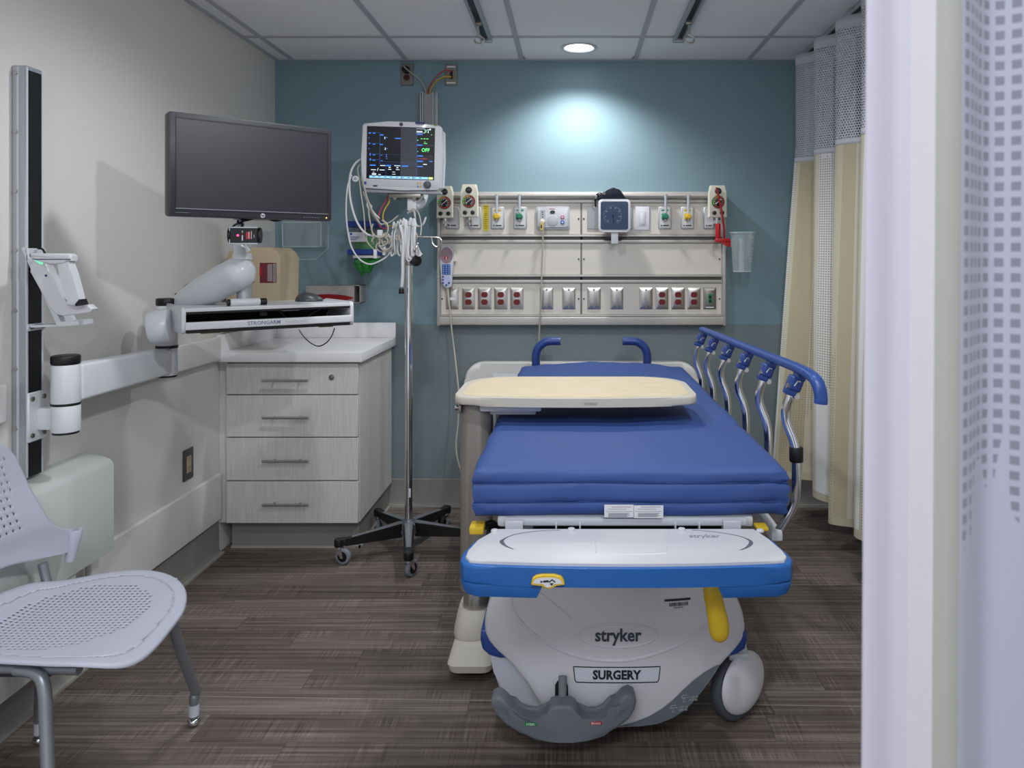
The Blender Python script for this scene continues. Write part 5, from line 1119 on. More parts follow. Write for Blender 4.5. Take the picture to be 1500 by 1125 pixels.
for a, c in zip(ring, ring[1:]):
    for j in range(len(a)): b.faces.new((a[j], a[(j+1) % len(a)], c[(j+1) % len(a)], c[j]))
b.faces.new(ring[0][::-1]); b.faces.new(ring[-1]); obj('base_housing', b, M_tbase, t)
b = nb(); bx(b, -0.27, 0.30, 2.62, 2.68, 0.03, 0.07, 0.008); bx(b, 0.27, 0.31, 2.48, 2.80, 0.03, 0.07, 0.008); obj('base_bar', b, M_tbase, t)
for x, y in ((-0.33, 2.45), (-0.33, 2.76), (0.29, 2.51), (0.29, 2.77)):
    b = nb(); cyl(b, (x-0.012, y, 0.017), (x+0.012, y, 0.017), 0.0168, n=16); cyl(b, (x, y, 0.02), (x, y, 0.034), 0.012, n=10); obj('caster', b, M_black, t)

# ------------------------------------------------------------ stretcher
SXc = 0.147
st = thing('hospital_stretcher', 'wheeled surgery stretcher with a blue mattress and white foot end', 'stretcher', (SXc, 2.9, 0))
# mattress
x0, x1, yf, yb, z0, z1 = -0.248, 0.543, 1.925, 3.76, 0.682, 0.802
b = nb(); nx, ny = 40, 70
def msec(u):   # closed profile across; here we build as a box grid with shaped verts
    return u
import itertools
def mattress():
    b = nb(); V = {}
    def prof(s):   # side profile parameter 0..1 from top edge down to bottom: inset
        return 0
    # top
    def top(x, y):
        u = (x-x0)/(x1-x0)*2-1; v = (y-yf)/(yb-yf)
        ed = min(1, min(1-abs(u), v*2.3, (1-v)*2.3)/0.035); z = z1-0.008*(1-ed)**2
        z += 0.026*max(0, 1-(u/0.9)**2)*math.exp(-((v-0.96)/0.07)**2)
        z += 0.0018*math.sin(9*u+3*v)*math.sin(14*v)+0.001*math.sin(23*u*v+5)
        dy = y-2.44; z -= 0.010*math.exp(-(dy/0.012)**2)
        return z
    NX, NY = 44, 96
    grid = [[b.verts.new((x0+(x1-x0)*i/NX, yf+(yb-yf)*j/NY, top(x0+(x1-x0)*i/NX, yf+(yb-yf)*j/NY))) for j in range(NY+1)] for i in range(NX+1)]
    for i in range(NX):
        for j in range(NY): b.faces.new((grid[i][j], grid[i+1][j], grid[i+1][j+1], grid[i][j+1]))
    loop = [grid[i][0] for i in range(NX+1)]+[grid[NX][j] for j in range(1, NY+1)]+[grid[i][NY] for i in range(NX-1, -1, -1)]+[grid[0][j] for j in range(NY-1, 0, -1)]
    cx_, cy_ = (x0+x1)/2, (yf+yb)/2; prev = loop
    levels = [(0.003, 0.006), (0.004, 0.018), (0.003, 0.030), (0.0005, 0.0345), (0.004, 0.038), (0.006, 0.052), (0.006, 0.068), (0.004, 0.081), (0.0, 0.085), (0.003, 0.089), (0.003, 0.100), (0.001, 0.112), (-0.008, 0.120), (-0.05, 0.1205)]
    for (off, dz) in levels:
        cur = []
        for v in loop:
            x, y = v.co.x, v.co.y
            nxn = -1 if abs(x-x0) < 1e-4 else (1 if abs(x-x1) < 1e-4 else 0); nyn = -1 if abs(y-yf) < 1e-4 else (1 if abs(y-yb) < 1e-4 else 0)
            d = Vector((nxn, nyn, 0)); d = d.normalized() if d.length else d
            fr_ = (x-x0)/(x1-x0)
            wr = 0.0
            if nyn == -1:
                e_ = min(fr_, 1-fr_)
                wr = 0.005*math.sin(x*90+dz*190)*math.exp(-e_*14)+0.0012*math.sin(x*21+dz*60)
                if 0.036 < dz < 0.084: wr += 0.006*math.exp(-((fr_-0.31)/0.02)**2)-0.005*math.exp(-((fr_-0.335)/0.012)**2)
            elif nxn: wr = 0.003*math.sin(y*25+dz*90)
            base = min(v.co.z, z1)
            zz = z1-dz + (v.co.z-z1)*max(0, 1-dz/0.05)
            if nyn == -1: zz += 0.0025*math.sin(x*14+1) * (1 if dz > 0.03 else 0)
            p = Vector((x, y, 0))+d*(off+wr); cur.append(b.verts.new((p.x, p.y, zz)))
        n = len(loop)
        for i in range(n): b.faces.new((prev[i], prev[(i+1) % n], cur[(i+1) % n], cur[i]))
        prev = cur
    b.faces.new(prev)
    return b
mt = obj('mattress', mattress(), M_blue, st, sharp=60)
b = nb(); tube(b, [(x0-0.003, yf-0.004, z1-0.0345), (SXc-0.2, yf-0.0035, z1-0.033), (SXc+0.2, yf-0.0035, z1-0.036), (x1+0.003, yf-0.004, z1-0.0345)], 0.0012, n=5); tube(b, [(x0-0.003, yf-0.003, z1-0.085), (SXc, yf-0.003, z1-0.0835), (x1+0.003, yf-0.003, z1-0.085)], 0.0012, n=5); obj('piping', b, mat('piping_blue', '22397a', 0.5), mt)
k5 = 1/581.0
def FX(px): return (px-VX)*k5
def FZ(py): return CH-(py-VY)*k5
b = nb(); M = T((0, 1.909, 0))
bx(b, FX(885), FX(928), 0, 0.0012, FZ(756), FZ(737.5), 0, 1, M); bx(b, FX(928), FX(971), 0, 0.0012, FZ(757), FZ(738.5), 0, 1, M); lb = obj('care_label', b, M_paper, mt)
b = nb()
for (xa, xb) in ((887, 926), (930, 969)):
    bx(b, FX(xa), FX(xb), -0.0006, 0.0, FZ(747.2), FZ(746.8), 0, 1, M)
    for k in range(4):
        bx(b, FX(xa+4), FX(xb-4-3*(k % 2)), -0.0006, 0.0, FZ(750.2+k*1.5), FZ(749.5+k*1.5), 0, 1, M)
    bx(b, FX(xa+8), FX(xb-2), -0.0006, 0.0, FZ(741), FZ(740.4), 0, 1, M); bx(b, FX(xa+3), FX(xb-8), -0.0006, 0.0, FZ(744), FZ(743.5), 0, 1, M)
bx(b, FX(927.6), FX(928.2), -0.0006, 0.0, FZ(756), FZ(738), 0, 1, M)
obj('label_print', b, mat('label_ink', '7c7e88', 0.6), lb)
# litter deck under the mattress
b = nb(); bx(b, -0.19, 0.46, 1.93, 3.72, 0.652, 0.680, 0.008, 2); bx(b, -0.17, 0.44, 1.915, 1.94, 0.660, 0.678, 0.004); obj('litter_deck', b, M_whiteg, st)
for xa, hw_ in ((-0.145, 0.022), (0.40, 0.022), (-0.04, 0.002), (0.02, 0.002), (0.26, 0.002), (0.32, 0.002)):
    b = nb(); bx(b, xa-hw_, xa+hw_, 1.900 if hw_ > 0.01 else 1.91, 1.93, 0.648, 0.677 if hw_ > 0.01 else 0.668, 0.001, 1); obj('deck_bracket', b, M_white, st)
b = nb(); bx(b, -0.14, 0.43, 1.96, 3.68, 0.60, 0.652, 0.01, 1); obj('litter_frame', b, M_whiteg, st)
# left head-end side panel and lowered rail
b = nb(); prism(b, [(-0.258, 2.72), (-0.272, 2.72), (-0.385, 3.66), (-0.38, 3.70), (-0.256, 3.70)], 'z', 0.63, 0.775, 0.006, 2); obj('head_side_panel', b, mat('panel_grey', 'c0c2c8', 0.4), st)
# push handles
for (pa, pb, sg) in ((785, 821, 1), (948, 912, -1)):
    k = 3.87/F; xa, xb = (pa-VX)*k, (pb-VX)*k; zt = CH-(500-VY)*k
    b = nb(); tube(b, [(xa, 3.87, 0.66), (xa, 3.87, 0.80), (xa, 3.87, zt-0.075), (xa+sg*0.012, 3.87, zt-0.035), (xa+sg*0.045, 3.87, zt-0.006), (xa+sg*0.08, 3.87, zt), (xb, 3.87, zt)], 0.021, n=14, k=5); obj('push_handle', b, M_navy, st)
    b = nb(); bx(b, xa-0.02, xa+0.02, 3.66, 3.89, 0.62, 0.66, 0.006); obj('handle_bracket', b, M_whiteg, st)
# foot end: blue bumper with white top
def FOUT(inset, nf=14):
    X0, X1 = -0.250+inset, 0.492-inset; yF, yB = 1.655+inset, 1.885-inset; o_ = []
    o_.append((X1-0.035, yB))
    for i in range(nf+1):
        u = i/nf; x = X1-(X1-X0)*u
        break
    pts = [(0.455-inset*0.6, yB), (0.478-inset, 1.80), (X1, 1.735), (X1+0.0, 1.70), (X1-0.012, 1.672+inset*0.5), (X1-0.04, 1.660+inset)]
    for i in range(1, 12):
        u = i/12; x = (X1-0.04)+((X0+0.04)-(X1-0.04))*u; pts.append((x, 1.660+inset-0.016*(1-(2*u-1)**2)))
    pts += [(X0+0.04, 1.660+inset), (X0+0.012, 1.672+inset*0.5), (X0, 1.70), (X0, 1.735), (-0.236+inset, 1.80), (-0.192+inset*0.6, yB)]
    return pts
b = nb(); prism(b, FOUT(0.0), 'z', 0.621, 0.662, 0.008, 3)
eb = obj('foot_bumper', b, M_blue3, st)
for sg, xa, xb in ((-1, -0.250, -0.066), (1, 0.318, 0.492)):
    b = nb()
    if sg < 0: o_ = [(xa, 1.70), (xa+0.012, 1.672), (xa+0.04, 1.660), (xb, 1.652), (xb-0.03, 1.76), (xa+0.012, 1.80), (xa, 1.735)]
    else: o_ = [(xb, 1.735), (xb-0.012, 1.80), (xa+0.03, 1.76), (xa, 1.652), (xb-0.04, 1.660), (xb-0.012, 1.672), (xb, 1.70)]
    vs = prism(b, o_, 'z', 0.592, 0.6225, 0.004, 2)
    for v in b.verts:
        if v.co.z < 0.60:
            v.co.x = v.co.x + (-0.010 if sg < 0 and v.co.x > xb-0.03 else (0.010 if sg > 0 and v.co.x < xa+0.03 else 0)) + (0.008 if sg < 0 and v.co.x < xa+0.03 else (-0.008 if sg > 0 and v.co.x > xb-0.03 else 0))
            v.co.y += 0.006 if v.co.y < 1.70 else -0.004
    obj('bumper_corner', b, M_blue3, st)
b = nb(); prism(b, FOUT(0.012), 'z', 0.656, 0.6685, 0.005, 3); ft = obj('foot_board_top', b, mat('foot_board_white', 'c6c6cb', 0.35, coat=0.1), st)
# slate arcs, screw caps, lettering on the white top
kz = 0.6685
def TP_(px, py): D = F*(CH-kz)/(py-VY); return ((px-VX)*D/F, D)
for pts, wd in ((((820, 776.5), (790, 778), (765, 781), (748, 785), (738, 790), (735, 794), (741, 800), (752, 804.5)), 0.007), (((1014, 776.5), (1040, 778.5), (1062, 781.5), (1083, 785.5), (1097, 791), (1100, 796), (1094, 802), (1084, 806)), 0.007)):
    b = nb(); sp = smoothpath([Vector((*TP_(*p), 0)) for p in pts], 5); A, B_ = [], []
    for i, p in enumerate(sp):
        tng = (sp[min(i+1, len(sp)-1)]-sp[max(i-1, 0)]).normalized(); nn = Vector((-tng.y, tng.x, 0)); u = i/(len(sp)-1); hw_ = 0.0012+wd*0.55*math.exp(-((u-0.72)/0.16)**2)
        A.append(b.verts.new((p.x+nn.x*hw_, p.y+nn.y*hw_, kz+0.0005))); B_.append(b.verts.new((p.x-nn.x*hw_, p.y-nn.y*hw_, kz+0.0005)))
    for i in range(len(sp)-1): b.faces.new((A[i], A[i+1], B_[i+1], B_[i]))
    obj('slate_arc', b, M_arc, ft)
xl, yl = TP_(1032, 785.5); obj('lettering', text('stryker', 0.030, T((xl, yl, kz+0.0004)), 0.0002, 0.85, 0.0005), mat('letter_grey', '8a8e96', 0.5), ft)
for px in (837, 958.5+40):
    x_, y_ = TP_(px, 776.5); b = nb(); cyl(b, (x_, y_, kz-0.001), (x_, y_, kz+0.005), 0.010, 0.008, 18, 0.001); obj('screw_cap', b, MATS['foot_board_white'], ft)
for px in (724, 1115):
    x_, y_ = TP_(px, 780); b = nb(); cyl(b, (x_, y_+0.01, kz-0.001), (x_, y_+0.01, kz+0.004), 0.010, 0.008, 18, 0.001); obj('screw_cap', b, MATS['foot_board_white'], ft)
b = nb(); tube(b, [(*TP_(868, 779), kz), (*TP_(874, 806), kz), (*TP_(880, 812), kz), (*TP_(968, 811), kz), (*TP_(976, 806), kz), (*TP_(980, 779), kz)], 0.0009, n=4, k=3); obj('surface_groove', b, M_whiteg, ft)
# yellow release tag
yt = 1.636
def BZ(px, py, D=yt): v = P(px, py, D); return (v.x, v.z)
b = nb(); prism(b, [BZ(*p) for p in ((778, 855), (780, 848), (785, 844.5), (796, 843), (812, 843), (822, 846), (826, 851), (827, 857), (814, 857.5), (811, 861), (804, 863), (797, 861), (793, 857.5), (779, 857.5))], 'y', yt, yt+0.012, 0.001, 1); yg_ = obj('release_tag', b, M_yellow, st)
b = nb(); prism(b, [BZ(*p) for p in ((781, 854.5), (783, 849.5), (789, 847), (800, 846), (814, 846.5), (820, 849), (824, 855), (812, 855.5), (808, 859), (803, 860.5), (799, 859), (795.5, 855.5))], 'y', yt-0.0008, yt); wf = obj('tag_face', b, M_paper, yg_)
b = nb(); prism(b, ell(BZ(793, 852)[0], BZ(793, 852)[1], 0.0022, 0.0022, 10), 'y', yt-0.0014, yt-0.0007); prism(b, [BZ(*p) for p in ((795, 850.5), (803, 849.5), (805, 852.5), (796, 853))], 'y', yt-0.0014, yt-0.0007)
prism(b, [BZ(*p) for p in ((804, 851.5), (809, 848), (814, 852), (812.5, 853), (809, 850), (805, 853))], 'y', yt-0.0014, yt-0.0007); prism(b, [BZ(*p) for p in ((805, 854), (811, 854), (808, 858))], 'y', yt-0.0014, yt-0.0007); obj('icon', b, M_ink, wf)
b = nb(); bx(b, -0.02, 0.33, 1.74, 1.90, 0.585, 0.621, 0.006); bx(b, 0.05, 0.35, 1.70, 1.74, 0.606, 0.6205, 0.004); obj('under_bracket', b, M_white, st)
b = nb(); bx(b, 0.055, 0.16, 1.80, 1.98, 0.575, 0.60, 0.004); bx(b, -0.10, 0.40, 1.88, 1.97, 0.615, 0.648, 0.004); obj('under_crossbar', b, M_dark, st)
# yellow foot pedals at the sides
b = nb(); v = P(699, 773, 1.93); bx(b, v.x-0.018, v.x+0.018, 1.91, 1.96, v.z-0.011, v.z+0.008, 0.004); obj('yellow_catch', b, M_yellow, st)
b = nb(); tube(b, [P(712, 770, 1.96), P(722, 768, 1.98), P(728, 776, 1.99)], 0.011, n=10); bx(b, P(715, 773, 1.97).x-0.005, -0.16, 1.96, 2.0, 0.60, 0.63, 0.006); obj('rail_latch', b, M_black, st)
b = nb(); v = P(1118, 773, 1.90); bx(b, v.x-0.018, v.x+0.012, 1.89, 1.93, v.z-0.006, v.z+0.003, 0.003); obj('yellow_catch', b, M_yellow, st)

# hood
hx, hz = 0.118, 0.255
def HFN(x, z):
    u = (x-hx)/0.38; v = (z-hz)/0.25
    return 2.060+0.085*abs(u)**2.6+0.035*max(0, v)**2+0.03*max(0, -v)**2.5
hk = F/2.10
def HP(px, py): return ((px-VX)/hk, CH-(py-VY)/hk)
hood_o = [HP(*p) for p in ((738, 858), (800, 846), (900, 842), (1000, 846), (1052, 858), (1070, 869), (1084, 884), (1092, 903), (1097, 925), (1097, 940), (1086, 953), (1069, 966), (1056, 976), (1046, 990), (1031, 1008), (1008, 1033), (986, 1047), (962, 1055), (930, 1059), (880, 1061), (845, 1060), (815, 1047), (796, 1034), (786, 1020), (774, 999), (760, 984), (746, 970), (730, 960), (716, 950), (708, 938), (707, 920), (711, 900), (721, 878))]
def resample(o_, n):
    P_ = [Vector((x, z)) for x, z in o_]; L = [(P_[(i+1) % len(P_)]-P_[i]).length for i in range(len(P_))]; tot = sum(L); out = []; i = 0; acc = 0
    for k in range(n):
        s = tot*k/n
        while acc+L[i] < s-1e-12: acc += L[i]; i += 1
        u = (s-acc)/L[i]; out.append(P_[i].lerp(P_[(i+1) % len(P_)], u))
    return out
ho = resample(hood_o, 90)
b = nb(); rings = []
for sc_, dy in ((1.0, 0.30), (1.0, 0.06), (1.0, 0.012), (0.992, 0.003), (0.975, 0.0), (0.9, 0), (0.8, 0), (0.65, 0), (0.5, 0), (0.35, 0), (0.2, 0), (0.08, 0)):
    r_ = []
    for p in ho:
        x = hx+(p.x-hx)*sc_; z = hz+(p.y-hz)*sc_; y_ = HFN(x, z)+dy
        if dy > 0.1: y_ = 2.52; z = max(z, 0.10)
        r_.append(b.verts.new((x, y_, z)))
    rings.append(r_)
n = len(ho)
for a, c in zip(rings, rings[1:]):
    for j in range(n): b.faces.new((a[j], a[(j+1) % n], c[(j+1) % n], c[j]))
b.faces.new(rings[-1]); b.faces.new(rings[0][::-1])
hood = obj('base_hood', b, M_white, st, sharp=50)
def drape_obj(name, outline, m, parent, eps=0.0012, grid=True):
    b = nb()
    f = b.faces.new([b.verts.new((x, 0, z)) for x, z in outline])
    bmesh.ops.triangulate(b, faces=b.faces[:])
    bmesh.ops.subdivide_edges(b, edges=b.edges[:], cuts=3, use_grid_fill=False)
    bmesh.ops.triangulate(b, faces=b.faces[:])
    for v in b.verts: v.co.y = HFN(v.co.x, v.co.z)-eps
    return obj(name, b, m, parent)
def drape_line(name, pts, r, m, parent, emb=0.0, k=6):
    b = nb(); sp = smoothpath([Vector((*HP(*p), 0)) for p in pts], k)
    tube(b, [Vector((p.x, HFN(p.x, p.y)+emb, p.y)) for p in sp], r, n=8, k=0); return obj(name, b, m, parent)
drape_line('moulded_ridge', [(748, 876), (750, 890), (762, 908), (785, 926), (815, 941), (850, 952), (890, 957), (925, 955), (960, 947), (1000, 933), (1037, 912)], 0.0055, M_white, hood, 0.0015)
drape_line('moulded_ridge', [(904+56*math.cos(a), 921+16.5*math.sin(a)) for a in [2*PI*i/24 for i in range(25)]], 0.0036, M_white, hood, 0.001, 2)
drape_line('moulded_ridge', [(783, 862), (800, 872), (818, 884), (838, 900)], 0.003, M_white, hood, 0.001)
drape_line('moulded_ridge', [(964, 866), (962, 876), (957, 887)], 0.002, M_white, hood, 0.001)
def drape_text(s, size, px, py, m, sx=1.0, bold=0.0, name='lettering', parent=None, eps=0.0012, al='CENTER'):
    x, z = HP(px, py); bt = text(s, size, T((x, 0, z)) @ FACE, 0.0, sx, bold, al)
    bmesh.ops.triangulate(bt, faces=bt.faces[:])
    for v in bt.verts: v.co.y = HFN(v.co.x, v.co.z)-eps
    return obj(name, bt, m, parent or hood)
drape_text('stryker', 0.047, 904, 921, mat('logo_slate', '3c444c', 0.5), 0.92, 0.0013)
drape_text('SURGERY', 0.034, 902, 977.5, M_ink, 0.90, 0.0014, eps=0.002)
lab = [HP(*p) for p in ((842, 967), (964, 967), (962, 985), (960, 987.5), (845, 987.5), (843, 984))]
drape_obj('name_label', lab, mat('label_white', 'd2d6e2', 0.5), hood, 0.0010)
b = nb(); lp_ = [Vector((*HP(*p), 0)) for p in ((840, 966), (965, 966), (963, 985), (961, 988.5), (844, 988.5), (842, 985), (840, 966))]
fine = []
for i in range(6):
    for j in range(10): fine.append(lp_[i].lerp(lp_[i+1], j/10))
fine.append(lp_[-1]); tube(b, [Vector((p.x, HFN(p.x, p.y)-0.0005, p.y)) for p in fine], 0.0013, n=5, k=0); obj('label_border', b, M_ink, hood)
# slate warning area
slate = [HP(*p) for p in ((1056, 974.5), (1045, 989), (1031, 1006), (1016, 1023), (1003, 1036), (985, 1047), (962, 1055), (935, 1058), (906, 1058), (925, 1052), (950, 1042), (970, 1030), (985, 1018), (1000, 1004), (1015, 992), (1030, 983), (1045, 977))]
sl = drape_obj('slate_panel', [(x-0.002, z+0.003) for x, z in slate], mat('slate_grey', '6e747e', 0.5), hood, 0.0018)
M_wp = mat('warn_white', 'c8ccd2', 0.5)
drape_text('= 700 lbs', 0.0085, 1014, 1015.5, M_wp, 0.9, 0, 'print', sl, 0.0026); drape_text('(318 kg)', 0.0085, 1014, 1019.5, M_wp, 0.9, 0, 'print', sl, 0.0026)
drape_text('= 675 lbs', 0.0085, 999, 1029, M_wp, 0.9, 0, 'print', sl, 0.0026); drape_text('(306 kg)', 0.0085, 999, 1033, M_wp, 0.9, 0, 'print', sl, 0.0026)
b = nb()
for (px, py) in ((1001, 1018), (985, 1032)):
    for tri in (((px-2.8, py+3.5), (px+2.8, py+3.5), (px, py-2.5), (px-2.8, py+3.5)), ((px-5, py-3), (px+5, py-3), (px+3, py-7), (px-3, py-7), (px-5, py-3))):
        tube(b, [Vector((HP(*p)[0], HFN(*HP(*p))-0.0022, HP(*p)[1])) for p in tri], 0.0005, n=4, k=0)
obj('warning_icon', b, M_wp, sl)
# asset tag with bar code
at = drape_obj('asset_tag', [HP(*p) for p in ((972, 872.5), (1010, 872.5), (1012, 887), (975, 886))], M_paper, hood, 0.0012)
b = nb(); r2 = random.Random(5); x = 979.0
while x < 1006:
    w_ = r2.choice((0.5, 0.8, 1.2)); q = [HP(x, 882.5), HP(x+w_, 882.5), HP(x+w_, 877.5), HP(x, 877.5)]; quad(b, [(a_, HFN(a_, c_)-0.002, c_) for a_, c_ in q]); x += w_+r2.choice((0.5, 0.9))
obj('bar_code', b, M_ink, at); drape_obj('header_bar', [HP(*p) for p in ((972, 872.3), (1010, 872.3), (1010.5, 875.3), (972.3, 875.3))], M_ink, at, 0.0024); drape_text('00008678', 0.0065, 992, 884.6, M_ink, 1, 0, 'print', at, 0.002)
# lower skirts, blue crescents
def hoodz(b, pts, y0, y1, bev): prism(b, [HP(*p) for p in pts], 'y', y0, y1, bev, 3)
b = nb(); hoodz(b, ((712, 950), (715, 972), (720, 998), (728, 1024), (745, 1045), (785, 1056), (850, 1058), (850, 990), (770, 950)), 2.150, 2.30, 0.015); obj('caster_skirt', b, mat('skirt_lilac', 'c9ccd8', 0.35), st)
for po_ in (((702, 934), (700.5, 948), (704, 962), (714, 971), (730, 975.5), (760, 975.5), (775, 965), (730, 930)), ((1098, 934), (1100, 948), (1096, 962), (1084, 970), (1068, 974), (1052, 974), (1050, 955), (1085, 930))):
    b = nb(); hoodz(b, po_, 2.135, 2.28, 0.014); obj('blue_corner_trim', b, M_blue2, st)
b = nb(); bx(b, -0.06, 0.30, 2.45, 3.70, 0.13, 0.30, 0.03, 3); obj('base_frame', b, M_white, st)
for y in (2.6, 3.45):
    b = nb(); cyl(b, (SXc-0.03, y, 0.28), (SXc-0.03, y, 0.45), 0.06, n=24); cyl(b, (SXc-0.03, y, 0.45), (SXc-0.03, y, 0.605), 0.048, n=24); obj('lift_column', b, M_whiteg, st)
# slot and pedal
sl_ = drape_obj('pedal_slot', [HP(*p) for p in ((813, 1024), (813.5, 994), (817, 988), (822.5, 985.5), (828, 988), (832, 994), (833, 1024))], mat('slot_black', '1c1d20', 0.6), hood, 0.0014)
PDD = 2.035; pk = F/PDD
def PP(px, py): return ((px-VX)/pk, CH-(py-VY)/pk)
b = nb(); x_, z_ = PP(824, 1004); tube(b, [(x_, 2.055, PP(0, 996)[1]), (x_, 2.045, PP(0, 1010)[1]), (x_, 2.035, PP(0, 1024)[1])], 0.011, n=12); obj('pedal_stem', b, M_rubber, st)
ped = ((720, 1024), (721.5, 1016), (728, 1011.5), (736, 1012), (744, 1018), (751, 1029), (761, 1039), (773, 1043), (788, 1043), (798, 1038), (803, 1029), (807, 1021), (814, 1018.5), (836, 1018.5), (842, 1022), (846, 1030), (850, 1039), (860, 1043.5), (874, 1043.5), (886, 1039), (897, 1028), (904, 1017), (911, 1010), (920, 1007.5), (928, 1012), (931, 1021), (929, 1031), (920, 1044), (904, 1055), (885, 1063), (862, 1068.5), (838, 1071), (812, 1070.5), (786, 1067), (762, 1061), (743, 1051), (729, 1039))
def PYF(x): return 0.035*abs((x-PP(825, 0)[0])/0.19)**2
b = nb(); prism(b, [PP(*p) for p in ped], 'y', 1.985, 2.040, 0.011, 4)
for v in b.verts: v.co.y += PYF(v.co.x)*0.6
pd = obj('brake_pedal', b, M_grey, st, sharp=60)
for nm, c_, px, py, s_ in (('STEER', mat('steer_green', '1f8a4a', 0.5), 778.5, 1043.6, 0), ('BRAKE', mat('brake_red', 'a8242e', 0.5), 872, 1042.3, 0)):
    x, z = PP(px, py+2); yy = 1.985+PYF(x)*0.6
    b = nb(); bx(b, x-0.0155, x+0.0155, yy-0.001, yy+0.003, z-0.004, z+0.004, 0.0005, 1); lb_ = obj('pedal_label', b, c_, pd)
    obj('lettering', text(nm, 0.0075, T((x, yy-0.0012, z)) @ FACE, 0.0001, 1.1, 0.0001), M_white, lb_)
b = nb()
for sg, cx_ in ((1, 737), (-1, 914)):
    for k in range(7):
        x, z = PP(cx_-8*sg*0+sg*(k*3.3-10), 1022+abs(k-2)*1.2+k*1.4); yy = 1.985+PYF(x)*0.6
        tube(b, [(x-0.004*sg, yy+0.0015, z+0.011), (x, yy-0.0008, z), (x+0.006*sg, yy+0.0008, z-0.013)], 0.0011, n=5, k=3)
obj('grip_ridge', b, M_rubber, pd, kind='stuff')
# yellow lever
lk = 1.79
def LV(px, py): v = P(px, py, lk); return v.x, v.z
b = nb(); rg = []
for px, py, w_ in ((1042, 852, 9), (1043, 862, 13), (1045, 876, 14), (1048, 890, 14), (1051, 904, 15), (1053, 918, 15.2), (1053.5, 928, 14.2), (1054, 935, 11), (1054, 939, 6), (1054, 940.5, 2)):
    x, z = LV(px, py); rg.append((x, lk, z, w_*lk/F, 0.016*w_/14))
loft(b, rg, 20); obj('yellow_lever', b, M_yellow, st)
# casters
def big_caster(cx, cy, ang, cover=True):
    c = Vector((cx, cy, 0.10)); ax = Vector((math.cos(ang), math.sin(ang), 0)); fd = Vector((-ax.y, ax.x, 0))
    b = nb(); R = 0.1; prof = [(0.055, 0.018), (0.085, 0.020), (0.095, 0.017), (0.0995, 0.008), (0.0995, -0.008), (0.095, -0.017), (0.085, -0.020), (0.055, -0.018)]; n = 40; rings = []
    for j in range(n):
        a = 2*PI*j/n; d = fd*math.cos(a)+Vector((0, 0, 1))*math.sin(a); rings.append([b.verts.new(c+d*r_+ax*h_) for r_, h_ in prof])
    for j in range(n):
        A, B_ = rings[j], rings[(j+1) % n]
        for i in range(len(prof)): b.faces.new((A[i], A[(i+1) % len(prof)], B_[(i+1) % len(prof)], B_[i]))
    cs = obj('caster_tire', b, mat('tire_grey', '4c5058', 0.55), st)
    b = nb(); cyl(b, c-ax*0.021, c+ax*0.021, 0.06, n=24); obj('wheel_disc', b, M_whiteg, cs)
    if cover:
        b = nb()
        for sg in (1,):
            bmesh.ops.create_uvsphere(b, u_segments=32, v_segments=16, radius=1.0)
        keep = []
        for v in b.verts:
            p = v.co.copy(); v.co = c+fd*(p.x*0.090)+Vector((0, 0, 1))*(p.z*0.088+0.012)+ax*(max(p.y, 0.0)*0.030+0.022)
        obj('wheel_cover', b, M_white, st)
        b = nb(); pz = c+ax*0.05+Vector((0, 0, 0.03)); tube(b, [pz+fd*(0.010*math.cos(a))+Vector((0, 0, 0.010*math.sin(a))) for a in [2*PI*i/14 for i in range(15)]], 0.0009, n=4, k=0); obj('cover_mark', b, M_whiteg, st)
    b = nb(); cyl(b, (cx, cy, 0.19), (cx, cy, 0.235), 0.028, n=20); bx(b, cx-0.03, cx+0.03, cy-0.04, cy+0.04, 0.185, 0.205, 0.006); obj('caster_stem', b, M_whiteg, st)
big_caster(0.478, 2.21, math.radians(-52)); big_caster(-0.10, 2.42, math.radians(-70), False); big_caster(0.40, 3.6, math.radians(-80), False); big_caster(-0.15, 3.6, math.radians(-80), False)
b = nb(); bx(b, -0.20, 0.46, 2.36, 2.42, 0.225, 0.26, 0.01); bx(b, -0.20, 0.46, 3.57, 3.63, 0.225, 0.26, 0.01); bx(b, 0.40, 0.50, 2.19, 2.40, 0.225, 0.26, 0.01); obj('axle_beam', b, M_whiteg, st)

# right siderail
def RL(u): return Vector((0.585+0.033*(1-u), 1.99+u*1.42, 1.035-0.022*u))
b = nb()
pts = [RL(1.0), RL(0.75), RL(0.5), RL(0.25), RL(0.05), Vector((0.622, 1.960, 1.026)), Vector((0.627, 1.932, 1.006)), Vector((0.629, 1.924, 0.980)), Vector((0.628, 1.924, 0.966))]
sp = smoothpath(pts, 6); N = len(sp); rg = []
for i, p in enumerate(sp):
    tng = (sp[min(i+1, N-1)]-sp[max(i-1, 0)]).normalized(); sd = Vector((1, 0, 0)); sd = (sd-tng*sd.dot(tng)).normalized(); up = sd.cross(tng).normalized()
    ring = []
    for j in range(16):
        a = 2*PI*j/16; ca, sa = math.cos(a), math.sin(a); k1 = 0.0165*math.copysign(abs(ca)**0.75, ca); k2 = 0.0125*math.copysign(abs(sa)**0.75, sa)
        ring.append(b.verts.new(p+sd*k1+up*k2))
    rg.append(ring)
for a, c in zip(rg, rg[1:]):
    for j in range(16): b.faces.new((a[j], a[(j+1) % 16], c[(j+1) % 16], c[j]))
b.faces.new(rg[0][::-1]); b.faces.new(rg[-1]); sr = obj('side_rail', b, M_blue2, st, sharp=50)
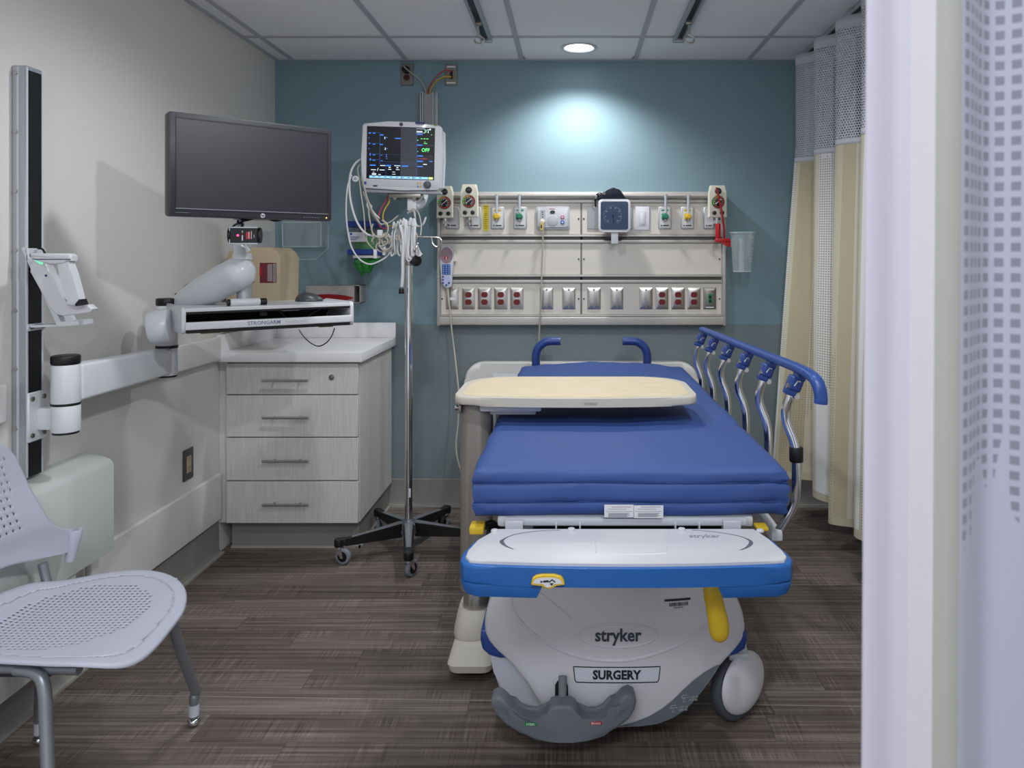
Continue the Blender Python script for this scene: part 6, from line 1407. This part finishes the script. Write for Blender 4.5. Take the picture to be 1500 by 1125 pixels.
for k, u in enumerate((0.055, 0.245, 0.435, 0.625, 0.815, 0.985)):
    p = RL(u); mz = Matrix.Translation(p+Vector((-0.012, 0.0, -0.040))) @ Matrix.Rotation(0.35, 4, 'Y')
    b = nb(); box(b, (0, 0, 0), (0.036, 0.042, 0.040), 0.008, 3, mz); box(b, (-0.004, 0, -0.024), (0.032, 0.034, 0.022), 0.006, 2, mz); box(b, (0.006, 0, 0.022), (0.024, 0.05, 0.02), 0.005, 2, mz); c_ = obj('rail_clamp', b, M_navy, st)
    b = nb(); pc = mz @ Vector((-0.021, -0.012, -0.012)); cyl(b, pc, mz @ Vector((-0.01, -0.012, -0.012)), 0.008, n=12); pc2 = mz @ Vector((0.014, -0.016, -0.03)); cyl(b, pc2, pc2+Vector((0, 0.01, 0)), 0.008, n=12); obj('pin', b, M_steel, c_)
    b = nb(); box(b, (-0.003, -0.0216, 0.002), (0.0025, 0.0008, 0.018), 0, 1, mz @ Matrix.Rotation(0.3, 4, 'Y')); box(b, (0.003, -0.0216, 0.010), (0.010, 0.0008, 0.0022), 0, 1, mz); obj('rail_mark', b, M_paper, c_)
    x = p.x; y = p.y
    b = nb(); tube(b, [(x-0.018, y, p.z-0.055), (x-0.026, y, p.z-0.080), (x-0.034, y+0.006, p.z-0.115), (x-0.030, y+0.008, p.z-0.150), (x-0.016, y, p.z-0.19), (x-0.009, y-0.004, p.z-0.23), (x-0.008, y-0.004, p.z-0.30), (x-0.012, y, p.z-0.36), (x-0.035, y, p.z-0.41), (x-0.06, y, p.z-0.45)], 0.0128, n=14, k=5); obj('rail_post', b, M_chrome, st)
    if k == 0:
        b = nb(); cyl(b, (x-0.0085, y-0.004, p.z-0.212), (x-0.008, y-0.004, p.z-0.252), 0.0185, n=20, bev=0.002); obj('rubber_ring', b, M_black, st)
b = nb(); bx(b, 0.535, 0.565, 2.04, 3.42, 0.575, 0.60, 0.004); bx(b, 0.42, 0.54, 2.3, 2.36, 0.58, 0.605, 0.004); bx(b, 0.42, 0.54, 3.1, 3.16, 0.58, 0.605, 0.004); obj('rail_base', b, M_whiteg, st)

# ------------------------------------------------------------ chair
M_chair = mat('chair_shell', 'b6b8c6', 0.42); M_cleg = mat('chair_leg_paint', '90949b', 0.35, 0.55)
ch = thing('side_chair', 'pale grey chair with perforated seat and back by the left wall', 'chair', (-1.25, 1.90, 0))
YC = 1.905
def seat_o(v):  # not used
    return v
OUTL = [(-1.000, 0.0), (-0.990, -0.10), (-0.992, -0.17), (-1.012, -0.215), (-1.06, -0.243), (-1.12, -0.248), (-1.20, -0.240), (-1.30, -0.225), (-1.40, -0.19), (-1.455, -0.13), (-1.475, 0.0), (-1.455, 0.12), (-1.42, 0.17), (-1.36, 0.215), (-1.28, 0.245), (-1.20, 0.250), (-1.12, 0.222), (-1.05, 0.16), (-1.012, 0.08)]
so = smoothpath([Vector((x, y, 0)) for x, y in OUTL]+[Vector((OUTL[0][0], OUTL[0][1], 0))], 4)
def inside(x, y, poly):
    c = False; j = len(poly)-1
    for i in range(len(poly)):
        xi, yi, xj, yj = poly[i].x, poly[i].y, poly[j].x, poly[j].y
        if (yi > y) != (yj > y) and x < (xj-xi)*(y-yi)/(yj-yi)+xi: c = not c
        j = i
    return c
def seat_z(x, y):
    u = (x+1.24)/0.25; v = y/0.24
    z = 0.448-0.016*(1-v*v)*(1-0.4*u*u)
    z -= 0.030*max(0, (x+1.10)/0.11)**2
    z += 0.035*max(0, (-1.36-x)/0.11)**2
    return z
def dist_edge(x, y):
    return min((Vector((x, y, 0))-p).length for p in so)
def build_seat():
    b = nb(); st_ = 0.0070; xs_ = [-1.478+st_*i for i in range(int(0.49/st_)+1)]; ys_ = [-0.25+st_*j for j in range(int(0.505/st_)+1)]; V = {}
    # radial mapping keeps a smooth rim: rings scaled from the outline outside the perforated field
    cxs, cys = -1.22, 0.0
    n = len(so)-1; rings = []
    for sc_ in (1.0, 0.985, 0.95, 0.9, 0.86):
        rings.append([b.verts.new((cxs+(p.x-cxs)*sc_, YC+(p.y-cys)*sc_, seat_z(cxs+(p.x-cxs)*sc_, (p.y-cys)*sc_)-(0.005 if sc_ == 1.0 else (0.0012 if sc_ < 0.87 else 0.0)))) for p in so[:-1]])
    for a, c in zip(rings, rings[1:]):
        for j in range(n): b.faces.new((a[j], a[(j+1) % n], c[(j+1) % n], c[j]))
    inner = [Vector((cxs+(p.x-cxs)*0.87, (p.y-cys)*0.87, 0)) for p in so[:-1]]
    def gv(i, j):
        if (i, j) not in V: V[(i, j)] = b.verts.new((xs_[i], YC+ys_[j], seat_z(xs_[i], ys_[j])))
        return V[(i, j)]
    for i in range(len(xs_)-1):
        for j in range(len(ys_)-1):
            mx_, my_ = (xs_[i]+xs_[i+1])/2, (ys_[j]+ys_[j+1])/2
            if not inside(mx_, my_, inner): continue
            hole = (i % 2 == 1) and (j % 2 == 1) and ((mx_+1.245)/0.165)**2+((my_)/0.178)**2 < 1.0+0.15*math.sin(0) and mx_ < -1.075
            if hole: continue
            b.faces.new((gv(i, j), gv(i+1, j), gv(i+1, j+1), gv(i, j+1)))
    return b
def solid(o, th, off=-1):
    m = o.modifiers.new('thickness', 'SOLIDIFY'); m.thickness = th; m.offset = off
s_o = obj('seat', build_seat(), M_chair, ch, sharp=80); solid(s_o, 0.003, 1)
b = nb()
for x, y in ((-1.30, -0.212), (-1.10, 0.205), (-1.34, 0.20)): cyl(b, (x, YC+y, seat_z(x, y)-0.001), (x, YC+y, seat_z(x, y)+0.001), 0.006, n=12)
obj('rivet', b, M_mgrey, s_o)
# back
BW = [(0.862, 0.02), (0.858, 0.08), (0.848, 0.115), (0.83, 0.140), (0.80, 0.158), (0.75, 0.173), (0.70, 0.185), (0.65, 0.198), (0.61, 0.212), (0.585, 0.228), (0.568, 0.250), (0.560, 0.275), (0.556, 0.298), (0.548, 0.300), (0.52, 0.292), (0.50, 0.283), (0.485, 0.262), (0.474, 0.20), (0.470, 0.10)]
YB = 1.88
def bw(z):
    for (za, wa), (zb, wb_) in zip(BW, BW[1:]):
        if zb <= z <= za: return wa+(wb_-wa)*(za-z)/(za-zb)
    return BW[-1][1]
def back_x(y, z): return -1.462-0.05*(z-0.5)/0.36+0.55*(y*y) + 0.015*math.exp(-((z-0.62)/0.08)**2)
b = nb(); NR = 58; NCc = 62; zt_, zb2 = 0.862, 0.470; prev = None
for i in range(NR+1):
    z = zt_-(zt_-zb2)*i/NR; w_ = bw(z); rowv = []
    for j in range(NCc+1):
        y = w_*(2*j/NCc-1); rowv.append(b.verts.new((back_x(y, z), YB+y, z+0.075*max(0, 1-(y/0.30)**2)*min(1, max(0, (0.62-z)/0.14)))))
    if prev:
        for j in range(NCc):
            zc = z+(zt_-zb2)/NR/2; yc = w_*(2*(j+0.5)/NCc-1)
            hole = (i % 3 == 0) and (j % 3 == 1) and 0.61 < zc < 0.81 and abs(yc) < 0.125
            if hole: continue
            b.faces.new((prev[j], rowv[j], rowv[j+1], prev[j+1]))
    prev = rowv
bo = obj('backrest', b, M_chair, ch, sharp=80); solid(bo, 0.005, 0)
for sg in (-1, 1):
    b = nb(); y = YB+sg*0.283; x = back_x(0.283, 0.55)
    loft(b, [(x-0.002, y-sg*0.012, 0.478, 0.012, 0.012), (x, y, 0.52, 0.016, 0.018), (x+0.003, y+sg*0.004, 0.556, 0.020, 0.022), (x+0.003, y+sg*0.004, 0.561, 0.018, 0.020)], 20); o = obj('arm_socket', b, M_chair, bo)
    b = nb(); loft(b, [(x+0.003, y+sg*0.004, 0.5612, 0.012, 0.013), (x+0.003, y+sg*0.004, 0.5618, 0.0115, 0.0125)], 18); obj('socket_plug', b, mat('socket_plug_grey', '9b9dab', 0.5), o)
def leg(pts, foot):
    b = nb(); tube(b, pts, 0.0135, n=14, k=6); l = obj('leg', b, M_cleg, ch)
    fx, fy = foot; p = Vector(pts[-1])
    b = nb(); cyl(b, p+Vector((0, 0, 0.035)), p+Vector((0, 0, 0.004)), 0.0142, n=16); obj('leg_sleeve', b, M_whiteg, l)
    b = nb(); cyl(b, (p.x, p.y, 0.018), (p.x, p.y, p.z+0.006), 0.006, n=10); sph(b, (p.x, p.y, 0.0135), 0.0185, (1, 1, 0.72), 20); obj('glide', b, M_chrome, l)
leg([(-1.12, 1.96, 0.418), (-1.06, 1.975, 0.407), (-1.047, 1.99, 0.38), (-1.06, 2.07, 0.25), (-1.074, 2.168, 0.105), (-1.078, 2.172, 0.08), (-1.079, 2.172, 0.026)], (-1.08, 2.17))
leg([(-1.24, 1.70, 0.415), (-1.19, 1.69, 0.412), (-1.165, 1.68, 0.385), (-1.150, 1.665, 0.30), (-1.115, 1.625, 0.12), (-1.11, 1.62, 0.08), (-1.11, 1.62, 0.026)], (-1.11, 1.62))
leg([(-1.38, 2.05, 0.41), (-1.43, 2.07, 0.39), (-1.45, 2.08, 0.34), (-1.455, 2.085, 0.22), (-1.462, 2.09, 0.10), (-1.462, 2.09, 0.026)], (-1.46, 2.09))
leg([(-1.38, 1.72, 0.41), (-1.43, 1.70, 0.39), (-1.45, 1.69, 0.34), (-1.455, 1.68, 0.22), (-1.462, 1.67, 0.10), (-1.462, 1.67, 0.026)], (-1.46, 1.67))
b = nb()
for y in (1.70, 2.02):
    tube(b, [(-1.10, y, 0.416), (-1.38, y+(0.03 if y > 1.9 else 0.02), 0.410)], 0.0125, n=12, k=0)
tube(b, [(-1.24, 1.70, 0.41), (-1.24, 2.02, 0.41)], 0.011, n=12, k=0); obj('seat_frame', b, M_cleg, ch)
b = nb(); bx(b, -1.32, -1.18, 1.72, 1.76, 0.385, 0.412, 0.006); bx(b, -1.30, -1.14, 1.96, 2.01, 0.385, 0.412, 0.006); obj('link_block', b, M_dark, ch)
for sg in (-1, 1):
    b = nb(); tube(b, [(-1.36, YB+sg*0.17, 0.413), (-1.42, YB+sg*0.19, 0.425), (-1.437, YB+sg*0.2, 0.455), (-1.447, YB+sg*0.20, 0.50)], 0.012, n=12); obj('back_post', b, M_cleg, ch)

# ------------------------------------------------------------ curtains
def fabric_mat(name, stops, period, check_u, chk=0.0114, hole='b0a58c', rough=0.85, ztop=None, weave=0.25, zmin=None):
    """stripes by the u coordinate; small woven squares inside the bands of check_u"""
    m = bpy.data.materials.new(name); m.use_nodes = True; nt = m.node_tree; N = nt.nodes; K = nt.links.new; b_ = N['Principled BSDF']
    uv = N.new('ShaderNodeUVMap'); sx = N.new('ShaderNodeSeparateXYZ'); K(uv.outputs[0], sx.inputs[0])
    def m_(op, a, c=None, d=None, clamp=False):
        x = N.new('ShaderNodeMath'); x.operation = op; x.use_clamp = clamp
        for i, v in enumerate((a, c, d)):
            if v is None: continue
            if isinstance(v, (int, float)): x.inputs[i].default_value = v
            else: K(v, x.inputs[i])
        return x.outputs[0]
    u = m_('DIVIDE', sx.outputs[0], period); fu = m_('FRACT', u)
    r = N.new('ShaderNodeValToRGB'); r.color_ramp.interpolation = 'CONSTANT'; e_ = r.color_ramp.elements
    e_[0].position = 0; e_[0].color = hexc(stops[0][1])
    for i, (p_, c_) in enumerate(stops[1:]):
        if i == 0: x = e_[1]; x.position = p_
        else: x = e_.new(p_)
        x.color = hexc(c_)
    K(fu, r.inputs[0])
    mask = None
    for (a, c_, zlo, zhi) in check_u:
        q = m_('MULTIPLY', m_('GREATER_THAN', fu, a), m_('LESS_THAN', fu, c_))
        ns = N.new('ShaderNodeTexNoise'); ns.inputs['Scale'].default_value = 1; mp = N.new('ShaderNodeMapping'); mp.inputs['Scale'].default_value = (60, 5, 1); K(uv.outputs[0], mp.inputs[0]); K(mp.outputs[0], ns.inputs['Vector'])
        zz = m_('ADD', sx.outputs[1], m_('MULTIPLY', m_('SUBTRACT', ns.outputs['Fac'], 0.5), 0.22))
        q = m_('MULTIPLY', q, m_('MULTIPLY', m_('GREATER_THAN', zz, zlo), m_('LESS_THAN', zz, zhi)))
        mask = q if mask is None else m_('MAXIMUM', mask, q)
    cu_ = m_('FRACT', m_('DIVIDE', sx.outputs[0], chk)); cv_ = m_('FRACT', m_('DIVIDE', sx.outputs[1], chk))
    sq = m_('MULTIPLY', m_('GREATER_THAN', cu_, 0.42), m_('GREATER_THAN', cv_, 0.42)); sq = m_('MULTIPLY', sq, mask)
    mx = N.new('ShaderNodeMix'); mx.data_type = 'RGBA'; K(sq, mx.inputs['Factor']); K(r.outputs[0], mx.inputs['A']); mx.inputs['B'].default_value = hexc(hole)
    K(mx.outputs['Result'], b_.inputs['Base Color']); b_.inputs['Roughness'].default_value = rough; b_.inputs['Specular IOR Level'].default_value = 0.25
    try: b_.inputs['Sheen Weight'].default_value = 0.15
    except Exception: pass
    wv = N.new('ShaderNodeTexNoise'); mp = N.new('ShaderNodeMapping'); mp.inputs['Scale'].default_value = (350, 1400, 1); wv.inputs['Scale'].default_value = 1; K(uv.outputs[0], mp.inputs[0]); K(mp.outputs[0], wv.inputs['Vector'])
    bp = N.new('ShaderNodeBump'); bp.inputs['Strength'].default_value = weave; bp.inputs['Distance'].default_value = 0.0008; K(m_('ADD', wv.outputs['Fac'], m_('MULTIPLY', sq, -0.6)), bp.inputs['Height']); K(bp.outputs['Normal'], b_.inputs['Normal'])
    MATS[name] = m; return m
def mesh_net_mat(name, col, cell=0.0075, rad=0.40):
    m = bpy.data.materials.new(name); m.use_nodes = True; nt = m.node_tree; N = nt.nodes; K = nt.links.new; b_ = N['Principled BSDF']
    uv = N.new('ShaderNodeUVMap'); b_.inputs['Base Color'].default_value = hexc(col); b_.inputs['Roughness'].default_value = 0.8
    ds = []
    for off in ((0, 0, 0), (0.5, 0.5, 0)):
        mp = N.new('ShaderNodeMapping'); mp.inputs['Scale'].default_value = (1/cell, 1/(cell*1.732), 1); mp.inputs['Location'].default_value = off; K(uv.outputs[0], mp.inputs[0])
        fr_ = N.new('ShaderNodeVectorMath'); fr_.operation = 'FRACTION'; K(mp.outputs[0], fr_.inputs[0])
        sb_ = N.new('ShaderNodeVectorMath'); sb_.operation = 'SUBTRACT'; K(fr_.outputs[0], sb_.inputs[0]); sb_.inputs[1].default_value = (0.5, 0.5, 0)
        ml = N.new('ShaderNodeVectorMath'); ml.operation = 'MULTIPLY'; K(sb_.outputs[0], ml.inputs[0]); ml.inputs[1].default_value = (1, 1.732, 0)
        ln = N.new('ShaderNodeVectorMath'); ln.operation = 'LENGTH'; K(ml.outputs[0], ln.inputs[0]); ds.append(ln.outputs['Value'])
    mn = N.new('ShaderNodeMath'); mn.operation = 'MINIMUM'; K(ds[0], mn.inputs[0]); K(ds[1], mn.inputs[1])
    gt = N.new('ShaderNodeMath'); gt.operation = 'GREATER_THAN'; K(mn.outputs[0], gt.inputs[0]); gt.inputs[1].default_value = rad
    K(gt.outputs[0], b_.inputs['Alpha']); MATS[name] = m; return m
def sheet(path, z0, z1, nz, zoff=0.0):
    """path(t,z)->(x,y), t 0..1 sampled NT; uv = (arc length at mid height, z)"""
    NT = path.n; b = nb(); uvl = b.loops.layers.uv.new('UVMap'); zm = 1.2; us = [0.0]
    pm = [Vector(path(i/NT, zm)) for i in range(NT+1)]
    for i in range(NT): us.append(us[-1]+(pm[i+1]-pm[i]).length)
    V = [[b.verts.new((*path(i/NT, z0+(z1-z0)*j/nz), z0+(z1-z0)*j/nz+(zoff(i/NT, j/nz) if callable(zoff) else 0))) for j in range(nz+1)] for i in range(NT+1)]
    for i in range(NT):
        for j in range(nz):
            f = b.faces.new((V[i][j], V[i+1][j], V[i+1][j+1], V[i][j+1]))
            for lp, (a, c) in zip(f.loops, ((i, j), (i+1, j), (i+1, j+1), (i, j+1))): lp[uvl].uv = (us[a], z0+(z1-z0)*c/nz)
    return b
YSTART, YEND = 4.02, 2.05
def far_path(t, z):
    y = YSTART-(YSTART-YEND)*t; lowk = max(0, (1.9-z)/1.7)
    ph = 2*PI*(y-3.88)/0.29
    A = 0.058+0.028*lowk
    x = 1.200+A*math.sin(ph)+0.018*math.sin(2*ph+1.3+lowk*1.2)+0.02*lowk*math.sin(y*7.3+1)
    x -= 0.125*lowk*math.exp(-((y-3.95)/0.25)**2)
    yy = y+0.035*math.cos(ph+0.6)*(0.6+0.4*lowk)
    return (x, min(yy, 4.055))
far_path.n = 330
M_far = fabric_mat('curtain_fabric', [(0.0, 'c4bda6'), (0.20, 'b9af95'), (0.32, 'cac5b6'), (0.36, 'dcdcdc'), (0.50, 'c4c1a8'), (0.54, 'b6ab90'), (0.74, 'c8c1ae'), (0.92, 'c4c1a8'), (0.96, 'dcdcdc')], 0.52, [(0.0, 0.2, 0.0, 0.95), (0.36, 0.50, 0.75, 1.8), (0.54, 0.74, 0.0, 0.72), (0.74, 0.92, 0.55, 1.8)], hole='a39a82')
M_net = mesh_net_mat('curtain_net', 'd6d8e2', 0.0125, 0.40)
ct = thing('privacy_curtain', 'gold and cream striped privacy curtain hanging at the right beyond the stretcher', 'curtain', (1.2, 3.0, 0.2))
def hem_off(t, k): y = YSTART-(YSTART-YEND)*t; return (1-k)*0.030*math.sin(y*9)
b = sheet(far_path, 0.262, 1.815, 24, hem_off); fp = obj('fabric_panel', b, M_far, ct, sharp=180)
b = sheet(far_path, 1.835, 2.305, 8); obj('net_band', b, M_net, ct, sharp=180)
M_tape = mat('tape_white', 'c8c8d0', 0.8)
b = sheet(far_path, 1.812, 1.838, 1); o = obj('seam_tape', b, M_tape, ct, sharp=180); solid(o, 0.002, 0)
b = sheet(far_path, 2.303, 2.352, 1); o = obj('header_tape', b, M_tape, ct, sharp=180); solid(o, 0.002, 0)
b = sheet(far_path, 0.228, 0.262, 1, lambda t, k: 0.030*math.sin((YSTART-(YSTART-YEND)*t)*9)); o = obj('hem', b, mat('hem_cream', 'bcb5a0', 0.85), ct, sharp=180)
for k in range(14):
    y = 4.0-k*0.145; t_ = (YSTART-y)/(YSTART-YEND); x, yy = far_path(min(1, max(0, t_)), 2.34)
    b = nb(); xm = (x+1.215)/2
    tube(b, [(x, yy, 2.338), (x*0.5+0.6075, yy, 2.352), (1.215, yy, 2.362), (1.215, yy, 2.372)], 0.0022, n=6); tube(b, [(x+0.006*math.cos(a), yy, 2.334+0.008*math.sin(a)) for a in [2*PI*i/10 for i in range(11)]], 0.0018, n=5, k=0); cyl(b, (1.215, yy, 2.368), (1.215, yy, 2.384), 0.006, n=10)
    obj('curtain_hook', b, M_steel2, ct)
t = thing('curtain_track', 'long ceiling curtain track on the right side of the room', 'curtain track', (1.215, 2.9, 2.385))
b = nb(); bx(b, 1.203, 1.227, 1.2, BACK-0.021, 2.387, 2.3965); obj('track', b, mat('track_dark', '4a4a4e', 0.4, 0.5), t)
for s in (-1, 1):
    b = nb(); bx(b, 1.215+s*0.0165-0.0035, 1.215+s*0.0165+0.0035, 1.2, BACK-0.021, 2.383, 2.3965); obj('track_lip', b, M_grid, t)

# near curtain at the right edge of the frame
def near_path(t, z):
    x = 0.2125+0.62*t; k = max(0, (1.52-z)/1.3)
    yy = 0.550+0.010*math.sin((x-0.2125)*75)*min(1, t*25)+0.022*math.sin((x-0.29)*26+0.4)*min(1, t*6)
    return (x-0.0065*k*(1-t)+0.0, yy+0.004*k)
near_path.n = 160
M_near = fabric_mat('near_curtain_fabric', [(0.0, 'aeaab5'), (0.125, 'b4b0b5'), (0.180, '94948d'), (0.247, '9d9daa'), (0.80, 'aeaab5')], 0.28, [(0.258, 0.80, 1.165, 3.0)], chk=0.0115, hole='777683', weave=0.35)
nt_ = thing('doorway_curtain', 'pale lilac and grey checked curtain hanging close up at the right edge', 'curtain', (0.5, 0.55, 0.15))
b = sheet(near_path, 0.18, 1.85, 40); fo = obj('fabric_panel', b, M_near, nt_, sharp=180); solid(fo, 0.0008, 0)
b = sheet(near_path, 1.85, 2.31, 4); obj('net_band', b, M_net, nt_, sharp=180)
b = sheet(near_path, 2.308, 2.352, 1); obj('header_tape', b, M_tape, nt_, sharp=180)
for k in range(6):
    x = 0.24+k*0.11; b = nb(); tube(b, [(x, 0.556, 2.34), (x, 0.556, 2.36), (x, 0.55, 2.376)], 0.0022, n=6, k=0); cyl(b, (x, 0.55, 2.368), (x, 0.55, 2.388), 0.006, n=10); obj('curtain_hook', b, M_steel2, nt_)
t = thing('curtain_track', 'ceiling curtain track above the near doorway curtain', 'curtain track', (0.5, 0.55, 2.385))
b = nb(); bx(b, 0.15, 1.4, 0.538, 0.562, 2.386, 2.3965); obj('track', b, M_grid, t)
